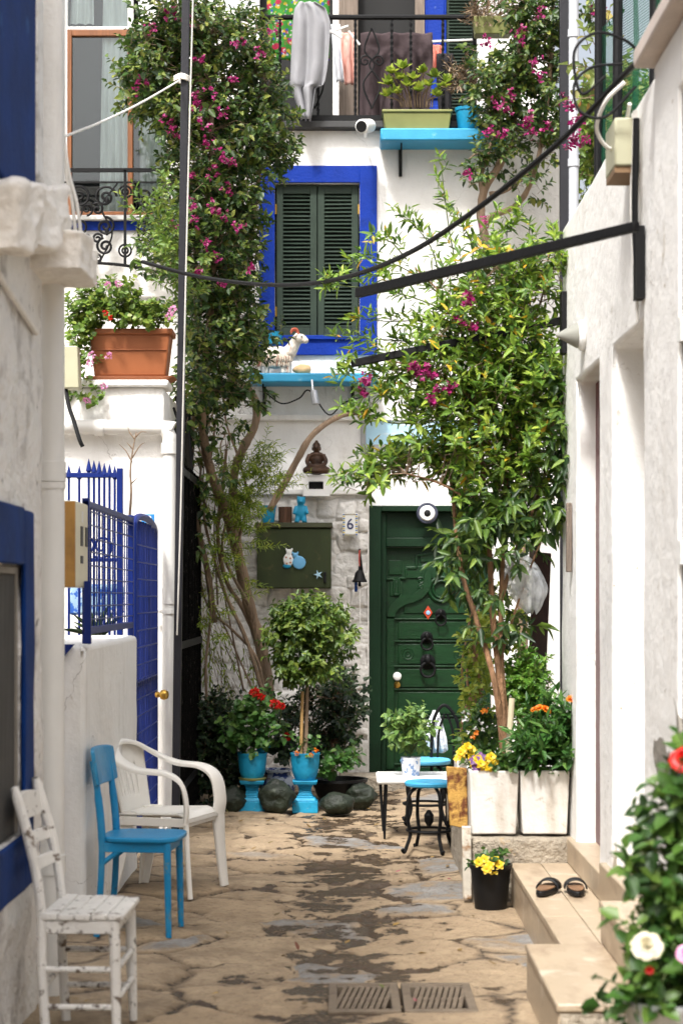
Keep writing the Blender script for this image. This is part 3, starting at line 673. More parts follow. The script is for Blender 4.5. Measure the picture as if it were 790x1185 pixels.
k = MB(); c = (X(459.5,YB), yd-.012, Z(793,YB)); k.lathe(c, [(.027,-.01),(.027,.008),(.014,.014),(.010,.02)], 18, (0,-1,0)); k.build('lock', m_gold, dr)
MB().box(dx0-.25, dx1+.1, YB-.42, YB-.01, -.03, .10).build('doorstep', m_cement, house, bevel=.015)
# balcony slab, upper storey set back
MB().box(-2.6, 1.9, YB-.10, YB+1.4, ZF-.055, ZF).build('balcony_slab', M('dark_slab_edge', (.05,.05,.05), .7, .2), house, bevel=.006)
YU = 17.0; ux = lambda p: X(p, YU); uz = lambda p: Z(p, YU)
mb = MB(); mb.walls('Y', YU, YU+.3, -2.6, 1.9, ZF, 8.5, [(ux(300),ux(385),ZF+.0,7.4),(ux(414),ux(552),ZF+.0,7.4)])
mb.build('upper_wall', m_plaster, house, weld=True)
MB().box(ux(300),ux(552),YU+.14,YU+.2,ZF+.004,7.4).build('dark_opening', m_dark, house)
mb = MB(); mb.box(ux(480),ux(491),YU-.02,YU+.05,ZF+.005,7.39); mb.box(ux(405),ux(414),YU-.02,YU+.05,ZF+.005,7.39); mb.build('wooden_post', m_wood_grey, house, bevel=.004)
mb = MB(); mb.box(ux(491.5),ux(516),YU-.01,YU+.04,ZF+.005,7.39)
for k in range(4): mb.box(ux(494),ux(513.5),YU-.025,YU-.0102,ZF+.06+k*.48,ZF+.48+k*.48)
mb.build('blue_door', m_blue, house, bevel=.006)
mb = MB(); mb.box(ux(516.5),ux(548),YU+.02,YU+.05,ZF+.005,7.38)
for i in range(60): mb.beam((ux(519),YU+.012,ZF+.05+i*.03), (ux(546),YU+.012,ZF+.05+i*.03), .024, .005, up=(0,-.6,.8))
mb.build('green_shutter', m_shutter, house)
MB().box(ux(392),ux(412),YU-.6,YU-.57,ZF+.005,7.2).build('weathered_board', m_wood_grey, house, bevel=.004)
# balcony railing
zr = Z(20,15.62); yr = 15.62
rl = MB(); rl.tube([(X(296,yr),yr,zr),(X(556,yr),yr,zr)], .022, 8); rl.box(X(296,yr),X(556,yr),yr-.02,yr+.02,ZF+.002,ZF+.045)
ra = rl.build('balcony_railing', m_iron, house)
for p in (324, 368, 411, 453, 475, 512, 548):
    b = MB(); n = 60; v = []; f = []
    for i in range(n+1):
        zz = ZF+.04+(zr-ZF-.05)*i/n; w0 = i*.42
        for j in range(4):
            w = w0+j*math.pi/2; v.append((X(p,yr)+.013*math.cos(w), yr+.013*math.sin(w), zz))
    for i in range(n):
        for j in range(4): f.append((i*4+j, i*4+(j+1)%4, (i+1)*4+(j+1)%4, (i+1)*4+j))
    b.raw(v, f); b.build('twisted_baluster', m_iron, ra)
for p in (364, 430):
    b = MB(); cz = Z(75,yr)
    for s in (1,-1):
        b.tube(spl([(X(p,yr)+s*.004,yr,cz+.30),(X(p,yr)+s*.06,yr,cz+.12),(X(p,yr)-s*.02,yr,cz),(X(p,yr)+s*.07,yr,cz-.16),(X(p,yr),yr,cz-.36)],8), .008, 6)
        b.tube(spiral((X(p,yr)+s*.055,yr,cz+.03), .006, .05, 1.4, 0 if s > 0 else math.pi, 26, cw=s), .007, 6)
    b.build('scroll_ornament', m_iron, ra)

# ------------------------------------------------------------------ right house: white wall with deep door recesses
XR = 1.17; ZT = 3.5
rh = thing('terrace_house', 'bright white house with deep doorways along the right side of the lane', 'house', (XR, 7.5, 0))
o1 = (8.65, 9.48, .32, 2.62); o2 = (7.38, 8.21, .36, 2.62); o3 = (5.2, 6.47, .2, 3.27)
mb = MB(); mb.walls('X', XR, XR+.30, 6.98, 10.1, -.1, ZT, [o1, o2]); mb.walls('X', XR-.025, XR+.30, 4.6, 6.98, -.1, ZT, [o3])
mb.build('wall', m_plaster_pilaster, rh, weld=True, bevel=.02, seg=3, subdiv=4, disp=.016, dscale=.5, sharp=50)
mb = MB(); mb.box(XR+.302, XR+4, 4.6, 10.09, ZT-.2, ZT-.01); mb.box(XR+.302, XR+4, 9.9, 10.085, -.1, ZT-.201); mb.build('terrace_floor', m_plaster, rh)
mb = MB(); mb.box(XR-.09, XR+.35, 4.55, 7.05, ZT+.004, ZT+.075); mb.build('roof_cap', M('pinkish_cap_stone', (.58,.50,.45), .8, .1, 6, .2, 30), rh, bevel=.012)
MB().box(XR+.095, XR+.13, 8.66, 9.475, .325, 2.61).build('red_door', m_red_door, rh)
MB().box(XR+.22, XR+.27, 7.385, 8.2, .365, 2.61).build('white_door', m_white, rh)
MB().box(XR-.012, XR+.06, 5.21, 6.465, .205, 3.26).build('black_door', m_iron, rh)
mb = MB()
for zz in (Z(640,6.5), Z(385,6.5)): MB().box(XR-.03, XR-.0125, 6.40, 6.462, zz-.04, zz+.04).build('door_hinge', m_white, rh)
# corroded damp streaks: cables clipped to the wall
cb = MB()
for k in range(5):
    y0 = 7.42+.02*k
    cb.tube(spl([(XR-.02-.006*(k % 2), y0, ZT-.05),(XR-.03, y0+.02*math.sin(k), 3.1),(XR-.02, y0-.015, 2.85),(XR-.015, y0+.01, 2.62+.05*k)],6), .006, 6)
cb.build('cable_bundle', m_rope, rh)
cb = MB(); cb.tube(spl([(XR-.03,7.36,ZT-.1),(XR-.035,7.37,3.05),(XR-.03,7.36,2.86),(XR-.025,7.365,2.70)],6), .013, 8); cb.box(XR-.035,XR-.002,7.33,7.41,2.70,2.98); cb.build('black_conduit', m_cable, rh)
MB().box(XR-.03, XR-.003, 9.86, 9.95, Z(410,9.9), Z(338,9.9)).build('black_bracket', m_iron, rh, bevel=.004)
MB().box(XR-.03, XR-.003, 9.64, 9.68, Z(662,9.66), Z(582,9.66)).build('wooden_batten', m_wood_grey, rh, bevel=.004)

# bare and flaked places on the pilaster by the black doorway
def flake(pts, mat, nm, x=XR-.03, dep=.028):
    c = [Vector((0, 0, 0))]; ys = [X_(p, x) for p, q in pts]
    poly = [(y, Z(q, y)) for y, (p, q) in zip(ys, pts)]; k = len(poly)
    v = [(x-.004, y, z) for y, z in poly]+[(x+dep, y, z) for y, z in poly]
    f = [tuple(range(k)), tuple(range(2*k-1, k-1, -1))]+[(i, (i+1) % k, k+(i+1) % k, k+i) for i in range(k)]
    return MB().raw(v, f).build(nm, mat, rh)
def X_(px, x): return x*F/(px-CX)
def blotch(cx, cy, rx, ry, n=26, seed=0, am=.5):
    return [(cx+rx*math.cos(2*math.pi*i/n)*(1+am*mnoise.noise(Vector((math.cos(2*math.pi*i/n)*2.2,math.sin(2*math.pi*i/n)*2.2,seed)))), cy+ry*math.sin(2*math.pi*i/n)*(1+am*mnoise.noise(Vector((math.sin(2*math.pi*i/n)*2.2,math.cos(2*math.pi*i/n)*2.2,seed+5))))) for i in range(n)]
m_bare = M('bare_grey_cement', (.24,.22,.19), .95, .18, 9, .6, 30, wear=[((.14,.125,.11), 14, .55, .68)])
flake(blotch(772, 858, 15, 62, 34, 1, .18), m_bare, 'bare_cement_patch', XR-.022)
# marble steps
st = thing('marble_steps', 'beige marble steps and landing leading up to the white doorways', 'steps', (.95, 8, 0))
mb = MB()
for a, b in ((7.375,8.02),(8.024,8.86),(8.864,9.62)): mb.box(.85, 1.004, a, b, .172, .20); mb.box(1.007, XR+.05, a, b, .172, .20)
mb.box(.862, XR+.05, 7.38, 9.615, -.03, .170)
for a, b in ((7.38,8.3),(8.304,9.0),(9.004,9.61)): mb.box(.855, .861, a, b, -.03, .168)
mb.build('landing', m_marble, st, bevel=.005)
mb = MB(); mb.box(.71, XR+.05, 6.28, 7.37, .174, .203); mb.box(.716, XR+.05, 6.29, 7.365, -.03, .172); mb.build('lower_step', m_marble, st, bevel=.007)
MB().box(.722, XR+.05, 6.278, 6.289, -.03, .168).build('broken_riser', m_cement, st)
mb = MB(); mb.box(1.0, XR+.05, 6.58, 7.40, .336, .365); mb.box(1.006, XR+.05, 6.588, 7.395, .206, .334); mb.build('upper_step', m_marble, st, bevel=.006)
mb = MB(); mb.box(1.14, XR+.2, 8.42, 9.68, .203, .325); mb.build('red_door_threshold', m_marble, st, bevel=.006)
mb = MB(); mb.box(1.138, XR+.2, 7.403, 8.415, .203, .372); mb.build('white_door_threshold', m_marble, st, bevel=.006)
# rough ledge carrying the planters
mb = MB(); mb.box(.66, 1.42, 9.63, 12.0, -.05, .32); o = mb.build('masonry_ledge', m_cement, loc=(1,10.5,0), bevel=.02, seg=3, subdiv=4, disp=.03, dscale=.25)
tag(o, 'rough cement ledge carrying the square white planters', 'ledge')

# ------------------------------------------------------------------ left house
XL = -1.15
lh = thing('rough_plaster_house', 'old house with mottled rough plaster and blue window trim at the left edge', 'house', (XL, 5.5, 0))
mb = MB(); mb.walls('X', XL, XL-.35, 3.0, 7.35, -.1, 6.2, [(5.6, 6.80, .70, 1.66)]); mb.box(XL-3, XL-.352, 7.0, 7.345, -.1, 6.2)
mb.build('wall', m_plaster_old, lh, weld=True, bevel=.03, seg=3, subdiv=5, disp=.05, dscale=.3, sharp=60)
mb = MB()                                           # blue painted band round the window
yo, yi, zo0, zi0, zi1, zo1 = 7.0, 6.80, .50, .70, 1.66, 1.86
mb.box(XL+.004, XL+.022, yi, yo, zo0, zo1); mb.box(XL+.004, XL+.0222, 5.4, yi, zi1, zo1+.01); mb.box(XL+.004, XL+.0222, 5.4, yi, zo0, zi0)
wb = mb.build('window_band', m_blue_dark, lh, bevel=.012, subdiv=3, disp=.012, dscale=.2)
mb = MB(); mb.box(XL-.10, XL-.012, 5.61, 6.765, .705, 1.625); sh = mb.build('shutter', M('grey_boards', (.05,.048,.045), .8, .3, 4, .3, 24, stretch=(8,8,1)), lh)
mb = MB(); mb.box(XL-.07, XL-.004, 6.768, 6.795, .705, 1.655); mb.box(XL-.07, XL-.004, 5.61, 6.767, 1.628, 1.655); mb.build('shutter_frame', M('greyed_frame', (.22,.20,.17), .8, .2, 5), sh, bevel=.004)
mb = MB(); mb.box(XL+.004, XL+.03, 5.3, 6.98, 2.95, 6.1); mb.build('blue_panel', m_blue_dark, lh, bevel=.008, subdiv=3, disp=.01, dscale=.25)
mb = MB(); mb.box(XL+.004, XL+.035, 6.99, 7.13, 3.1, 6.1); mb.build('white_trim', m_plaster_old, lh, bevel=.01)
MB().slab(XL-.2, X(75,7.02), 6.1, 7.14, Z(281,7.05), Z(208,7.05), 3, .03, 60, .205).build('projecting_stone', m_rock, lh, sharp=28)
MB().slab(XL-.1, X(111,7.3), 7.0, 7.48, Z(329,7.3), Z(281,7.3), 8, .026, 50).build('projecting_stone', m_rock, lh, sharp=28)
pc = (X(61,7.42), 7.42)
mb = MB(); mb.box(pc[0]-.045, pc[0]+.045, 7.36, 7.45, Z(300,7.42), 6.2); mb.build('corner_pilaster', m_plaster, lh, bevel=.02)
pp = MB(); pp.tube([(pc[0],pc[1],-.02),(pc[0],pc[1],Z(318,7.42))], .047, 24)
pp = pp.build('drainpipe', m_pipe, lh)
mb = MB()
for zz in (Z(546,7.42), Z(1000,7.42)): MB().lathe((pc[0],pc[1],zz), [(.048,-.04),(.053,-.038),(.053,.038),(.048,.04)], 24).build('pipe_collar', m_pipe, pp)
mb = MB(); mb.lathe((pc[0],pc[1],Z(562,7.42)), [(.048,-.012),(.052,-.012),(.052,.012),(.048,.012)], 24); mb.beam((pc[0]-.15,pc[1]-.0,Z(562,7.42)), (pc[0]-.045,pc[1],Z(562,7.42)), .02, .012); mb.build('pipe_clamp', m_pipe, pp)
mb = MB(); mb.tube([(XL+.012,6.3,Z(322,6.4)),(XL+.012,7.1,Z(385,7.1))], .012, 8); mb.build('wall_cable', m_rope, lh)

# ------------------------------------------------------------------ house with the blue gate (mid left)
YC = 12.4; XC = X(190,YC)
gh = thing('planter_house', 'white house with a terracotta window box behind the blue gate on the left', 'house', (-1.8, YC, 0))
zc = Z(440,YC); yuc = 14.2; U = lambda p: X(p,yuc); UZ = lambda p: Z(p,yuc)
mb = MB(); mb.walls('Y', YC, YC+.22, -3.6, XC, -.1, zc-.05); mb.walls('X', XC, XC-.2, YC+.222, 15.6, -.1, zc-.05)
mb.build('wall', m_plaster, gh, weld=True, bevel=.015, subdiv=5, disp=.02, dscale=.4, sharp=50)
mb = MB(); mb.box(-3.6, XC+.03, YC-.04, YC+.3, zc-.046, zc); mb.build('coping', m_plaster, gh, bevel=.012)
MB().box(-3.6, XC-.2, YC+.302, 14.2, zc-.16, zc-.06).build('terrace_floor', m_cement, gh)
mb = MB(); mb.walls('Y', yuc, yuc+.3, -3.6, U(222), zc-.05, 8.6, [(U(72),U(192),UZ(250),UZ(-60)),(U(140),U(185),UZ(368),UZ(343))])
mb.build('upper_wall', m_plaster, gh, weld=True, subdiv=3, disp=.01, dscale=.4, sharp=40)
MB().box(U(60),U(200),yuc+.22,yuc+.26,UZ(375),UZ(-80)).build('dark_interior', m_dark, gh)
fr = MB(); ym = yuc+.05
fr.box(U(77),U(82),ym,ym+.06,UZ(249),UZ(32)); fr.box(U(147),U(153),ym,ym+.06,UZ(249),UZ(32)); fr.box(U(82),U(147),ym+.001,ym+.059,UZ(39),UZ(32)); fr.box(U(82),U(147),ym+.001,ym+.059,UZ(249),UZ(243)); fr.box(U(153),U(191),ym+.001,ym+.059,UZ(249),UZ(243)); fr.box(U(153),U(191),ym+.001,ym+.059,UZ(39),UZ(32))
wf = fr.build('window', m_wood_brown, gh, bevel=.004)
mb = MB(); mb.box(U(72.3),U(77),ym+.01,ym+.07,UZ(249.5),UZ(-59)); mb.box(U(77),U(191),ym+.01,ym+.07,UZ(31.5),UZ(28)); mb.box(U(147),U(153),ym+.01,ym+.07,UZ(27.8),UZ(-59)); mb.build('frame', m_white, wf, bevel=.004)
MB().box(U(82),U(147),ym+.028,ym+.034,UZ(243),UZ(39)).build('pane', m_glass, wf)
MB().box(U(77),U(147),ym+.028,ym+.034,UZ(28),UZ(-59)).build('pane', m_glass, wf)
MB().box(U(153),U(191),ym+.028,ym+.034,UZ(243),UZ(39)).build('pane', m_glass, wf)
cur = M('white_net_curtain', (.80,.80,.78), .9, .12, 4, stretch=(10,1,.6))
mb = MB(); mb.raw(*[[],[]]); drape(mb, [(UZ(-50),U(118),U(148)),(UZ(244),U(112),U(148))], ym+.075, .018, 4, 1); drape(mb, [(UZ(-50),U(158),U(192)),(UZ(244),U(160),U(192))], ym+.075, .018, 4, 2); drape(mb, [(UZ(-50),U(80),U(104)),(UZ(20),U(78),U(106))], ym+.12, .015, 3, 3)
mb.build('curtain', cur, wf, sharp=180)
mb = MB(); mb.box(U(70),U(194),yuc-.06,yuc+.04,UZ(256),UZ(250.5)); mb.build('sill', m_white, gh, bevel=.006)
mb = MB(); mb.box(U(70),U(194),yuc-.02,yuc-.003,UZ(267),UZ(256.5)); mb.build('blue_band', m_blue, gh, bevel=.003)
# ornamental window grille
yg = yuc-.16; G = lambda a, b: (X(a,yg), yg, Z(b,yg)); gr = MB()
gr.beam(G(72,197), G(205,197), .02, .028); gr.beam(G(72,211), G(205,211), .012, .012); gr.tube(spl([G(72,301),G(110,304),G(150,308),G(205,320)],6), .012, 8)
for p in (72, 145, 205): gr.beam(G(p,197), G(p,306), .02, .02)
g0 = gr.build('window_grille', m_iron, gh)
for (cx, s) in ((92,1),(122,-1),(168,1),(192,-1)):
    o = MB()
    for (zz, r0, dr_) in ((228,.085,1),(262,.07,-1),(285,.065,1)):
        c = G(cx, zz); o.tube(spiral(c, .008, r0, 1.8, rnd.uniform(0,6), 46, cw=s*dr_), .010, 6)
        o.tube(spiral(G(cx+9*s, zz+14), .006, r0*.55, 1.4, rnd.uniform(0,6), 30, cw=-s*dr_), .009, 6)
    o.tube(spl([G(cx-14*s,212),G(cx+4*s,240),G(cx-8*s,270),G(cx+6*s,303)],8), .007, 6)
    for zz in (232, 268): o.ell(G(cx-2*s,zz), (.016,.01,.03))
    o.build('scroll_ornament', m_iron, g0)
for zz in (222, 290):
    o = MB()
    for rr in (.022,.045): o.tube(spiral(G(145,zz), rr, rr, 1, 0, 20)[:-1], .008, 6, closed=True)
    o.build('rosette', m_iron, g0)
# horizontal and vertical drainpipe
yp = YC-.07; pz = Z(495,yp); px_ = X(196,yp)
mb = MB(); mb.tube(spl([(-2.6,yp,pz+.012),(px_-.10,yp,pz),(px_-.03,yp,pz-.015),(px_,yp,pz-.06),(px_,yp,pz-.12)],5), .047, 20); mb.tube([(px_,yp,pz-.11),(px_,yp,.06)], .044, 20); mb.tube([(px_,yp,.12),(px_+.02,yp-.03,.05),(px_+.03,yp-.10,.03)], .05, 16)
dp = mb.build('drainpipe', m_pipe, gh)
mb = MB(); mb.lathe((px_,yp,pz-.13), [(.046,-.04),(.054,-.04),(.054,.03),(.046,.03)], 20); mb.build('pipe_collar', m_pipe, dp); MB().lathe((px_,yp,Z(690,yp)), [(.045,-.05),(.05,-.05),(.05,.05),(.045,.05)], 20).build('pipe_collar', m_pipe, dp); MB().lathe((X(115,yp),yp,pz), [(.048,-.03),(.054,-.03),(.054,.03),(.048,.03)], 20, (1,0,0)).build('pipe_collar', m_pipe, dp)
mb = MB(); mb.lathe((px_,yp,Z(708,yp)), [(.045,-.012),(.052,-.012),(.052,.012),(.045,.012)], 20); mb.beam((px_-.1,yp,Z(708,yp)),(px_+.07,yp,Z(708,yp)), .016, .02); mb.build('pipe_clamp', m_pipe, dp)
# low white wall in front of the blue fence
mb = MB(); mb.box(-1.45, -1.17, 8.72, 10.9, -.05, 1.325); o = mb.build('low_wall', m_plaster_pilaster, loc=(-1.3,9.8,0), bevel=.025, seg=3, subdiv=5, disp=.02, dscale=.3)
tag(o, 'low white plastered wall carrying the blue fence beside the chairs', 'wall')
# ------------------------------------------------------------------ blue fence and gate
XF = -1.20
fe = thing('fence', 'blue iron mesh fence panel standing on the low white wall', 'fence', (XF, 9.9, 1.32))
fy0, fy1, fz0, fz1 = 8.93, 10.86, 1.37, 2.0
mb = MB(); mb.box(XF-.015,XF+.015,fy0,fy1,fz1-.03,fz1); mb.box(XF-.015,XF+.015,fy0,fy1,fz0,fz0+.035)
mb.build('rail', m_blue_iron, fe, bevel=.003)
for y in (fy0, fy1-.035): MB().box(XF-.017,XF+.017,y,y+.034,1.30,fz1+.012).build('post', m_blue_iron, fe, bevel=.003)
mb = MB()
for i in range(17): y = fy0+.05+i*.108; mb.tube([(XF+.004,y,fz0+.02),(XF+.004,y,fz1-.02)], .0042, 6)
for i in range(9): z = fz0+.07+i*.064; mb.tube([(XF+.012,fy0+.02,z),(XF+.012,fy1-.02,z)], .0036, 6)
mb.build('wire_mesh', m_blue_iron, fe)
MB().beam((XF+.03,8.78,1.33),(XF+.03,8.78,1.62),.032,.032,up=(0,1,0)).build('support_post', m_blue_iron, fe, bevel=.003)
mb = MB(); mb.prism([(-1.33,1.33),(-1.22,1.33),(-1.33,1.20)], 8.68, 8.716); mb.box(-1.375,-1.335,8.66,8.716,.0,1.33); mb.build('corner_bracket', m_blue_iron, fe)
# cross fence with spear points
yc = 11.5; cf = thing('spiked_fence', 'blue iron fence with spear points behind the mesh panel', 'fence', (X(110,yc), yc, 0))
C_ = lambda a, b: (X(a,yc), yc, Z(b,yc))
mb = MB(); mb.beam(C_(60,550),C_(139,550),.028,.03); mb.beam(C_(60,648),C_(139,648),.022,.022); mb.build('rail', m_blue_iron, cf, bevel=.003)
MB().beam(C_(139,735),C_(139,542),.036,.036,up=(0,1,0)).build('post', m_blue_iron, cf, bevel=.003)
for i, (p, t) in enumerate(((80,548),(92,549),(103,541),(109,543),(115,543.5),(121,546),(127,547),(133,549))):
    mb = MB(); a, b = C_(p,735), C_(p,t+6); mb.tube([a,b], .008, 8); q = Vector(b); mb.lathe(q, [(.008,0),(.018,.012),(.012,.04),(.001,.085)], 8); mb.build('spear_bar', m_blue_iron, cf)
for cx, s in ((100,1),(118,-1)):
    mb = MB(); mb.tube(spiral(C_(cx,632), .008, .075, 1.5, 1, 36, cw=s), .008, 6); mb.build('scroll_ornament', m_blue_iron, cf)
o = MB().box(X(80,11.9),X(143,11.9),11.9,11.94,Z(712,11.9),Z(676,11.9)).build('plant_tub', M('blue_white_patterned_tub', (.30,.45,.60), .5, .2, 6, wear=[((.02,.10,.42), 18, .5, .54),((.7,.72,.74), 11, .55, .6)]), loc=(X(110,11.9),11.9,Z(712,11.9)), bevel=.02)
tag(o, 'blue and white patterned panel seen through the blue fence', 'panel')
# gate
ga = thing('garden_gate', 'blue arched iron gate with wire mesh, beside the drainpipe', 'gate', (XF, 11.6, 0))
gy0, gy1 = 10.98, 12.22; mb = MB()
arch = [(XF,gy0,.05),(XF,gy0,1.93)]+[(XF, gy0+(gy1-gy0)*(.5-.5*math.cos(t)), 1.96+.07*math.sin(t)) for t in np.linspace(.12,math.pi-.12,14)]+[(XF,gy1,1.93),(XF,gy1,.05)]
mb.tube(arch, .022, 8); mb.box(XF-.012,XF+.012,gy0,gy1,.05,.09); mb.box(XF-.012,XF+.012,gy0+.02,gy1-.02,1.02,1.06); mb.build('frame', m_blue_iron, ga)
mb = MB()
for i in range(8): y = gy0+.1+i*.148; mb.tube([(XF-.004,y,.08),(XF-.004,y,2.0)], .011, 8)
mb.build('bars', m_blue_iron, ga)
mb = MB()
for i in range(18): z = .15+i*.1; mb.tube([(XF+.02,gy0,z),(XF+.02,gy1,z)], .004, 6)
for i in range(12): y = gy0+.05+i*.1; mb.tube([(XF+.016,y,.08),(XF+.016,y,1.98)], .003, 5)
mb.build('wire_mesh', m_blue_iron, ga)
mb = MB(); mb.lathe((XF+.02,12.12,Z(804,12.1)), [(.018,0),(.020,.015),(.012,.025),(.030,.04),(.034,.058),(.026,.078),(.003,.085)], 16, (1,-.4,0)); mb.build('knob', m_gold, ga)
# house number plates
s = thing('house_number_plate', 'small blue plate with a white 2 above the blue gate', 'sign', P(171,602,YC-.05)); c = P(171.5,602,YC-.05)
MB().box(c.x-.042,c.x+.042,c.y-.004,c.y+.012,c.z-.040,c.z+.040).build('plate', M('enamel_blue', (.03,.20,.50), .3, .1), s, bevel=.003); text_mesh('2', .075, 'number', m_white, s, (c.x+.01,c.y-.0065,c.z))
yn = YB-.15; c = P(405,607,yn); s = thing('house_number_tile', 'white glazed tile with a dark blue 6 and yellow border beside the green door', 'sign', c)
MB().box(c.x-.062,c.x+.062,c.y-.006,c.y+.03,c.z-.092,c.z+.092).build('tile', m_white, s, bevel=.004)
mb = MB(); my = MB()
for i in range(11):
    for sx in (-1,1):
        q = c+Vector((sx*.051, -.008, -.082+i*.0164)); (my if i % 2 else mb).box(q.x-.008,q.x+.008,q.y-.001,q.y+.001,q.z-.005,q.z+.005)
    q = c+Vector((-.04+i*.008, -.008, 0))
    for sz in (-1,1): (mb if i % 2 else my).box(q.x-.0035,q.x+.0035,q.y-.001,q.y+.001,q.z+sz*.083-.006,q.z+sz*.083+.006)
mb.build('blue_border', M('glaze_blue', (.05,.14,.42), .3), s); my.build('yellow_border', M('glaze_yellow', (.70,.56,.10), .3), s)
text_mesh('6', .125, 'number', M('glaze_navy', (.012,.022,.10), .3), s, (c.x,c.y-.009,c.z))
# ------------------------------------------------------------------ meter boxes, posts, cables
b = thing('electric_cabinet', 'cream cabinet with a yellowed side and dark slots on the blue fence post', 'cabinet', (-1.22, 8.9, 1.6))
MB().box(-1.30,-1.19,8.50,8.52,1.592,1.975).build('side_panel', m_orange_side, b, bevel=.003)
mb = MB(); mb.box(-1.30,-1.19,8.521,8.99,1.59,1.98); mb.build('case', m_cream, b, bevel=.008)
for (y, z0, z1) in ((8.68,1.78,1.87),(8.84,1.78,1.87),(8.68,1.70,1.735)): MB().box(-1.192,-1.186,y,y+.07,z0,z1).build('slot', m_blackplastic, b)
MB().box(-1.192,-1.187,8.72,8.76,1.89,1.94).build('label_strip', m_pipe, b)
yb = YC-.12; c = P(82,426,YC-.3); b = tag(MB().frustum((c.x-.01,c.y), c.z-.135, c.z+.135, .15, .12, .12, .12).build('junction_box', m_beige_box, loc=c, bevel=.008), 'beige electrical box beside the terracotta planter', 'electrical box')
o = MB().tube(spl([P(76,447,12.1),P(80,470,12.0),P(86,488,11.9),P(92,508,11.85),P(96,517,11.85)],6), .013, 8).build('loose_cable', m_cable, loc=P(76,447,12.1)); tag(o, 'thick black cable end dangling below the beige box', 'cable')
# tall pole with its cord
yq = 12.15; pl = thing('steel_pole', 'tall dark grey pole rising in front of the bougainvillea', 'pole', P(203,960,yq))
MB().beam((X(203,yq),yq,0),(X(216.5,yq),yq,5.9),.049,.049,up=(0,1,0)).build('shaft', m_steel_grey, pl, bevel=.004)
mb = MB()
for q in (0,.012,.024): mb.tube(spiral((X(210.5,yq),yq,0), .05, .05, 1, 0, 4)[:0]+[Vector((X(210.5,yq)+.042*math.cos(w)*1.1, yq+.042*math.sin(w)*1.1, Z(93,yq)+q+.004*math.sin(3*w))) for w in np.linspace(0,6.1,14)], .008, 6, closed=True)
mb.build('knot', m_rope, pl)
o = MB().tube(spl([P(224.5,-40,12.05),P(218,200,12.05),P(213,420,12.05),P(209,600,12.06),P(205,735,12.08)],6), .0055, 8).build('pulley_cord', m_cord, loc=P(204,735,12.08)); tag(o, 'white cord hanging straight down along the dark pole', 'cord')
o = MB().tube(spl([P(208,93,12.08),P(165,118,10.4),P(120,140,8.9),P(75,158,7.50)],8), .0055, 8).build('clothes_line', m_rope, loc=P(75,158,7.5)); tag(o, 'white rope strung from the dark pole to the left house', 'rope')
mb = MB()
for q in (0,1): mb.tube(spl([P(74,160,7.52),P(77+q*3,200,7.52),P(84+q*5,235,7.53),P(88+q*6,272,7.55)],6), .007, 8)
o = mb.build('rope_end', m_rope, loc=P(80,220,7.52)); tag(o, 'loose white rope ends hanging at the corner of the left house', 'rope')
# black gate leaf along the lane
XG = -1.065; bg_ = thing('iron_gate', 'weathered black gate with close upright bars behind the dark pole', 'gate', (XG, 13.3, 0))
MB().box(XG-.035,XG-.012,12.42,14.40,.03,2.38).build('boards', m_iron_gate, bg_, subdiv=4, disp=.02, dscale=.12)
mb = MB()
for i in range(26): y = 12.44+i*.076; mb.beam((XG,y,.05),(XG+rnd.uniform(-.006,.006),y,2.44),.018,.018,up=(0,1,0))
mb.build('bars', m_iron_gate, bg_)
for z in (.25,1.2,2.36): MB().box(XG-.008,XG+.014,12.42,14.40,z,z+.05).build('cross_rail', m_iron, bg_)
mb = MB()
for i in range(13):
    w = math.pi*(.08+.84*i/12); mb.tube(spl([(XG,13.4,2.40),(XG-.02,13.4-.55*math.cos(w),2.42+.36*math.sin(w)),(XG-.05,13.4-.95*math.cos(w),2.42+.60*math.sin(w))],5), .010, 6)
mb.build('fan_spikes', m_iron, bg_)
mb = MB(); mb.tube([(X(243,15.45),15.45,-.02),(X(243,15.45),15.45,Z(592,15.45))], .03, 12); 
for z in (.5,1.5): mb.lathe((X(243,15.45),15.45,z), [(.031,-.03),(.036,-.03),(.036,.03),(.031,.03)], 12)
o = mb.build('thin_drainpipe', m_pipe, loc=(X(243,15.45),15.45,0)); tag(o, 'thin white pipe standing against the rubble wall by the black gate', 'pipe')
# steel bars and cables over the lane
o = MB().beam(P(736,262,6.98),P(414,339,8.6),.030,.036,h2=.043,w2=.034).build('angle_bar', m_iron, loc=P(736,262,6.95), bevel=.003); tag(o, 'long black steel bar sloping out from the right wall across the blue window', 'bar', 'steel bars over the lane')
o = MB().beam(P(664,368,10.09),P(406,421,10.05),.034,.040,h2=.040).build('angle_bar', m_iron, loc=P(664,368,9.9), bevel=.003); tag(o, 'lower black steel bar half hidden in the leafy tree', 'bar', 'steel bars over the lane')
o = MB().tube(spl([P(165,303,12.0),P(230,320,11.5),P(300,329,10.9),P(360,328,10.3),P(420,315,9.7),P(480,289,9.1),P(540,250,8.6),P(600,204,8.2),P(660,152,7.8),P(720,88,7.4),P(752,60,7.12)],8), .0125, 8).build('overhead_cable', m_cable, loc=P(420,315,9.7)); tag(o, 'thick black cable sagging across the lane in front of the blue window', 'cable')
mb = MB()
for (a) in ([(700,88),(672,108),(664,60),(690,38),(725,48),(745,70)],[(735,100),(700,135),(670,128),(664,98),(684,78),(720,74)]):
    mb.tube(spl([P(x,y,7.3+.02*i) for i,(x,y) in enumerate(a)],8), .006, 8)
o = mb.build('cable_loops', m_cable, loc=P(700,90,7.3)); tag(o, 'black cable coiled in loose loops at the top of the right wall', 'cable')
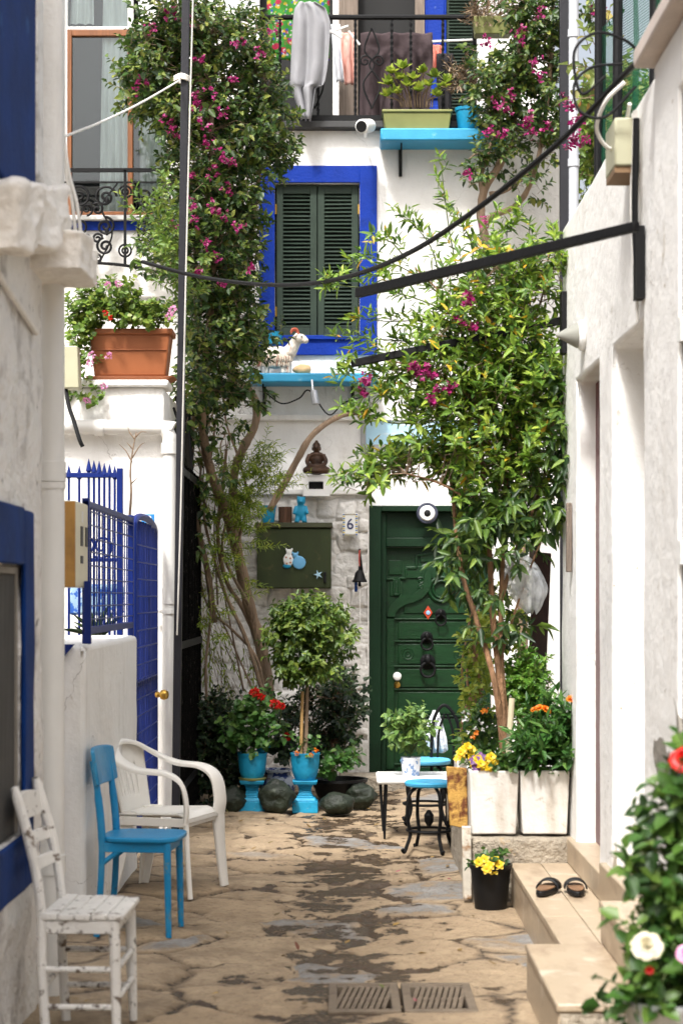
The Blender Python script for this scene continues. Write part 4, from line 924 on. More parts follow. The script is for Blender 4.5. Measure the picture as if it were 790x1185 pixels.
o = MB().tube(spl([P(722,95,7.35),P(700,118,7.4),P(690,150,7.5),P(706,172,7.55),P(722,150,7.6),P(728,120,7.5)],8), .008, 8).build('grey_wire', m_rope, loc=P(700,118,7.4)); tag(o, 'pale wire bending down to the box on the right wall', 'cable')
b = thing('junction_box', 'greenish beige box fixed high on the right wall', 'electrical box', (XR-.05, 7.6, 3.35))
MB().box(XR-.10,XR-.004,7.46,7.72,3.24,3.43).build('case', m_beige_box, b, bevel=.008); MB().box(XR-.098,XR-.006,7.47,7.71,3.215,3.238).build('base', M('rusty_edge', (.20,.12,.06), .7), b)
# cone wall lamp
c = Vector((XR-.004, 9.15, Z(388,9.15))); l = thing('wall_lamp', 'conical white lamp on the right wall above the doorways', 'lamp', c)
MB().lathe(c, [(.075,0),(.075,.018),(.06,.03)], 24, (-1,0,0)).build('back_plate', m_white, l); MB().lathe(c+Vector((-.03,0,0)), [(.060,0),(.062,.006),(.006,.105),(.001,.107)], 24, (-1,0,0)).build('cone_shade', M('grey_lamp_metal', (.24,.24,.21), .4, .1), l)
# security camera
c = P(423,146,15.35); s = thing('security_camera', 'small white bullet camera beside the turquoise balcony shelf', 'camera', c)
MB().lathe(c, [(.03,-.1),(.055,-.09),(.058,.09),(.05,.1)], 18, (-.35,-.9,-.25)).build('body', m_white, s); MB().lathe(c+Vector((-.035,-.09,-.025)), [(.045,0),(.045,.006),(.01,.004)], 16, (-.35,-.9,-.25)).build('lens', m_blackplastic, s); MB().tube([c+Vector((.02,.05,0)),c+Vector((.0,.2,-.02)),(c.x,YB-.1,c.z-.02)], .014, 8).build('bracket', m_white, s)
# turquoise shelves
def shelf(label, x0, x1, zt, th, brackets, y0=YB-.34):
    s = thing('wall_shelf', label, 'shelf', ((x0+x1)/2, YB-.02, zt))
    MB().box(x0,x1,y0,YB-.004,zt-th,zt).build('board', m_turq, s, bevel=.012)
    for bx in brackets:
        mb = MB(); mb.box(bx-.014,bx+.014,YB-.03,YB-.004,zt-th-.22,zt-th-.002); mb.beam((bx,YB-.03,zt-th-.2),(bx,y0+.06,zt-th-.01),.014,.014); mb.build('bracket', m_iron, s)
    return s
yS = YB-.3; zS1 = Z(148,yS-.04); zS2 = Z(431.5,yS-.04)
shelf('turquoise plank shelf under the balcony holding a planter and a blue pot', X(440,yS), X(594,yS), zS1, .10, (X(463,YB),X(575,YB)))
shelf('turquoise plank shelf under the shuttered window holding a goat figure', X(288,yS), X(437,yS), zS2, .075, (X(306,YB),X(408,YB)))
o = MB(); o.lathe(P(363,452,15.3), [(.028,0),(.03,.012),(.03,.11),(.026,.115)], 14, (.15,-.1,-1)); o.tube([P(362,452,15.3),P(361,440,15.35)], .01, 6); o = o.build('tin_lantern', M('galvanised_tin', (.40,.41,.43), .4, .1, metal=.6), loc=P(363,452,15.3)); tag(o, 'small grey tin lantern under the lower turquoise shelf', 'lantern')
o = MB().tube(spl([P(308,455,15.5),P(326,467,15.45),P(346,461,15.45),P(358,452,15.4),P(380,480,15.6),P(398,466,15.6),P(425,458,15.6)],6), .006, 6).build('lamp_wire', m_cable, loc=P(363,470,15.5)); tag(o, 'thin dark wire looping under the lower turquoise shelf', 'wire')
# goat figure
yg_ = YB-.22; c = P(320,431.5,yg_); c.z = zS2+.002; g = thing('goat_figure', 'white woolly goat figure with red horns on the lower shelf', 'figurine', c)
m_goat = M('cream_wool', (.68,.62,.54), .9, .1, 20, .8, 40, stretch=(1,1,.5), wear=[((.40,.16,.10), 16, .60, .66, .9, (1,1,.5))], bd=.02)
mb = MB(); mb.ell(c+Vector((-.02,0,.14)), (.165,.08,.095)); mb.tube([c+Vector((.10,-.005,.17)),c+Vector((.165,-.02,.275))], [.06,.042], 12); mb.ell(c+Vector((.185,-.04,.285)), (.062,.042,.042)); mb.ell(c+Vector((.235,-.055,.268)), (.028,.026,.026)); mb.tube([c+Vector((-.17,0,.17)),c+Vector((-.205,-.01,.13))], [.02,.008], 8)
for dx in (-.14,-.08,.05,.10):
    for dy in (-.045,.045): mb.tube([c+Vector((dx,dy,.10)),c+Vector((dx,dy,.0))], [.024,.018], 8)
mb.build('body', m_goat, g, remesh=.010)
mb = MB()
for row, (zz, yy) in enumerate(((.075,-.074),(.115,-.083))):
    for i in range(15): mb.ell(c+Vector((-.165+.019*i+.009*row, yy+.02*abs((i-7)/8)**2, zz+.005*(i % 2))), (.0095,.014,.030), 8, 6)
mb.build('wool_fringe', M('striped_wool', (.62,.54,.44), .9, .1, 8, wear=[((.28,.10,.06), 22, .54, .58, .9, (3,1,.25))]), g)
for s_ in (-1,1):
    MB().tube([c+Vector((.165,-.03+.035*s_,.315)),c+Vector((.145,-.03+.07*s_,.295))], [.014,.005], 8).build('ear', m_goat, g)
    MB().ell(c+Vector((.205,-.045+.036*s_,.297)), (.006,.006,.006)).build('eye', m_blackplastic, g)
    MB().tube(spl([c+Vector((.175,-.03+.02*s_,.32)),c+Vector((.165,-.03+.03*s_,.355)),c+Vector((.135,-.03+.045*s_,.36)),c+Vector((.115,-.03+.05*s_,.335))],5), [.015,.005], 8).build('horn', M('red_horn', (.42,.09,.05), .6), g)
o = MB(); q = c+Vector((-.03,0,.246)); o.lathe(q, [(.062,0),(.078,.085),(.080,.095),(.068,.09),(.055,.02)], 20); o = o.build('turquoise_cup', m_turq_pot, loc=q); tag(o, 'turquoise cup balanced on the back of the goat figure', 'cup')
c = P(350,431.5,yg_); c.z = zS2+.002; o = MB().rock(c+Vector((0,0,.035)), (.075,.05,.045), 5, .15, 3).build('seashell', M('sandy_shell', (.55,.38,.20), .7, .2, 12), loc=c, sharp=180); tag(o, 'sandy brown shell on the lower shelf beside the goat figure', 'shell')
# white niche box and seated statue
yk = YB-.24; z0, z1 = Z(574,yk), Z(549.5,yk); b = thing('niche_box', 'white painted box with a dark slot mounted above the green meter cupboard', 'box', P(366,574,YB-.1))
mb = MB(); mb.walls('Y', yk, YB-.16, X(350.5,yk), X(381.5,yk), z0, z1, [(X(357,yk),X(374,yk),Z(566,yk),Z(557,yk))]); mb.box(X(351.5,yk),X(380.5,yk),YB-.158,YB-.004,z0+.002,z1-.002); mb.build('case', m_white, b, weld=True)
MB().box(X(356,yk),X(375,yk),YB-.162,YB-.1585,z0+.01,z1-.01).build('slot_back', m_dark, b)
c = Vector((X(366,yk), yk+.06, z1+.002)); mb = MB()
mb.ell(c+Vector((0,0,.045)), (.085,.06,.045)); 
for s in (-1,1): mb.tube(spl([c+Vector((.03*s,0,.05)),c+Vector((.085*s,-.045,.035)),c+Vector((.03*s,-.085,.03)),c+Vector((-.03*s,-.08,.025))],5), [.034,.02], 10); mb.tube(spl([c+Vector((.052*s,0,.165)),c+Vector((.075*s,-.02,.11)),c+Vector((.05*s,-.06,.075)),c+Vector((.0,-.075,.065))],5), [.022,.015], 10)
mb.ell(c+Vector((0,.005,.11)), (.052,.038,.08)); mb.ell(c+Vector((0,.005,.165)), (.062,.032,.026)); mb.tube([c+Vector((0,0,.17)),c+Vector((0,-.002,.205))], .018, 8); mb.ell(c+Vector((0,-.004,.222)), (.032,.034,.040)); mb.ell(c+Vector((0,.006,.24)), (.034,.034,.03)); mb.ell(c+Vector((0,.004,.27)), (.015,.015,.016)); mb.ell(c+Vector((0,-.038,.218)), (.006,.008,.010))
for s in (-1,1): mb.ell(c+Vector((.033*s,.004,.215)), (.006,.01,.018))
o = mb.build('seated_statue', m_bronze, loc=c, remesh=.006); tag(o, 'small bronze seated figure on the white niche box', 'statue')
# green meter cupboard
ym_ = YB-.30; x0, x1, z0, z1 = X(297,ym_), X(383,ym_), Z(681,ym_), Z(605,ym_); b = thing('meter_cupboard', 'olive green metal meter cupboard on the rubble wall left of the door', 'cupboard', ((x0+x1)/2, YB-.05, z0))
MB().box(x0,x1,ym_+.02,YB-.05,z0,z1-.04).build('case', m_meter, b, bevel=.004); MB().box(x0+.004,x1-.004,ym_,ym_+.018,z0+.006,z1-.05).build('door', m_meter, b, bevel=.004)
mb = MB(); mb.frustum(((x0+x1)/2,(ym_+YB-.05)/2-.005), z1-.038, z1+.002, x1-x0+.03, YB-.05-ym_+.03, x1-x0+.02, YB-.05-ym_+.02); mb.build('lid', M('rusty_olive_lid', (.045,.050,.02), .6, .2, 5, wear=[((.12,.075,.03), 7, .55, .66)]), b, bevel=.004)
h = Vector((X(376,ym_), ym_-.012, Z(668,ym_))); mb = MB(); mb.box(h.x-.011,h.x+.011,h.y-.012,h.y+.012,h.z-.045,h.z+.045); mb.build('handle', m_blackplastic, b, bevel=.004)
# ornaments stuck to it
d = ym_-.012; o = thing('hanging_ornament', 'white painted cat shaped ornament on the olive cupboard', 'ornament', P(334,650,d)); mb = MB()
mb.ell(P(333.5,648,d), (.042,.012,.055)); mb.ell(P(334.5,639,d), (.026,.012,.026))
for q in (331,338): mb.ell(P(q,635.5,d), (.008,.008,.012))
mb.build('body', m_white, o, remesh=.006); mb = MB()
for (a, e) in ((331,645),(336,646),(332,652),(336,651)): mb.ell(P(a,e,d-.012), (.008,.004,.008))
mb.build('painted_dots', M('rose_glaze', (.55,.25,.15), .4), o); mb = MB(); mb.ell(P(332,655,d+.002), (.034,.013,.018)); mb.build('blue_base', m_turq_pot, o)
mb = MB(); mb.lathe(P(346,651,d), [(.002,-.010),(.048,-.010),(.055,0),(.050,.010),(.002,.014)], 24, (0,-1,0)); mb.ell(P(341.5,642.5,d), (.024,.012,.02))
for q in (338.5,344.5): mb.ell(P(q,639.5,d), (.008,.008,.011))
o = mb.build('hanging_ornament', M('sky_blue_glaze', (.16,.44,.72), .35, .08), loc=P(346,651,d), remesh=.006); tag(o, 'sky blue round cat ornament on the olive cupboard', 'ornament')
poly = []
c = P(368,665,d)
for i in range(10): w = math.pi/2+i*math.pi/5+.3; r_ = .042 if i % 2 == 0 else .013; poly.append((c.x+r_*math.cos(w), c.z+r_*math.sin(w)))
o = MB().prism(poly, d-.006, d+.008).build('starfish', M('pale_blue_glaze', (.40,.62,.76), .5), loc=c, bevel=.004); tag(o, 'pale blue starfish on the olive cupboard', 'ornament')
# things on the cupboard
q = Vector((X(310,ym_+.08), ym_+.09, z1+.004)); o = MB(); o.lathe(q, [(.050,0),(.052,.008),(.062,.09),(.070,.135),(.072,.14),(.062,.135),(.05,.11)], 20); o = o.build('turquoise_pot', m_turq_pot, loc=q); tag(o, 'empty turquoise pot on top of the olive cupboard', 'pot')
q = Vector((X(348,ym_+.08), ym_+.08, z1+.004)); mb = MB(); mb.ell(q+Vector((0,0,.08)), (.046,.04,.065)); mb.ell(q+Vector((.003,-.01,.175)), (.036,.036,.038)); mb.ell(q+Vector((.003,-.046,.168)), (.016,.018,.014))
for s in (-1,1): mb.ell(q+Vector((.003+.026*s,0,.206)), (.012,.008,.013)); mb.tube([q+Vector((.02*s,0,.06)),q+Vector((.032*s,-.03,.0))], [.026,.02], 8); mb.tube([q+Vector((.035*s,0,.13)),q+Vector((.055*s,-.035,.07))], [.018,.014], 8)
mb.ell(q+Vector((0,0,.13)), (.032,.03,.03)); o = mb.build('bear_figure', m_turq_pot, loc=q, remesh=.007); tag(o, 'turquoise bear figure standing on the olive cupboard', 'figurine')
q = Vector((X(330,ym_+.1), ym_+.12, z1+.004)); o = MB().tube([q,q+Vector((0,0,.13))], .055, 16).build('log', M('split_log', (.12,.06,.035), .9, .4, 8, .9, 20, stretch=(8,8,1)), loc=q); tag(o, 'short brown log standing between the pot and the bear figure', 'log')
# bell
c = P(416,668,YB-.20); b = thing('door_bell', 'black iron bell hanging on the wall left of the green door', 'bell', c)
MB().lathe(c, [(.060,-.04),(.062,-.032),(.048,-.01),(.036,.035),(.022,.055),(.012,.06),(.010,.09)], 20).build('bell', m_iron, b); MB().tube([c+Vector((0,0,-.03)),c+Vector((0,0,-.075))], [.008,.015], 8).build('clapper', m_iron, b)
mb = MB(); mb.tube(spl([c+Vector((0,0,.085)),c+Vector((-.004,.0,.16)),c+Vector((0,.02,.22))],4), .006, 6); mb.build('red_cord', M('red_cord', (.45,.08,.06), .8), b)
MB().tube(spl([c+Vector((0,.02,.225)),c+Vector((.0,.12,.20)),c+Vector((.03,.13,-.01))],4), .010, 8).build('bracket', m_iron, b); MB().tube([c+Vector((0,0,-.08)),c+Vector((.003,0,-.38))], .005, 6).build('pull_string', m_rope, b); MB().box(c.x-.042,c.x-.018,c.y-.012,c.y+.01,c.z-.12,c.z-.03).build('blue_charm', m_blue_dark, b, bevel=.008)
# eye charms on the door
c = P(494,594,YB-.07); o = thing('eye_ornament', 'round dark blue plate with a white ring and black pupil above the door', 'ornament', c)
MB().lathe(c, [(.086,0),(.088,.006),(.08,.014),(.002,.014)], 28, (0,-1,0)).build('plate', M('slate_plate', (.035,.04,.065), .5, .3, 20), o); MB().lathe(c+Vector((0,-.012,0)), [(.062,0),(.064,.006),(.055,.016),(.002,.018)], 28, (0,-1,0)).build('white_ring', m_white, o); MB().lathe(c+Vector((0,-.028,0)), [(.028,0),(.028,.004),(.02,.007),(.002,.008)], 20, (0,-1,0)).build('pupil', m_blackplastic, o)
c = P(495,709,YB+.08); o = thing('eye_charm', 'small red diamond charm with a blue centre on the green door', 'ornament', c); MB().prism([(c.x-.038,c.z),(c.x,c.z+.058),(c.x+.038,c.z),(c.x,c.z-.058)], c.y-.006, c.y+.01).build('diamond', M('red_glass', (.42,.05,.02), .3), o, bevel=.003); MB().lathe(c+Vector((0,-.006,0)), [(.018,0),(.018,.006),(.002,.01)], 16, (0,-1,0)).build('eye', M('eye_blue', (.25,.40,.62), .3), o)
# ------------------------------------------------------------------ balcony laundry and pots
def cloth(name, label, rows, Y, mat, **k):
    mb = MB(); drape(mb, [(Z(a,Y),X(l,Y),X(r_,Y)) for a, l, r_ in rows], Y, **k); o = mb.build(name, mat, loc=P((rows[0][1]+rows[0][2])/2, rows[0][0], Y), sharp=180, solid=.004, fixn=False); return tag(o, label, 'laundry')
def floral():
    m = bpy.data.materials.new('floral_print'); nt, N, L = nodes_of(m); out = N.new('ShaderNodeOutputMaterial'); b = N.new('ShaderNodeBsdfPrincipled'); L.new(b.outputs[0], out.inputs[0]); b.inputs['Roughness'].default_value = .9
    v = coords(N, L, (1,.2,1)); c = None; base = (.03,.20,.02)
    for k, (sc, col, lo, hi) in enumerate(((11,(.35,.012,.05),.16,.20),(15,(.42,.30,.02),.12,.16),(19,(.03,.06,.30),.10,.13),(26,(.45,.40,.38),.10,.13))):
        t = N.new('ShaderNodeTexVoronoi'); t.inputs['Scale'].default_value = sc; mp = N.new('ShaderNodeMapping'); mp.inputs['Location'].default_value = (k*3.1,0,k*1.7); L.new(v, mp.inputs[0]); wv = N.new('ShaderNodeTexNoise'); wv.inputs['Scale'].default_value = 20; L.new(mp.outputs[0], wv.inputs['Vector']); ad = N.new('ShaderNodeVectorMath'); sm = N.new('ShaderNodeVectorMath'); sm.operation = 'SCALE'; sm.inputs['Scale'].default_value = .05; L.new(wv.outputs['Color'], sm.inputs[0]); L.new(mp.outputs[0], ad.inputs[0]); L.new(sm.outputs[0], ad.inputs[1]); L.new(ad.outputs[0], t.inputs['Vector'])
        f = remap(N, L, t.outputs['Distance'], lo*1.9, hi*2.0, 1, 0); c = mixc(N, L, f, c if c is not None else base, col)
    L.new(c, b.inputs['Base Color']); return m
cloth('floral_cloth', 'green cloth printed with bright red and yellow flowers hanging on the balcony', [(-20,308,381),(20,309,381),(70,312,380)], 15.95, floral(), amp=.03, waves=3)
fab = lambda n, c: M(n, c, .9, .08, 6, .3, 200)
cloth('grey_sweater', 'pale grey knitted top hung over the balcony rail', [(2,346,364),(10,341,377),(28,339,383),(75,337,380),(98,336,376),(101,337,366),(122,345,364),(139,350,360)], 15.46, fab('grey_knit', (.27,.27,.285)), amp=.05, waves=2.1, seed=3, bulge=.02)
cloth('pink_shirt', 'pale pink shirt on the balcony next to the weathered board', [(38,394,410),(55,394,412),(98,398,412)], 15.9, fab('pink_cotton', (.70,.40,.34)), amp=.03, waves=2, seed=5)
cloth('white_shirt', 'small white garment by the pale grey knit on the balcony', [(28,383,393),(60,385,399),(95,388,401)], 15.95, fab('white_cotton', (.70,.72,.76)), amp=.03, waves=2, seed=6)
cloth('brown_cloth', 'large dark brown cloth hanging over the balcony rail behind the planter', [(38,417,500),(70,417,500),(143,414,496)], 15.8, fab('dark_brown_cotton', (.050,.033,.036)), amp=.06, waves=3.6, seed=1)
cloth('dark_trousers', 'dark trousers hanging on the balcony right of the brown cloth', [(62,505,524),(90,505,523),(140,507,523)], 15.85, fab('black_cotton', (.02,.018,.02)), amp=.03, waves=2.2, seed=8)
cloth('coral_shirt', 'coral garment beside the blue door on the balcony', [(52,500,511),(66,500,510),(86,501,508)], 15.95, fab('coral_cotton', (.62,.20,.15)), amp=.02, waves=2, seed=9)
o = MB(); o.tube([P(370,28,15.75),P(395,44,15.75)], .010, 6); o.tube([P(380,38,15.75),P(403,30,15.75)], .010, 6); o.tube([P(403,36,15.8),P(416,52,15.8)], .010, 6); o.tube([P(500,48,15.7),P(548,46,15.7)], .010, 6); o = o.build('drying_rack', m_white, loc=P(400,40,15.75)); tag(o, 'white wire drying rack frame behind the balcony rail', 'drying rack')
# ------------------------------------------------------------------ pots, pedestals, stones at the back wall
yp1 = 13.75
def pedestal(px, Y, label):
    c = Vector((X(px,Y), Y, 0)); s = Y/F; z = lambda py: Z(py,Y); b = 936.5
    mb = MB(); k = lambda py: max(0, z(py))
    mb.frustum((c.x,c.y), -.01, .075, 30*s, 30*s, 29*s, 29*s); mb.frustum((c.x,c.y), .0752, .10, 27*s, 27*s, 22*s, 22*s); [mb.frustum((c.x,c.y), .1003+.0115*i, .1003+.0115*(i+1), *(2*[2*s*(7.2+4.6*abs((i-4.2)/5.2)**2.2)]), *(2*[2*s*(7.2+4.6*abs((i-3.2)/5.2)**2.2)])) for i in range(8)]; mb.frustum((c.x,c.y), .193, .222, 26*s, 26*s, 29*s, 29*s)
    o = mb.build('pedestal', m_turq_pot, loc=c, bevel=.008, seg=2); tag(o, label, 'pedestal', 'turquoise pedestals by the back wall'); return c
def bowl(c, z, label, s=1., cat='flower pot', group=None, name='potted_plant', mat=None, prof=None):
    t = thing(name, label, cat, (c.x,c.y,z), group)
    prof = prof or [(.070,0),(.075,.006),(.094,.06),(.102,.13),(.104,.175),(.108,.182),(.108,.195),(.098,.195),(.094,.17)]
    MB().lathe((c.x,c.y,z), [(a*s,b*s) for a, b in prof], 28).build('pot', mat or m_turq_pot, t)
    MB().lathe((c.x,c.y,z+(prof[-1][1]-.005)*s), [(.001,.008),(prof[-1][0]*s,0)], 20, cap=False).build('soil', m_soil, t); return t
c1 = pedestal(292, yp1, 'left turquoise pedestal, under the red geranium pot'); c2 = pedestal(353, yp1, 'right turquoise pedestal, under the clipped round shrub pot')
for c in (c1, c2): pass
pot1 = bowl(c1, .224, 'turquoise pot of red geraniums on the left pedestal')
pot2 = bowl(c2, .224, 'turquoise pot with a bamboo staked round shrub on the right pedestal')
MB().lathe((c1.x,c1.y,.222), [(.095,0),(.1,.01),(.1,.018),(.09,.018)], 24).build('saucer', m_olive_box, pot1)
# dark green stones
for (px, py, w_, h_, Y, sd, lab) in ((268,924,22,15,13.7,1,'dark green stone left of the turquoise pedestals'),(320,922,24,20,13.62,2,'rough dark green stone between the two turquoise pedestals'),(390,927,24,13,13.55,3,'smooth oval dark green stone right of the turquoise pedestals'),(418,920,20,15,13.95,4,'dark green stone nearest the door, partly behind the oval one')):
    c = Vector((X(px,Y), Y, Z(py,Y))); s = Y/F; o = MB().rock((c.x,c.y,h_*s*.9), (w_*s*.86, w_*s*.7, h_*s*1.0), sd, .10 if sd == 3 else .16, 4).build('stone', m_green_stone, loc=(c.x,c.y,0), sharp=180); tag(o, lab, 'stone', 'dark green stones by the back wall')
jar = bowl(Vector((X(321,14.15),14.15,0)), 0, 'blue and white glazed jar behind the rough green stone', .0+1, 'jar', None, 'glazed_jar', M('blue_white_glaze', (.50,.55,.62), .3, .1, 6, wear=[((.03,.06,.22), 15, .50, .53),((.20,.08,.05), 9, .60, .64)]), [(.09,0),(.12,.05),(.135,.13),(.12,.20),(.095,.225),(.105,.245),(.13,.25),(.13,.265),(.10,.265),(.09,.24)])
bp = bowl(Vector((X(392,14.1),14.1,0)), .0, 'wide black bowl planter behind the oval green stone', 1.0, 'planter', None, 'planter_bowl', m_blackplastic, [(.10,0),(.16,.07),(.20,.17),(.215,.18),(.215,.20),(.19,.20),(.18,.16)])
o = MB(); q = P(299,868,13.9); o.tube(spl([q+Vector((-.05,0,-.12)),q+Vector((-.02,0,-.04)),q+Vector((.05,0,.03))],5), [.022,.03], 8); o.ell(q+Vector((.06,0,.04)), (.04,.025,.028)); o.tube([q+Vector((.03,0,.03)),q+Vector((.0,0,.06))], .02, 8); o = o.build('bird_figure', m_turq_pot, loc=q, remesh=.01); tag(o, 'turquoise bird shaped ornament among the geranium leaves', 'ornament')
# ------------------------------------------------------------------ table, stool, garden chair
yt = 12.35; zt = Z(897,yt); t = thing('low_table', 'low table with a white top and black wire legs near the green door', 'table', (X(478,yt), yt, 0))
x0, x1 = X(436,12.1), X(436,12.1)+.52; mb = MB(); mb.box(x0,x1,12.08,12.62,zt-.035,zt); mb.build('table_top', m_white, t, bevel=.016, seg=3)
for lx, ly in ((x0+.045,12.14),(x1-.045,12.14),(x0+.045,12.56),(x1-.045,12.56)):
    mb = MB(); s = 1 if lx < (x0+x1)/2 else -1
    mb.tube(spl([(lx-.018,ly,zt-.036),(lx-.014,ly,.25),(lx+.004*s,ly,0)],5), .007, 6); mb.tube(spl([(lx+.018,ly,zt-.036),(lx+.014,ly,.25),(lx+.004*s,ly,0.002)],5), .007, 6); mb.build('leg', m_iron, t)
def metal_legs(root, cx, cy, zt, r, yaw=.5):
    for i in range(4):
        w = yaw+i*math.pi/2; a = Vector((math.cos(w), math.sin(w), 0)); mb = MB(); c = Vector((cx,cy,0))
        mb.tube(spl([c+a*r*.55+Vector((0,0,zt)),c+a*r*.9+Vector((0,0,zt-.05)),c+a*r*.98+Vector((0,0,zt*.55)),c+a*r*.85+Vector((0,0,zt*.3)),c+a*r*1.0+Vector((0,0,.05)),c+a*r*1.12+Vector((0,0,.012)),c+a*r*1.22+Vector((0,0,.03))],6), .011, 8); mb.build('leg', m_iron, root)
    mb = MB(); mb.tube(spiral((cx,cy,0), r*.9, r*.9, 1, 0, 4)[:0]+[Vector((cx+r*.88*math.cos(w),cy+r*.88*math.sin(w),zt*.34)) for w in np.linspace(0,2*math.pi,25)[:-1]], .009, 6, closed=True); mb.build('ring_stretcher', m_iron, root)
ys_ = 11.5; zt = Z(904,ys_); t = thing('stool', 'round stool with a bright blue seat and curled black iron legs', 'stool', (X(496,ys_), ys_, 0))
MB().lathe((X(496,ys_),ys_,zt-.03), [(.001,0),(.135,0),(.145,.008),(.147,.022),(.138,.032),(.001,.036)], 32, cap=False).build('seat', M('sky_blue_seat_paint', (.06,.40,.68), .45, .06, 5), t)
metal_legs(t, X(496,ys_), ys_, zt-.03, .15, .45)
MB().lathe((X(496,ys_),ys_,zt*.55-.03), [(.01,-.05),(.028,-.02),(.03,.02),(.01,.05)], 10).build('iron_knot', m_iron, t)
yh = 12.95; zt = .44; cx = X(492,yh); t = thing('garden_chair', 'iron garden chair with a round blue seat and hooped back behind the table', 'chair', (cx, yh, 0))
MB().lathe((cx,yh,zt-.03), [(.001,0),(.165,0),(.172,.01),(.172,.025),(.16,.034),(.001,.036)], 32, cap=False).build('seat', M('light_blue_seat_paint', (.10,.42,.66), .45, .06, 5), t)
metal_legs(t, cx, yh, zt-.03, .17, .8)
B = lambda a, b, y=yh+.10: Vector((X(a,y),y,Z(b,y)))
mb = MB(); mb.tube(spl([B(499,893),B(499,860),B(502,832),B(511,817),B(520,820),B(529,836),B(532,862),B(532,893)],6), .012, 8); mb.tube(spl([B(506,890),B(507,850),B(514,826)],5), .008, 8); mb.tube(spl([B(524,890),B(524,850),B(517,826)],5), .008, 8); mb.build('hoop_back', m_iron, t)
mb = MB(); q = yh+.17; drape(mb, [(Z(822,q),X(501,q),X(507,q)),(Z(836,q),X(494,q),X(511,q)),(Z(852,q),X(491,q),X(516,q)),(Z(868,q),X(494,q),X(518,q)),(Z(871,q),X(498,q),X(514,q))], q, .018, 3.3, 2, bulge=.06); o = mb.build('carrier_bag', M('white_carrier_bag', (.68,.70,.74), .35, .06, 9, .6, 30), loc=P(504,818,q), sharp=180, solid=.004, fixn=False); tag(o, 'white plastic carrier bag hung on the garden chair back', 'bag')
# ------------------------------------------------------------------ planters on the ledge
def square_planter(label, x0, x1, y0, d, z0, z1, tilt=0, mat=None):
    t = thing('square_planter', label, 'planter', ((x0+x1)/2, y0+d/2, z0), 'square white planters on the ledge'); cx, cy = (x0+x1)/2, y0+d/2; w_ = x1-x0
    mb = MB(); w0, d0 = w_*.90, d*.86
    def ring(w, d, z): return [(cx-w/2,cy-d/2,z),(cx+w/2,cy-d/2,z),(cx+w/2,cy+d/2,z),(cx-w/2,cy+d/2,z)]
    v = ring(w0,d0,z0)+ring(w_,d,z1)+ring(w_-.035,d-.035,z1)+ring(w_-.05,d-.05,z1-.04); f = [(0,3,2,1)]
    for k in range(3): f += [(4*k+i, 4*k+(i+1) % 4, 4*k+4+(i+1) % 4, 4*k+4+i) for i in range(4)]
    f.append((12,13,14,15)); mb.raw(v, f); mb.build('box', mat or m_planter, t, bevel=.008, seg=2, subdiv=3, disp=.006, dscale=.2)
    mb = MB(); mb.raw([(cx-w_/2+.02,cy-d/2+.02,z1-.03),(cx+w_/2-.02,cy-d/2+.02,z1-.03),(cx+w_/2-.02,cy+d/2-.02,z1-.03),(cx-w_/2+.02,cy+d/2-.02,z1-.03)], [(0,1,2,3)]); mb.build('soil', m_soil, t, fixn=False)
    return t
yL = 9.68; ZL = .335; zTp = Z(892,yL)
pA = square_planter('left square white planter on the ledge, holding yellow pansies', X(543,yL), X(600,yL), yL, .27, ZL, zTp)
pB = square_planter('right square white planter on the ledge, holding orange marigolds', X(601.5,yL), X(659,yL), yL, .27, ZL, zTp)
pC = square_planter('square white planter standing behind the left one, nearest the rusty panel', X(528,10.02), X(553,10.02), 10.0, .26, ZL, Z(880,10.02))
q = 9.9; pts = [(516,887),(540,889),(541,960),(533,958),(520,955)]
o = MB().prism([(X(a,q),Z(b,q)) for a, b in pts], q, q+.02).build('rusty_panel', m_rust, loc=P(528,957,q), bevel=.004); tag(o, 'rusty yellow sheet metal panel at the end of the planters', 'panel')
o = MB(); o.beam(P(540.5,1040,9.62),P(539,956,9.62),.045,.045,up=(0,1,0)); o = o.build('white_post', M('peeling_white_post', (.60,.55,.46), .8, .15, 6, .4, 30, wear=[((.28,.14,.05), 9, .52, .62), ((.12,.06,.03), 18, .62, .70)]), loc=P(540,1040,9.62), bevel=.006); tag(o, 'short peeling white post propping the rusty panel', 'post')
# black flower pot
c = Vector((.74, 9.44, 0)); bk = thing('flower_pot', 'black plastic pot of yellow pansies standing beside the marble landing', 'flower pot', c); MB().lathe(c, [(.078,0),(.08,.005),(.1,.20),(.106,.20),(.108,.222),(.098,.222),(.092,.19)], 28).build('pot', m_blackplastic, bk); MB().lathe(c+Vector((0,0,.195)), [(.001,.006),(.094,0)], 20, cap=False).build('soil', m_soil, bk)
# patterned pot on the table
zt = Z(897,12.35); c = Vector((X(475,12.3), 12.3, zt+.002)); tp = thing('potted_plant', 'leafy plant in a blue speckled white pot on the low table', 'potted plant', c); MB().lathe(c, [(.052,0),(.055,.004),(.064,.115),(.066,.12),(.058,.12),(.054,.10)], 24).build('pot', M('speckled_white_pot', (.66,.68,.72), .4, .05, 6, wear=[((.16,.26,.46), 26, .52, .56)]), tp); MB().lathe(c+Vector((0,0,.105)), [(.001,.005),(.056,0)], 18, cap=False).build('soil', m_soil, tp)
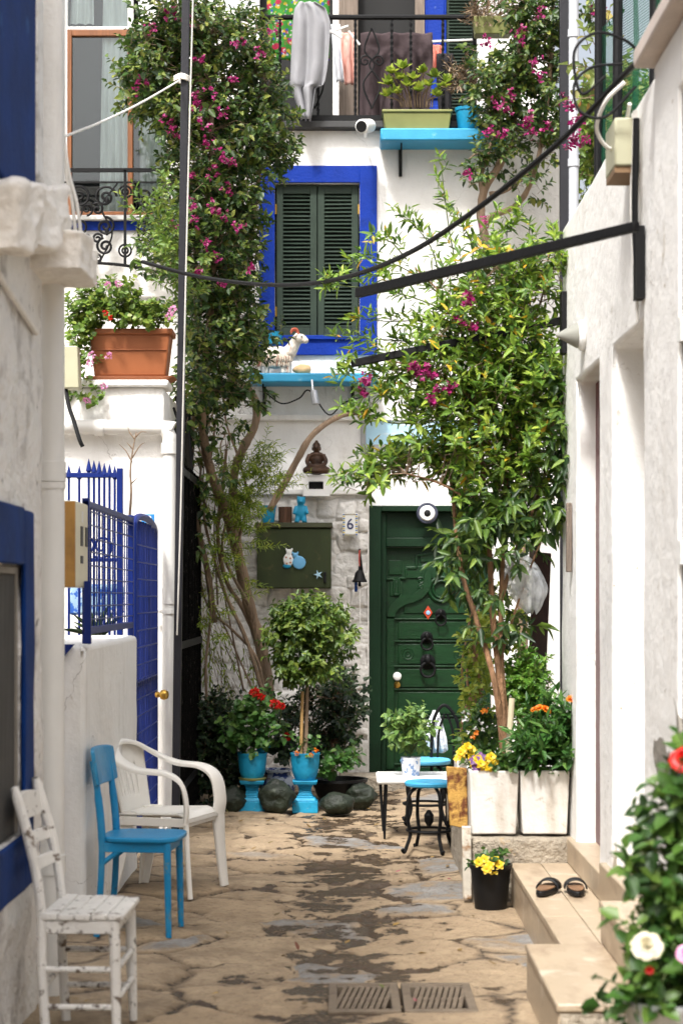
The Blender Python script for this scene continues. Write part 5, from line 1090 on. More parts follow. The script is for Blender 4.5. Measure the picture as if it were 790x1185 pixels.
# leaning board, stakes, bag
q = 10.35; o = MB(); o.beam(P(617,866,10.5),P(627,640,10.75),.10,.03,up=(0,-1,.1)); o = o.build('leaning_board', m_wood_dark, loc=P(617,866,10.5), bevel=.004); tag(o, 'dark brown board leaning behind the planters at the right wall', 'board')
o = MB(); o.beam(P(618,660,10.9),P(618,440,10.95),.06,.03,up=(0,-1,.1)); o = o.build('grey_plank', m_wood_grey, loc=P(618,660,10.9), bevel=.004); tag(o, 'silvered upright plank behind the tree near the hanging bag', 'plank')
mb = MB(); Y = 10.15; v = []; f = []; n, m_ = 60, 30
for j in range(m_+1):
    t = j/m_; cz = Z(642,Y)-t*.30; sh = math.sin(math.pi*min(1, t*.93+.06))**.8; cxp = X(597+18*t**.8, Y); rx = .02+.085*sh*(1.05-.25*abs(t-.55)); ry = .02+.055*sh
    for i in range(n):
        w = 2*math.pi*i/n; k = 1+.05*math.sin(9*w+4*t)+.04*math.sin(17*w-5*t)+.06*mnoise.noise(Vector((math.cos(w)*2,math.sin(w)*2,t*4))); v.append((cxp+rx*k*math.cos(w), Y+ry*k*math.sin(w), cz+.02*math.sin(3*w)))
for j in range(m_):
    for i in range(n): f.append((j*n+i, j*n+(i+1) % n, (j+1)*n+(i+1) % n, (j+1)*n+i))
f.append(tuple(m_*n+i for i in range(n))); mb.raw(v, f); mb.tube(spl([P(599,645,Y),P(594,632,Y),P(590,618,Y)],4), .006, 6); o = mb.build('plastic_bag', m_bag, loc=P(600,642,Y), sharp=180); tag(o, 'clear grey plastic bag hanging from the tree by the right wall', 'bag')
# blue ribbon strip behind the tree
# sandals
for (px, py, yaw, lab) in ((632,1037,-.35,'left black sandal lying turned outward on the marble landing'),(666,1037,-.05,'right black sandal lying straight on the marble landing')):
    Y = 8.62; c = Vector((X(px,Y), Y, .2065)); s = thing('sandal', lab, 'sandal', c, 'pair of sandals on the landing'); rot = Matrix.Rotation(yaw, 3, 'Z')
    out = []; 
    for i in range(28):
        w = 2*math.pi*i/28; y = .125*math.sin(w); x = .044*math.cos(w)*(1+.16*math.sin(w)-.10*math.cos(2*w)); out.append(Vector((x,y,0)))
    def slab(z0, z1, k, nm, mt):
        mb = MB(); nn = len(out); v = [c+rot@(p*k)+Vector((0,0,z0)) for p in out]+[c+rot@(p*k)+Vector((0,0,z1)) for p in out]; mb.raw(v, [tuple(range(nn-1,-1,-1)),tuple(range(nn,2*nn))]+[(i,(i+1) % nn,nn+(i+1) % nn,nn+i) for i in range(nn)]); return mb.build(nm, mt, s, bevel=.004)
    slab(0, .022, 1., 'sole', m_blackplastic); slab(.0225, .030, .92, 'footbed', M('worn_brown_leather', (.19,.105,.055), .7, .3, 10))
    mb = MB(); v = []; f = []
    for i in range(15):
        w = math.pi*i/14; 
        for yy in (.005,.04,.075): v.append(c+rot@Vector((.050*math.cos(w), yy+.01*math.sin(w), .014+.046*math.sin(w)*(1-.12*abs(yy-.04)/.035))))
    for i in range(14):
        for j in range(2): f.append((i*3+j,i*3+j+1,i*3+j+4,i*3+j+3))
    mb.raw(v, f); mb.build('strap', m_blackplastic, s, solid=.006, fixn=False)
# ------------------------------------------------------------------ window box
yx = YC+.13; x0, x1 = X(103,yx-.1), X(198,yx-.1); zb = Z(440,YC)+.004; tb = thing('window_box', 'terracotta trough of pink geraniums on the white parapet', 'planter', ((x0+x1)/2, yx, zb))
mb = MB(); mb.frustum(((x0+x1)/2,yx), zb+.026, zb+.30, x1-x0-.07, .19, x1-x0-.01, .235); mb.build('trough', m_terra, tb, bevel=.012, seg=3)
mb = MB(); mb.frustum(((x0+x1)/2,yx), zb+.295, zb+.335, x1-x0+.02, .26, x1-x0+.03, .265); mb.build('rim', m_terra, tb, bevel=.010, seg=3)
mb = MB(); mb.frustum(((x0+x1)/2,yx), zb+.001, zb+.025, x1-x0-.03, .21, x1-x0+.05, .26); mb.build('saucer', m_terra, tb, bevel=.006)
MB().box(x0+.03,x1-.03,yx-.118,yx-.1,zb+.195,zb+.202).build('groove', m_terra, tb)
# balcony planters
zz = zS1+.002; yy = YB-.20; x0, x1 = X(443,yy), X(521,yy); bx = thing('balcony_planter', 'olive trough of lime green rosette plants on the upper turquoise shelf', 'planter', ((x0+x1)/2, yy, zz))
mb = MB(); mb.frustum(((x0+x1)/2,yy), zz, zz+.135, x1-x0-.03, .16, x1-x0, .2); mb.build('trough', m_olive_box, bx, bevel=.008); mb = MB(); mb.frustum(((x0+x1)/2,yy), zz+.136, zz+.158, x1-x0+.02, .22, x1-x0+.02, .22); mb.build('rim', m_olive_box, bx, bevel=.006)
c = Vector((X(541,yy), yy, zz)); bpot = bowl(c, zz, 'turquoise pot of withered plants at the right of the upper shelf', 1.0, 'flower pot', None, 'flower_pot', m_turq_pot, [(.075,0),(.08,.006),(.098,.16),(.105,.165),(.108,.19),(.098,.19),(.09,.15)])
q = 15.45; x0, x1 = X(547,q), X(592,q); bt = thing('hanging_trough', 'olive trough of dry grass hung on the balcony rail', 'planter', ((x0+x1)/2, q, Z(42,q))); mb = MB(); mb.frustum(((x0+x1)/2,q), Z(42,q), Z(22,q), x1-x0-.03, .15, x1-x0, .18); mb.build('trough', m_olive_box, bt, bevel=.006)
# pipe and posts at the right corner, terrace fence
o = MB(); o.tube([(X(663,14.7),14.7,0),(X(663,14.7),14.7,6.7)], .040, 16)
for z in (3.9,4.9,5.9): o.lathe((X(663,14.7),14.7,z), [(.043,-.03),(.048,-.03),(.048,.03),(.043,.03)], 16)
o = o.build('tall_drainpipe', m_grey_pipe, loc=(X(663,14.7),14.7,0)); tag(o, 'tall pale grey drainpipe at the right corner of the back house', 'drainpipe')
o = MB().beam((X(653,14.72),14.72,0),(X(652,14.72),14.72,6.7),.07,.06,up=(0,1,0)).build('dark_post', m_steel_grey, loc=(X(653,14.72),14.72,0), bevel=.004); tag(o, 'dark square post just left of the tall grey drainpipe', 'post')
tf = thing('terrace_fence', 'black posts and green netting fencing the terrace of the right house', 'fence', (XR+.3, 9, ZT-.01))
for (x, y, r) in ((XR+.16,9.9,.020),(XR+.16,9.2,.024),(XR+.30,9.0,.016),(XR+.2,8.3,.032),(XR+.24,7.7,.036),(XR+.30,7.35,.045),(XR+.20,10.0,.014)):
    MB().tube([(x,y,ZT-.2),(x+.01,y,ZT+1.9)], r, 10).build('post', m_iron, tf)
def net_mat():
    m = bpy.data.materials.new('green_netting'); nt, N, L = nodes_of(m); out = N.new('ShaderNodeOutputMaterial'); b = N.new('ShaderNodeBsdfDiffuse'); b.inputs[0].default_value = (.02,.11,.06,1); t = N.new('ShaderNodeBsdfTransparent'); mx = N.new('ShaderNodeMixShader')
    v = coords(N, L, (1,1,1)); wv = N.new('ShaderNodeTexWave'); wv.inputs['Scale'].default_value = 24; wv.bands_direction = 'Z'; L.new(v, wv.inputs['Vector']); w2 = N.new('ShaderNodeTexWave'); w2.inputs['Scale'].default_value = 24; w2.bands_direction = 'Y'; L.new(v, w2.inputs['Vector'])
    f = math_node(N, L, 'MAXIMUM', remap(N, L, wv.outputs['Fac'], .7, .8), remap(N, L, w2.outputs['Fac'], .7, .8)); f = math_node(N, L, 'MULTIPLY', f, .8); L.new(f, mx.inputs[0]); L.new(t.outputs[0], mx.inputs[1]); L.new(b.outputs[0], mx.inputs[2]); L.new(mx.outputs[0], out.inputs[0]); return m
mb = MB(); v = []; f = []
for i in range(40):
    for j in range(12): v.append((XR+.22+.03*math.sin(i*.8)+.02*mnoise.noise(Vector((i*.3,j*.3,0))), 7.4+i*.0675, ZT-.15+j*.11+(.05*math.sin(i*.3))))
for i in range(39):
    for j in range(11): a = i*12+j; f.append((a,a+1,a+13,a+12))
mb.raw(v, f); mb.build('netting', net_mat(), tf, fixn=False)
mb = MB(); mb.box(1.95,6,19,19.4,-.1,4.9); o = mb.build('garden_wall', m_plaster_old, loc=(4,19.2,0)); tag(o, 'pale garden wall behind the terrace fence', 'wall')
# ------------------------------------------------------------------ chairs along the left wall
class Local:
    """shape built round the origin facing +X, then turned and set down"""
    def __init__(s, loc, yaw, k=1.): s.m = Matrix.Translation(Vector(loc)) @ Matrix.Rotation(yaw, 4, 'Z') @ Matrix.Diagonal((k,k,1,1))
    def put(s, mb): mb.v = [tuple(s.m @ Vector(q)) for q in mb.v]; return mb
# chippy white wooden chair
yaw = R(-2); L_ = Local((-.912, 6.76, 0), yaw); t = thing('wooden_chair', 'chippy white painted wooden chair nearest the camera', 'chair', (-.93,6.76,0)); bl = lambda mb, n, **k: L_.put(mb).build(n, m_wood_worn, t, **k)
W = .19
for s in (-1,1):
    mb = MB(); mb.tube(spl([(-.10,s*W,0),(-.115,s*W,.25),(-.118,s*W,.46),(-.15,s*W,.66),(-.205,s*W*.96,.86),(-.212,s*W*.95,.885)],6), [.017]*18+[.019]*7+[.015]*6, 10); bl(mb, 'back_post')
    mb = MB(); mb.tube([(.145,s*(W+.01),0),(.14,s*W,.2),(.135,s*W,.43)], [.014,.019,.019], 10); bl(mb, 'front_leg')
for (z, x, h) in ((.60,-.138,.042),(.69,-.158,.042),(.80,-.186,.085)):
    mb = MB(); n = 10; v = []; f = []
    for i in range(n+1):
        y = -W+.01+2*(W-.01)*i/n; dx = -.022*math.sin(math.pi*i/n); top = h/2+(.014*math.sin(math.pi*i/n) if h > .06 else 0)
        v += [(x+dx-.008-.012,y,z+top),(x+dx+.006-.012,y,z+top),(x+dx+.006,y,z-h/2),(x+dx-.008,y,z-h/2)]
    for i in range(n):
        for j in range(4): f.append((i*4+j,i*4+(j+1) % 4,(i+1)*4+(j+1) % 4,(i+1)*4+j))
    f += [(0,1,2,3),(n*4+3,n*4+2,n*4+1,n*4)]; mb.raw(v, f); bl(mb, 'back_slat', bevel=.003)
mb = MB()
for k in range(5):
    x0 = -.115+k*.0575; mb.box(x0, x0+.0555, -.213+.004*rnd.uniform(-1,1), .213+.004*rnd.uniform(-1,1), .432, .455+.002*rnd.uniform(-1,1))
bl(mb, 'seat', bevel=.005, seg=2)
mb = MB(); mb.box(-.10,.135,-.205,-.185,.385,.430); mb.box(-.10,.135,.185,.205,.385,.430); mb.box(.125,.143,-.184,.184,.385,.430); mb.box(-.12,-.10,-.184,.184,.385,.430); bl(mb, 'apron', bevel=.003)
for (z, z2) in ((.26,.21),(.13,.105)):
    for s in (-1,1): mb = MB(); mb.tube([(-.112,s*W,z),(.142,s*W,z)], .011, 8); bl(mb, 'side_stretcher')
    mb = MB(); mb.tube([(.142,-W,z2+.05),(.142,W,z2+.05)], .011, 8); bl(mb, 'front_stretcher')
mb = MB(); mb.tube([(-.112,-W,.2),(-.112,W,.2)], .011, 8); bl(mb, 'rear_stretcher')
# turquoise bistro chair
L_ = Local((-.915, 8.79, 0), R(-6), .90); t = thing('blue_chair', 'turquoise painted wooden chair beside the low white wall', 'chair', (-.9,8.72,0)); bl = lambda mb, n, **k: L_.put(mb).build(n, m_turq_chair, t, **k)
for s in (-1,1):
    mb = MB(); mb.tube(spl([(-.205,s*.165,0),(-.185,s*.165,.22),(-.178,s*.165,.45),(-.20,s*.165,.66),(-.225,s*.165,.80)],6), [.017]*12+[.020]*6+[.017]*7, 12); bl(mb, 'back_post')
    mb = MB(); mb.tube([(.165,s*.165,0),(.155,s*.16,.43)], [.015,.020], 12); bl(mb, 'front_leg')
    mb = MB(); mb.tube(spl([(-.18,s*.165,.33),(-.05,s*.16,.405),(.15,s*.16,.405)],5), .013, 8); bl(mb, 'curved_brace')
mb = MB(); n = 48; top = []
for i in range(n):
    w = 2*math.pi*i/n; cx, cy = math.cos(w), math.sin(w); e = .5; top.append((.205*math.copysign(abs(cx)**e,cx)*1.0+.005, .20*math.copysign(abs(cy)**e,cy)*(1+.06*cx)))
v = [(a,b,.430) for a, b in top]+[(a,b,.455) for a, b in top]; mb.raw(v, [tuple(range(n-1,-1,-1)),tuple(range(n,2*n))]+[(i,(i+1) % n,n+(i+1) % n,n+i) for i in range(n)]); bl(mb, 'seat', bevel=.008, seg=3)
mb = MB(); mb.box(-.17,.155,-.175,-.150,.385,.429); mb.box(-.17,.155,.150,.175,.385,.429); mb.box(.14,.165,-.149,.149,.385,.429); bl(mb, 'apron', bevel=.003)
mb = MB(); n = 14; v = []; f = []
for i in range(n+1):
    y = -.215+.43*i/n; dx = -.035*math.sin(math.pi*i/n)
    for (a, z) in ((-.212,.68),(-.19,.68),(-.215,.855),(-.237,.855)): v.append((a+dx+.012, y, z-(.012*abs(2*i/n-1)**4 if z > .8 else -.012*abs(2*i/n-1)**4)))
for i in range(n):
    for j in range(4): f.append((i*4+j,i*4+(j+1) % 4,(i+1)*4+(j+1) % 4,(i+1)*4+j))
f += [(0,1,2,3),(n*4+3,n*4+2,n*4+1,n*4)]; mb.raw(v, f); bl(mb, 'back_board', bevel=.006)
# white monobloc armchair
L_ = Local((-.924, 10.03, 0), R(-18), .88); t = thing('plastic_armchair', 'white moulded plastic armchair behind the turquoise chair', 'chair', (-.9,10.02,0)); bl = lambda mb, n, **k: L_.put(mb).build(n, m_plastic_white, t, **k)
mb = MB(); nu, nv = 14, 14; v = []; f = []
for i in range(nu+1):
    for j in range(nv+1):
        x = -.21+.45*i/nu; y = (-.235+.47*j/nv)*(1-.10*(1-i/nu)); z = .415-.02*math.sin(math.pi*j/nv)*math.sin(math.pi*min(1,i/nu*1.1))+.012*(i/nu)-(.05*max(0,(i/nu-.86)/.14)**2); v.append((x,y,z))
for i in range(nu):
    for j in range(nv): a = i*(nv+1)+j; f.append((a,a+1,a+nv+2,a+nv+1))
mb.raw(v, f); bl(mb, 'seat', solid=.012, fixn=False, sharp=180)
mb = MB(); v = []; f = []; nz = 20; ny_ = 40                     # back shell with upright slots
for i in range(nz+1):
    for j in range(ny_+1):
        u = j/ny_*2-1; k = i/nz; z = .40+.38*k-.035*abs(u)**2.6*k; hw = .20+.05*k; v.append((-.205-.105*k-.012+.055*u*u*(.5+.5*k), hw*u, z))
for i in range(nz):
    for j in range(ny_):
        if 5 <= i < 14 and j in (8,13,18,21,26,31): continue
        a = i*(ny_+1)+j; f.append((a,a+1,a+ny_+2,a+ny_+1))
mb.raw(v, f); bl(mb, 'backrest', solid=.011, fixn=False, sharp=180)
mb = MB(); bar = spl([(.235,-.262,.38),(.245,-.265,.47),(.215,-.268,.585),(.12,-.275,.640),(-.05,-.285,.655),(-.18,-.27,.70),(-.27,-.19,.755),(-.31,-.07,.778),(-.31,.07,.778),(-.27,.19,.755),(-.18,.27,.70),(-.05,.285,.655),(.12,.275,.640),(.215,.268,.585),(.245,.265,.47),(.235,.262,.38)],8)
def ribbon(bar, k0=1., k1=1.):
    v = []; f = []; n = len(bar); psd = None
    for i, p in enumerate(bar):
        k = k0+(k1-k0)*i/(n-1); tg = (bar[min(i+1,n-1)]-bar[max(i-1,0)]).normalized(); outw = Vector((p.x*.6,p.y,0)).normalized(); sd = (outw-tg*outw.dot(tg)).normalized(); nn = tg.cross(sd).normalized()
        for (a, b) in ((-.042,-.016),(-.034,-.006),(.034,-.006),(.044,-.016),(.046,.0),(.034,.010),(-.034,.010),(-.046,0)): v.append(p+sd*a*k+nn*b)
    for i in range(n-1):
        for j in range(8): f.append((i*8+j,i*8+(j+1) % 8,(i+1)*8+(j+1) % 8,(i+1)*8+j))
    f += [tuple(range(8)),tuple((n-1)*8+j for j in range(7,-1,-1))]; return MB().raw(v, f)
bl(ribbon(bar), 'armrest', sharp=60)
for s in (-1,1): bl(ribbon(spl([(.235,s*.262,.3795),(.245,s*.268,.22),(.268,s*.280,0)],6), 1., .62), 'front_leg', sharp=60)
for (x0, y0, x1, y1, zt, nm) in ((-.20,-.20,-.265,-.235,.43,'rear_leg'),(-.20,.20,-.265,.235,.43,'rear_leg')):
    mb = MB(); sy = 1 if y0 > 0 else -1; sx = 1 if x0 > 0 else -1; v = []; f = []; k = 8
    for i in range(k+1):
        t_ = i/k; cx = x0+(x1-x0)*t_; cy = y0+(y1-y0)*t_; z = zt*(1-t_); w_ = .082-.040*t_; th = .014
        L3 = [(cx+sx*.0,cy),(cx-sx*w_*1.2,cy),(cx-sx*w_*1.2,cy-sy*th),(cx-sx*th,cy-sy*th),(cx-sx*th,cy-sy*w_*1.1),(cx,cy-sy*w_*1.1)]
        v += [(a,b,z) for a, b in L3]
    for i in range(k):
        for j in range(6): f.append((i*6+j,i*6+(j+1) % 6,(i+1)*6+(j+1) % 6,(i+1)*6+j))
    f += [tuple(range(6)),tuple(k*6+j for j in range(6))]; mb.raw(v, f); bl(mb, nm, bevel=.003)
mb = MB(); mb.box(-.2,.21,-.235,-.226,.36,.405); mb.box(-.2,.21,.226,.235,.36,.405); mb.box(.225,.235,-.225,.225,.36,.405); bl(mb, 'skirt', bevel=.003)
# ------------------------------------------------------------------ plants
def PP(l, Y): return [P(a, b, (c[0] if c else Y)) for a, b, *c in l]
def finish(root, leaves, stems=None, lm=None, sm=None, nm='crown', snm='branches'):
    if leaves is not None and leaves.np: leaves.build(nm, lm, root, sharp=180)
    if stems is not None and (stems.np or stems.v): stems.build(snm, sm or m_bark, root, sharp=180)
def bracts(root, centers, Y, n=10, spread=5, size=.028, mat=None, nm='blossoms', per=4, dy=.05):
    mb = MB(); C = []
    for q in centers:
        px, py = q[0], q[1]; y = q[2] if len(q) > 2 else Y; k = ball(n); s = y/F; C.append(np.array([X(px,y), y-.10, Z(py,y)])+k*np.array([spread*s, dy, spread*s]))
    C = np.concatenate(C); D = unit(rng.normal(size=C.shape)+np.array([0,-.6,.2])); shoots(mb, C, D, size*.8, per, size, size*.85, 60, .1, .25, fold=.1); o = mb.build(nm, mat or f_mag, root, sharp=180); o['kind'] = 'stuff'; return o
# --- big bougainvillea on the left
Yb = 13.2
t = thing('bougainvillea', 'tall dark bougainvillea with magenta flowers climbing on the left', 'climbing plant', P(310,880,14.6))
tr = MB(); skel = []
for pts, r0, r1 in (([(312,812,14.7),(303,752,14.6),(288,700,14.5),(275,640,14.4),(262,592,14.2),(248,558,14.0),(238,520,13.8),(233,475,13.6),(238,420,13.5),(245,340,13.4),(248,250,13.3),(245,150,13.3),(240,40,13.3)], .050, .016),
                    ([(275,640,14.4),(270,560,14.3),(280,522,14.2),(294,495,14.2),(297,470,14.2),(288,452,14.2),(272,446,14.2),(266,430,14.1),(272,380,14),(285,300,13.9),(300,200,13.9),(305,120,13.9)], .038, .016),
                    ([(248,720,14.3),(240,660,14.2),(226,600,14.0),(220,540,13.8),(224,490,13.7),(228,430,13.6),(226,350,13.5)], .026, .012),
                    ([(300,745,14.6),(282,705,14.5),(262,672,14.4),(252,620,14.2),(258,560,14.1),(262,520,14.0)], .022, .010),
                    ([(312,590,15.0),(330,558,15.0),(345,530,15.0),(360,505,15.0),(382,487,15.1),(402,479,15.2),(420,478,15.2)], .030, .018)):
    q = spl([P(a,b,c) for a, b, c in pts], 6); tr.tube(q, (r0,r1), 10, knot=.16); skel += q
for pts, r0 in (([(306,808),(285,740),(262,690),(246,640),(236,590),(244,530),(252,470)],.016),([(308,810),(296,760),(270,730),(240,700),(226,640)],.013),([(288,700),(258,640),(262,590),(240,540),(222,500)],.014),([(272,640),(286,580),(276,530),(262,490),(258,440)],.013),([(246,880),(238,780),(244,700),(232,620),(236,540)],.012),([(262,592),(246,600),(232,560),(240,500),(256,450)],.014)):
    q = spl(PP(pts, 14.2+rnd.uniform(-.1,.1)), 7); tr.tube(q, (r0,r0*.5), 8, knot=.2)
for a in ([(262,600),(266,560),(255,520),(262,500)],[(252,700),(248,600),(256,540)],[(282,800),(262,700),(250,640)],[(296,806),(268,742),(246,690),(250,640)]):
    tr.tube(spl(PP(a, 14.3), 6), (.008,.004), 6)
tr.build('trunk', m_bark, t, sharp=180)
lv, sm = MB(), MB()
B1 = [(205,30,48,45,110),(178,60,30,30,60),(180,105,42,32,90),(155,95,14,16,14),(185,85,30,24,40),(240,40,50,45,110),(285,45,40,50,80),(300,105,32,45,70),(245,115,55,45,130),(215,150,45,40,90),(285,165,42,32,70),(310,150,28,18,30),(245,195,52,38,110),(225,230,40,35,80),(275,225,38,30,60),(250,265,45,32,90),(285,290,28,30,45),(200,275,30,30,35),(190,305,28,22,25),(240,310,40,32,80),(270,325,36,24,45),(235,355,38,30,70),(275,360,28,22,35),(240,395,36,28,60),(278,384,28,18,34),(288,400,16,14,14),(245,430,30,22,40),(225,445,18,25,25),(215,470,14,24,12),(290,440,14,24,10)]
B1 = [tuple(b[:4])+(int(b[4]*1.4),) for b in B1]
CLEAR[:] = [(314,212,20),(314,250,22),(314,290,24),(314,330,24),(314,372,18)]
C, D = blobs(B1, Yb, .55); CLEAR[:] = []; C[:,1] += np.clip((C[:,0]+1.2)*.9, 0, 1.0)
shoots(lv, C, D, .13, 9, .056, .033, 60, .35, .4, sm, .0022); twigs_to(sm, skel, C, .004, .35, .9)
C, D = blobs([(238,470,24,24,16),(222,505,14,34,14),(268,455,18,20,12),(292,470,10,24,7),(250,505,18,26,10),(228,560,10,40,10),(258,545,12,24,6),(312,392,12,10,7),(236,620,10,30,6)], 13.8, .2); shoots(lv, C, D*np.array([1,1,.5])+np.array([0,-.1,-.2]), .13, 9, .054, .032, 60, .4, .4, sm, .0022); twigs_to(sm, skel, C, .004, .6, .9)
finish(t, lv, sm, l_boug)
bracts(t, [(232,72),(246,112),(168,98),(163,105),(230,126),(254,184),(238,148),(243,170),(264,224),(226,262),(275,52),(300,66),(247,203),(262,252),(218,30),(195,145),(200,20),(274,268),(205,160),(228,118),(268,192),(225,240),(247,243),(252,298),(231,318),(242,285),(316,44),(288,312),(222,205),(272,96),(258,136),(205,262),(260,330),(176,38)], 12.85, 8, 9, .023)
lv2, sm2 = MB(), MB(); C, D = blobs([(185,262,24,34,26),(208,298,28,22,22),(178,318,18,12,8),(192,225,10,20,8),(215,330,20,18,12)], 12.5, .2); shoots(lv2, C, D+np.array([-.2,0,.2]), .17, 10, .052, .022, 50, .2, .3, sm2, .002); finish(t, lv2, sm2, l_boug_young, m_stem, 'young_shoots', 'green_stems')
# feathery creeper hanging on the bare trunks
t = thing('feathery_creeper', 'feathery light green creeper between the bare trunks by the meter cupboard', 'climbing plant', P(300,700,14.3)); lv, sm = MB(), MB()
C, D = blobs([(300,545,20,26,34),(288,585,24,24,34),(292,625,10,20,10),(262,600,20,50,26),(250,560,16,40,20),(270,660,22,40,14),(250,700,16,60,12),(322,560,14,14,8),(240,640,10,60,10),(290,520,10,24,9)], 14.15, .12); shoots(lv, C, D*np.array([1,1,.4])+np.array([.2,-.1,-.1]), .20, 20, .052, .009, 60, .25, .3, sm, .002); finish(t, lv, sm, l_fern, m_stem, 'leaves', 'stems')
lv, sm = MB(), MB(); C, D = blobs([(250,750,26,70,36),(232,700,10,80,14),(265,820,26,40,18),(290,770,14,40,10)], 14.6, .2); shoots(lv, C, D*.3+np.array([.15,0,-.9]), .30, 7, .05, .012, 40, .3, .4, sm, .0025); finish(t, lv, sm, l_fern, m_bark, 'hanging_leaves', 'hanging_stems')
# --- bougainvillea at the top right with its bare trunk
Y3 = 15.1
t = thing('bougainvillea', 'bougainvillea with bright magenta flowers at the balcony corner on the right', 'climbing plant', P(600,900,15.4)); tr = MB(); skel = []
for pts, r0, r1 in (([(604,905),(604,700),(600,500),(596,400),(586,330),(566,292),(558,262),(556,240),(562,215),(578,190),(590,160),(598,110),(602,50),(606,-20)], .045,.025),([(558,262),(570,250),(596,238),(612,215),(625,170),(635,90),(640,0)], .028,.014),([(566,225),(586,220),(606,205),(620,195)], .02,.012),([(560,235),(556,205),(565,175),(575,140)], .024,.012),([(568,185),(552,178),(542,184)], .01,.005)):
    q = spl([P(a,b,Y3) for a, b in pts], 6); tr.tube(q, (r0,r1), 10, knot=.16); skel += q
tr.build('trunk', m_bark, t, sharp=180); lv, sm = MB(), MB(); CLEAR[:] = [(568,34,26)]
C, D = blobs([(600,20,44,30,110),(580,60,36,40,90),(620,60,34,44,90),(600,105,32,36,60),(570,105,26,30,44),(636,110,12,50,34),(632,165,14,36,30),(575,140,26,24,40),(600,165,28,20,26),(565,190,26,22,26),(610,215,18,18,12),(640,30,14,40,30),(545,210,14,14,8),(690,15,12,14,12,15.6,.3)], Y3, .3); shoots(lv, C, D, .13, 9, .062, .036, 60, .35, .3, sm, .0022); twigs_to(sm, skel, C, .004, .3, .9); finish(t, lv, sm, l_boug)
bracts(t, [(562,52),(600,50),(618,75),(574,122),(585,130),(590,116),(566,158),(578,160),(610,138),(605,148),(612,155),(560,262),(540,205),(598,40),(622,90),(630,152),(688,15),(692,22),(650,120),(625,20)], 14.8, 9, 8, .026)
CLEAR[:] = []
# --- the leafy lemon-like tree in front of the door
Yt = 10.25
t = thing('leafy_tree', 'slender multi stemmed tree with yellowing leaves rising behind the white planters', 'tree', P(584,900,9.98)); tr = MB(); skel = []
zz = 9.95
for pts, r0, r1 in (([(584,905,zz),(580,850,zz),(574,800,zz),(562,752,10.0),(549,712,10.05),(536,670,10.1),(528,620,10.2),(522,560,10.3),(512,500,10.3),(500,440,10.3)], .020,.007),
    ([(586,905,zz),(583,840,zz),(577,780,10),(571,730,10.05),(568,680,10.1),(565,620,10.15),(558,540,10.2),(553,470,10.2),(556,400,10.25),(552,330,10.25)], .022,.007),
    ([(590,905,zz),(587,850,zz),(582,800,10),(579,740,10.05),(580,680,10.1),(583,620,10.2),(588,540,10.3),(596,470,10.3),(600,400,10.35),(604,320,10.35)], .018,.006),
    ([(580,690,10.1),(596,640,10.15),(616,590,10.2),(632,540,10.25),(640,480,10.3)], .014,.006),([(579,760,10.05),(596,706,10.1),(612,660,10.1),(628,620,10.1)], .008,.004),
    ([(565,620,10.15),(540,580,10.1),(510,560,10.1),(470,548,10.1)], .010,.004),([(553,470,10.2),(520,440,10.2),(480,425,10.2),(440,415,10.2)], .009,.003),([(556,400,10.25),(520,350,10.2),(480,310,10.2)], .008,.003),([(600,400,10.35),(625,350,10.4),(635,290,10.4)], .008,.003)):
    q = spl([P(a,b,c) for a, b, c in pts], 6); tr.tube(q, (r0,r1), 9, knot=.14); skel += q
tr.build('trunk', m_bark_red, t, sharp=180)
lv, sm = MB(), MB()
BT = [(540,335,40,26,26),(575,310,34,24,26),(605,345,36,34,44),(632,320,22,40,30),(560,365,50,30,44),(520,395,48,26,40),(600,400,50,36,64),(560,420,50,34,64),(500,430,44,28,34),(470,440,36,24,20),(440,455,24,18,8),(620,450,36,36,52),(570,465,50,34,64),(530,475,44,32,50),(490,488,36,26,26),(610,505,40,34,52),(560,520,52,32,64),(510,530,54,28,50),(460,545,44,22,28),(425,560,24,18,9),(590,550,44,30,46),(545,570,56,24,50),(500,575,46,20,30),(640,470,14,40,14)]
CLEAR[:] = [(494,594,40),(450,506,20),(500,505,12),(406,607,34)]
BT = [b[:4]+(int(b[4]*1.15),) for b in BT]
C, D = blobs(BT, Yt, .38); shoots(lv, C, D+np.array([-.1,-.1,.35]), .10, 9, .066, .024, 55, .2, .4, sm, .0022, fold=.18, curl=.2); twigs_to(sm, skel, C, .004, .5, .8); finish(t, lv, sm, l_tree)
CLEAR[:] = CLEAR+[(614,674,30)]
lv, sm = MB(), MB(); C, D = blobs([(555,605,50,22,34),(515,605,40,20,20),(590,605,40,34,30),(530,630,38,20,9),(560,640,44,26,10),(596,645,16,20,4),(630,560,18,40,26),(625,600,20,24,16),(645,500,14,34,14),(650,545,10,24,10),(640,440,12,34,10),(575,690,26,16,9),(548,690,16,16,5),(600,715,22,22,8),(568,735,16,20,6),(520,655,20,14,8)], Yt-.05, .32); shoots(lv, C, D*np.array([1,1,.4])+np.array([0,-.2,-.15]), .13, 8, .085, .028, 50, .45, .4, sm, .0025, fold=.15, curl=.3); twigs_to(sm, skel, C, .004, .5, .8); finish(t, lv, sm, l_tree_dark, m_stem, 'hanging_leaves', 'twigs')
CLEAR[:] = []
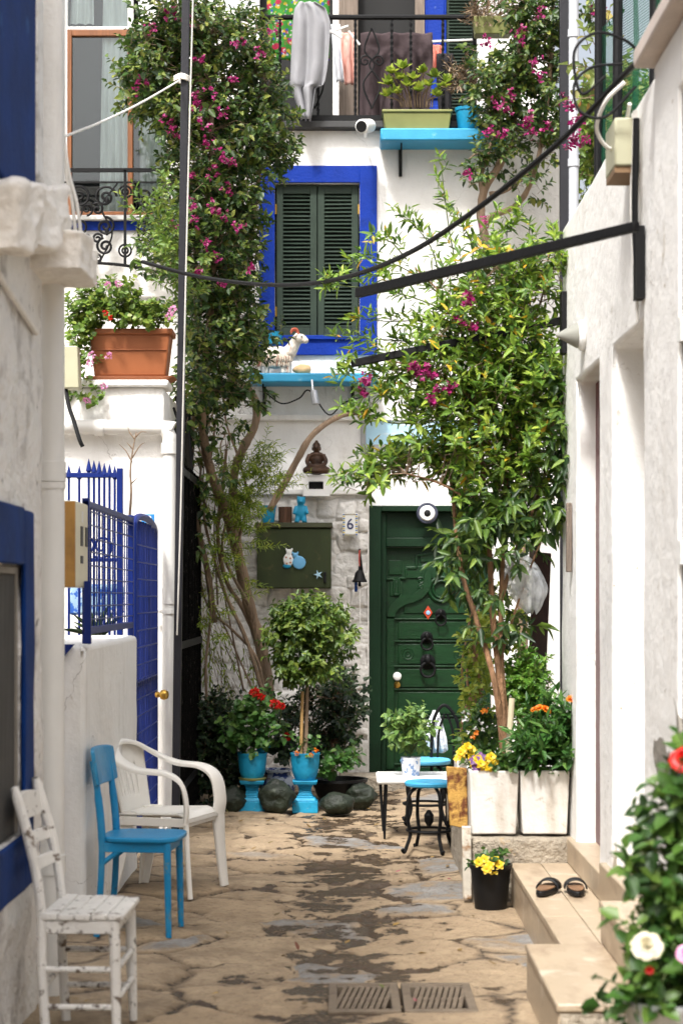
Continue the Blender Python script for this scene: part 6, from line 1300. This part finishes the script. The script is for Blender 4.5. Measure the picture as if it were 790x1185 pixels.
# long free sprays reaching over the lane
sp, ss = MB(), MB()
for pts in ([(520,350),(480,318),(440,300),(405,296)],[(530,365),(480,345),(440,335),(390,330),(378,322)],[(530,385),(490,372),(450,372),(410,368)],[(520,400),(470,395),(430,392),(390,390)],[(510,330),(500,290),(480,262),(462,250)],[(530,320),(520,270),(514,225),(510,190)],[(545,320),(550,280),(575,245)],[(560,310),(540,270),(528,240)],[(500,420),(450,410),(420,405),(400,412)],[(490,450),(450,455),(430,470),(424,490)],[(500,480),(460,490),(420,480),(400,476)],[(480,545),(440,555),(410,548),(390,556)],[(600,330),(610,290),(612,262)],[(630,310),(640,280),(636,255)],[(480,520),(440,530),(412,524)],[(500,440),(440,436),(410,428),(395,440)],[(560,330),(575,280),(590,262),(600,250)],[(470,300),(452,280),(432,276)],[(470,345),(450,322),(430,318)]):
    q = spl(PP(pts, Yt-.05+rnd.uniform(-.2,.2)), 5); ss.tube(q, (.005,.002), 5); C = np.array([tuple(p) for p in q[2:]]); C = np.repeat(C, 2, 0)+rng.normal(0,.015,(2*len(C),3)); T = unit(np.gradient(np.array([tuple(p) for p in q]), axis=0))[2:]; D = np.repeat(T, 2, 0)*.6+rng.normal(0,.5,C.shape)+np.array([0,-.1,.5]); k = rng.uniform(size=len(C)) < .62; k &= ((CX+C[:,0]*F/C[:,1]-406)**2+(CY-(C[:,2]-H)*F/C[:,1]-607)**2 > 34**2) & ((CX+C[:,0]*F/C[:,1]-494)**2+(CY-(C[:,2]-H)*F/C[:,1]-594)**2 > 26**2); shoots(sp, C[k], D[k], .05, 5, .064, .018, 55, .1, .35, ss, .0016, fold=.18)
finish(t, sp, ss, l_tree, m_stem, 'sprays', 'spray_stems')
# magenta sprig mixed in
t = thing('bougainvillea', 'small bougainvillea sprig with magenta flowers tangled in the leafy tree', 'climbing plant', P(470,560,Yt+.25)); sm = MB(); sm.tube(spl(PP([(530,600),(520,520),(500,450),(470,435),(430,440),(418,452)],Yt+.15),6), (.008,.003), 6); sm.build('stem', m_stem, t); bracts(t, [(420,448),(418,456),(424,442),(480,428),(492,430),(500,436),(484,436),(505,450),(530,375),(542,352),(545,382),(520,452),(498,464),(476,426),(540,345)], Yt-.25, 8, 6, .022)
# --- climber on the wall behind the tree, pale pink stems
t = thing('variegated_climber', 'yellow green climber with pinkish stems right of the green door', 'climbing plant', P(552,900,11.4)); lv, sm = MB(), MB()
for k in range(9): a = 548+rnd.uniform(-8,10); sm.tube(spl(PP([(a,900),(a+rnd.uniform(-9,9),840),(a+rnd.uniform(-9,9),780),(a+rnd.uniform(-8,12),730),(a+rnd.uniform(-6,16),690)],11.4+rnd.uniform(-.1,.1)),6), (.010,.005), 6)
C, D = blobs([(552,740,17,28,44),(550,790,17,30,44),(552,840,18,30,34),(600,700,14,50,22),(604,640,12,40,14),(560,700,14,20,12)], 11.3, .15); shoots(lv, C, D, .08, 7, .045, .028, 60, .2, .3); finish(t, lv, None, l_lime, nm='leaves'); sm.build('stems', M('pinkish_stem', (.36,.20,.13), .8, .3, 8), t, sharp=180)
# --- geraniums in pots
def geranium(root, bl, Y, dy, lm=l_geran, ll=.052, n=5, sl=.07):
    lv, sm = MB(), MB(); C, D = blobs(bl, Y, dy); shoots(lv, C, D+np.array([0,-.2,.3]), sl, n, ll, ll*.95, 65, .1, .3, sm, .0025, fold=.08, curl=.25); finish(root, lv, sm, lm, m_stem, 'foliage', 'stems')
geranium(pot1, [(292,838,26,26,60),(300,818,22,16,26),(272,848,14,18,16),(318,848,12,20,14),(292,862,22,10,16)], yp1, .12)
for (a, b, r) in ((294,801,.040),(302,806,.034),(318,815,.042),(326,817,.03)):
    mb = MB(); petals_ball(mb, P(a,b,yp1-.1), r, 60, r*.6); fl = mb.build('flower', f_red, pot1, sharp=180); q = MB(); q.tube([P(a,b,yp1-.1),P(a-3,b+30,yp1-.02)], .003, 5); q.build('flower_stalk', m_stem, fl)
geranium(jar, [(318,868,16,14,14),(330,858,12,14,10)], 14.05, .1, l_dark, .06)
mb = MB(); petals_ball(mb, P(331,853,13.9), .034, 50, .022); mb.build('flower', f_red, jar, sharp=180)
# clipped round shrub with bamboo stake
lv, sm = MB(), MB(); C, D = blobs([(358,718,44,24,150),(340,735,34,22,80),(380,735,32,24,80),(358,758,42,22,90),(340,775,26,14,30),(375,778,22,14,24)], 13.75, .26); shoots(lv, C, D, .08, 8, .052, .032, 62, .35, .3, sm, .002, fold=.2, curl=.3); finish(pot2, lv, sm, l_topiary, m_stem, 'foliage', 'stems')
MB().tube([(c2.x-.03,c2.y-.02,.38),(X(350,yp1),yp1-.02,Z(800,yp1))], .012, 8).build('bamboo_stake', m_bamboo, pot2); MB().tube(spl([(c2.x,c2.y,.38),(c2.x+.01,c2.y+.02,.7),(X(356,yp1),yp1,Z(765,yp1))],5), (.018,.012), 8).build('stem', m_bark, pot2)
geranium(pot2, [(352,866,18,8,12)], yp1, .08, l_geran, .04)
mb = MB()
for (a, e) in ((343,872),(360,874),(366,868)): petals_ball(mb, P(a,e,yp1-.12), .02, 26, .014)
mb.build('small_flowers', f_orange, pot2, sharp=180)
# dark bushes against the rubble wall
t = thing('dark_bush', 'dense dark green bush beside the black gate, left of the geraniums', 'bush', P(245,925,14.2)); lv, sm = MB(), MB(); C, D = blobs([(250,850,32,40,160),(236,880,22,34,80),(270,875,28,36,110),(250,825,26,18,50),(232,850,16,28,40),(275,905,18,20,40),(245,910,24,16,40)], 14.2, .28); shoots(lv, C, D, .10, 9, .046, .028, 60, .2, .3, sm, .0022)
sm.tube(spl(PP([(252,930),(250,880),(246,840)],14.2),5), (.02,.01), 7); finish(t, lv, sm, l_dark)
t = thing('dark_bush', 'dark leafy bush with tiny white flowers between the round shrub and the door', 'bush', P(385,915,14.5)); lv, sm = MB(), MB(); C, D = blobs([(385,830,26,28,70),(375,862,26,20,50),(396,800,18,22,36),(372,800,20,26,36),(400,850,12,24,20),(345,840,14,30,24),(330,830,10,26,16)], 14.5, .22); shoots(lv, C, D, .12, 8, .055, .032, 60, .35, .3, sm, .0022); twigs_to(sm, PP([(385,910),(384,860),(388,810)],14.5), C, .004, .5)
sm.tube(spl(PP([(385,920),(384,860),(388,810)],14.5),5), (.016,.008), 7); finish(t, lv, sm, l_dark); bracts(t, [(375,822),(380,835),(368,830)], 14.4, 6, 8, .012, f_white, 'white_flowers')
t = thing('wall_ivy', 'trailing ivy with heart shaped leaves on the white stones beside the door', 'climbing plant', P(400,860,15.3)); lv, sm = MB(), MB(); C, D = blobs([(405,800,16,14,12),(412,822,8,12,7),(398,782,12,12,10),(395,835,8,20,8),(416,808,6,6,4)], 15.3, .06); shoots(lv, C, D+np.array([0,-.5,-.2]), .10, 5, .06, .05, 60, .3, .3, sm, .002)
sm.tube(spl(PP([(378,860),(392,820),(402,790),(412,800),(420,812)],15.36),5), (.008,.003), 6); finish(t, lv, sm, l_dark, m_bark, 'leaves', 'stems')
lv, sm = MB(), MB(); C, D = blobs([(390,888,20,10,22),(402,880,14,10,12),(376,890,10,8,8)], 14.0, .15); shoots(lv, C, D+np.array([0,-.2,.3]), .10, 5, .06, .048, 60, .15, .3, sm, .0025, fold=.12); finish(bp, lv, sm, l_geran, m_stem, 'foliage', 'stems')
# table plant
lv, sm = MB(), MB(); C, D = blobs([(474,845,18,16,24),(466,832,12,10,10),(486,840,12,14,10),(478,862,16,8,10)], 12.3, .09); shoots(lv, C, D+np.array([0,-.2,.35]), .10, 6, .052, .036, 62, .3, .3, sm, .0025, fold=.12, curl=.3); twigs_to(sm, [P(475,873,12.3)], C, .003, .5); finish(tp, lv, sm, l_lime if False else leaf_mat('soft_green_leaves', [(0,(.08,.17,.04)),(.6,(.16,.27,.06)),(1,(.27,.38,.09))]), m_stem, 'foliage', 'stems')
# pansies and marigolds in the white planters
def pansies(root, pts, Y, bl, dy=.1, mat=f_yellow):
    geranium(root, bl, Y, dy, l_rose, .035, 6, .06)
    for (a, b) in pts: mb = MB(); daisy(mb, P(a,b,Y-.1+rnd.uniform(-.04,.04)), (rnd.uniform(-.4,.4),-.85,.4), .026, 5, 2, .95); mb.build('flower', mat, root, sharp=180)
pansies(pC, [(536,868),(541,864),(546,868),(538,874),(545,875),(530,878),(533,871),(552,875)], 10.1, [(540,876,14,9,20)])
pansies(pA, [(556,884),(562,880),(568,876),(560,890),(572,882),(565,888),(553,878),(548,884)], yL+.13, [(572,886,26,7,34),(590,884,14,8,14)])
pansies(bk, [(554,998),(560,995),(566,1002),(572,996),(577,1001),(563,1006),(571,1007)], 9.44, [(563,1000,16,6,18),(572,994,10,6,6)])
mb = MB()
for (a, b) in ((548,880),(551,888),(556,876)): daisy(mb, P(a,b,yL+.02), (0,-.8,.4), .026, 5, 1, .95)
mb.build('purple_flowers', leaf_mat('violet_petals', [(0,(.10,.03,.16)),(1,(.25,.08,.30))]), pA, sharp=180)
lv, sm = MB(), MB(); C, D = blobs([(632,860,34,24,50),(648,840,22,20,26),(615,870,24,16,24),(655,872,14,22,16),(630,885,26,8,14)], yL+.12, .13); shoots(lv, C, D*np.array([1,1,.6])+np.array([0,-.1,.35]), .13, 9, .085, .026, 45, .25, .3, sm, .003, fold=.15, curl=.2); finish(pB, lv, sm, leaf_mat('marigold_leaves', [(0,(.03,.09,.02)),(.6,(.06,.17,.03)),(1,(.13,.25,.05))]), m_stem, 'foliage', 'stems')
for (a, b, r, nx_) in ((661,809,.030,-.1),(631,821,.030,.5),(623,819,.024,-.4),(617,821,.018,-.6)):
    mb = MB(); daisy(mb, P(a,b,yL), (nx_,-.45,.8), r, 18, 3); fl = mb.build('flower', f_orange, pB, sharp=180); q = MB(); q.tube(spl([P(a,b+1,yL),P(a-2,b+20,yL+.05),P(640,870,yL+.1)],4), .003, 5); q.build('flower_stalk', m_stem, fl)
mb = MB(); petals_ball(mb, P(679,827,yL), .014, 16, .012); fl = mb.build('bud', f_red, pB, sharp=180); q = MB(); q.tube(spl([P(679,828,yL),P(672,845,yL+.04),P(650,872,yL+.1)],4), .003, 5); q.build('flower_stalk', m_stem, fl)
# basil bush behind
t = thing('basil_bush', 'fresh green basil like bush growing behind the white planters', 'bush', P(605,880,10.1)); lv, sm = MB(), MB(); C, D = blobs([(608,778,26,22,70),(600,800,26,22,60),(618,800,20,22,40),(606,825,18,16,30)], 10.12, .13); shoots(lv, C, D+np.array([0,0,.3]), .08, 9, .036, .022, 60, .15, .3, sm, .002)
for a in (598,604,611): sm.tube(spl(PP([(a,890),(a+2,850),(a+rnd.uniform(-6,8),800)],10.12),5), (.006,.003), 6)
finish(t, lv, sm, l_basil, m_bark)
o = MB().tube([P(586.5,892,9.82),P(592,808,9.86)], .016, 10).build('wooden_stake', M('pale_stake', (.50,.44,.30), .7, .1, 5, stretch=(1,1,.2)), loc=P(586.5,892,9.82)); tag(o, 'pale wooden stake pushed into the left square planter', 'stake')
t = thing('mixed_greenery', 'tangle of small leaves and white blossoms behind the yellow pansies', 'bush', P(545,890,10.7)); lv, sm = MB(), MB(); C, D = blobs([(558,845,14,20,30),(570,845,20,26,30),(562,865,20,14,22)], 10.7, .2); shoots(lv, C, D, .10, 8, .05, .026, 60, .25, .3, sm, .002); finish(t, lv, sm, l_rose, m_stem); bracts(t, [(556,836),(548,846),(536,828)], 10.6, 5, 8, .016, f_white, 'white_flowers'); bracts(t, [(544,846),(560,820)], 10.6, 2, 6, .022, f_orange, 'orange_flowers')
# window box geraniums
geranium(tb, [(140,352,26,20,60),(112,352,24,20,60),(95,365,20,24,50),(100,385,14,20,30),(175,368,24,12,50),(130,335,20,10,20),(150,365,20,12,30),(90,400,12,20,22),(100,425,12,14,8),(92,450,12,12,10),(110,462,16,6,8),(118,455,10,8,5)], YC+.02, .13, l_boug_young, .040, 6, .07)
for (a, b) in ((108,325),(137,328),(86,408),(107,410),(126,412),(105,420),(200,358),(121,447),(101,464),(125,330),(196,366)): mb = MB(); petals_ball(mb, P(a,b,YC-.16), .026, 22, .02); mb.build('flower', f_pink, tb, sharp=180)
for (a, b) in ((122,362),(128,368)): mb = MB(); petals_ball(mb, P(a,b,YC-.14), .02, 20, .016); mb.build('flower', f_red, tb, sharp=180)
# bare twig by the blue fence
t = MB(); q = 11.6; t.tube(spl(PP([(150,600),(152,570),(151,545),(154,520),(158,500)],q),5), (.009,.003), 6)
for pts in ([(153,535),(146,522),(138,514)],[(153,530),(162,516),(168,512)],[(156,508),(150,500),(148,492)],[(152,560),(160,552)],[(154,520),(147,512)],[(157,506),(163,500),(170,500)]): t.tube(spl(PP(pts,q),4), (.005,.0015), 5)
o = t.build('bare_twig', m_bark, loc=P(150,600,q), sharp=180); tag(o, 'bare leafless twig rising behind the blue fence', 'shrub')
t = thing('spiky_plant', 'dark pointed leaves behind the foot of the blue mesh fence', 'plant', P(112,735,11.2)); lv = MB(); n = 24; d = unit(np.stack([rng.uniform(-1,1,n), rng.uniform(-.4,.2,n), rng.uniform(.15,1,n)],1)); v, qd = leaf_np(np.tile(np.array(P(112,738,11.2)),(n,1)), d, rng.normal(size=(n,3)), rng.uniform(.10,.22,n), np.full(n,.022), .2, .3); lv.npadd(v, qd); finish(t, lv, None, l_dark, nm='leaves')
# balcony plants
lv, sm = MB(), MB(); yy = YB-.2
cen = [(452,85),(466,80),(478,92),(490,84),(503,90),(448,98),(470,100),(512,102),(496,100),(458,108),(484,106),(505,112),(462,92),(517,96),(447,112)]
for a, b in cen:
    n = 16; c = np.array(P(a,b,yy-.06)); w = rng.uniform(0,2*math.pi,n); el = rng.uniform(.1,1.2,n); d = np.stack([np.cos(w)*np.cos(el), np.sin(w)*np.cos(el)-.2, np.sin(el)],1); v, qd = leaf_np(np.tile(c,(n,1)), d, np.tile(np.array([0,-.3,1.]),(n,1))+rng.normal(0,.2,(n,3)), rng.uniform(.06,.10,n), rng.uniform(.036,.055,n), .12, -.1); lv.npadd(v, qd); sm.tube(spl([P(a,b,yy-.06),P(a*.6+480*.4,b*.5+60,yy),P(a*.5+482*.5,124,yy)],4), .006, 5)
finish(bx, lv, sm, l_lime, m_bark, 'rosettes', 'stems')
lv, sm = MB(), MB(); C, D = blobs([(540,95,20,22,50),(552,100,14,18,24)], YB-.2, .12); shoots(lv, C, D, .12, 7, .05, .012, 40, .1, .4, sm, .003); finish(bpot, lv, sm, l_dry, m_bark, 'dry_leaves', 'dry_stems')
lv, sm = MB(), MB(); C, D = blobs([(568,12,24,14,60),(560,20,14,6,24)], 15.45, .1); shoots(lv, C, D, .12, 8, .06, .010, 40, .1, .4, sm, .002); finish(bt, lv, sm, l_dry, m_bark, 'dry_leaves', 'dry_stems')
# terrace plants seen over the right wall
t = thing('terrace_vine', 'yellowing vine on the terrace above the right wall', 'climbing plant', (XR+.5, 9.6, ZT)); lv, sm = MB(), MB(); C, D = blobs([(695,70,20,24,8),(708,95,16,20,7),(685,105,16,20,8),(700,130,14,24,7)], 10.8, .25); shoots(lv, C, D, .16, 5, .075, .05, 60, .4, .3, sm, .003); finish(t, lv, sm, leaf_mat('autumn_leaves', [(0,(.08,.12,.02)),(.6,(.16,.20,.04)),(.85,(.28,.22,.05)),(1,(.32,.12,.03))]), m_bark, 'leaves', 'stems')
bracts(t, [(655,130),(658,150),(668,145),(675,170),(664,165),(655,175)], 10.9, 6, 5, .03)
t = thing('garden_shrub', 'green rounded shrub in the garden behind the terrace fence', 'bush', (4.2, 17.5, 0)); lv, sm = MB(), MB(); C, D = blobs([(695,125,50,24,150),(740,130,40,30,90),(680,180,50,50,120),(730,190,50,50,110)], 17.5, .6); shoots(lv, C, D, .18, 9, .08, .045, 60, .2, .3, sm, .003); sm.tube([(2.6,17.5,0),(2.6,17.5,4.6)], (.08,.04), 8); finish(t, lv, sm, l_boug_young)
# foreground rose bush
Yr = 5.2; c = Vector((X(775,Yr), Yr, 0)); t = thing('rose_bush', 'rose bush with red and cream blooms in a tin pot at the bottom right', 'rose bush', c)
MB().lathe(c, [(.095,0),(.10,.01),(.118,.42),(.125,.43),(.128,.44),(.125,.452),(.112,.452),(.105,.40)], 32).build('pot', M('dull_tin', (.36,.38,.38), .35, .15, 5, metal=.5), t); MB().lathe(c+Vector((0,0,.41)), [(.001,.01),(.11,0)], 20, cap=False).build('soil', m_soil, t)
lv, sm = MB(), MB(); C, D = blobs([(792,950,22,34,30),(796,1000,26,38,32),(788,1050,26,34,30),(798,1085,26,40,28),(782,1110,28,22,22),(748,1150,20,16,9),(785,1135,30,18,20),(758,985,14,12,5),(745,1020,14,8,5),(742,1070,14,6,4),(800,915,18,34,16),(735,1165,16,10,7)], Yr, .14); shoots(lv, C, D, .10, 6, .060, .040, 60, .2, .45, sm, .003, fold=.12, curl=.25); twigs_to(sm, spl([c+Vector((0,0,.42)),P(775,1060,Yr),P(785,960,Yr),P(790,885,Yr)],6), C, .004, .6); sm.tube(spl([c+Vector((0,0,.42)),P(775,1060,Yr),P(788,960,Yr),P(790,880,Yr)],6), (.009,.004), 7); finish(t, lv, sm, l_rose, m_stem, 'foliage', 'stems')
for (a, b, r, m_, y) in ((791,876,.040,f_red,Yr-.1),(748,1092,.042,f_cream,Yr-.22),(794,1102,.028,f_pink,Yr-.24),(751,1122,.012,f_red,Yr-.20)):
    mb = MB(); cup_rose(mb, P(a,b,y), r, 5, (-.1,-.75,.6)); mb.build('rose', m_, t, sharp=180, fixn=False)

# fallen leaves and petals on the paving
n = 90; mb = MB(); pos = np.stack([rng.uniform(-1.0,.8,n), rng.uniform(6.6,14.5,n), np.full(n,.006)],1); d = np.stack([rng.normal(size=n), rng.normal(size=n), rng.normal(0,.1,n)],1); v, q = leaf_np(pos, d, np.tile(np.array([0,0,1.]),(n,1))+rng.normal(0,.15,(n,3)), rng.uniform(.025,.06,n), rng.uniform(.012,.026,n), .2, -.15); mb.npadd(v, q)
o = mb.build('fallen_leaves', leaf_mat('fallen_leaves', [(0,(.12,.08,.03)),(.5,(.22,.14,.05)),(.8,(.40,.25,.05)),(.9,(.12,.16,.04)),(1,(.40,.03,.12))]), sharp=180); tag(o, 'dry fallen leaves and petals scattered over the paving', 'leaves', kind='stuff')
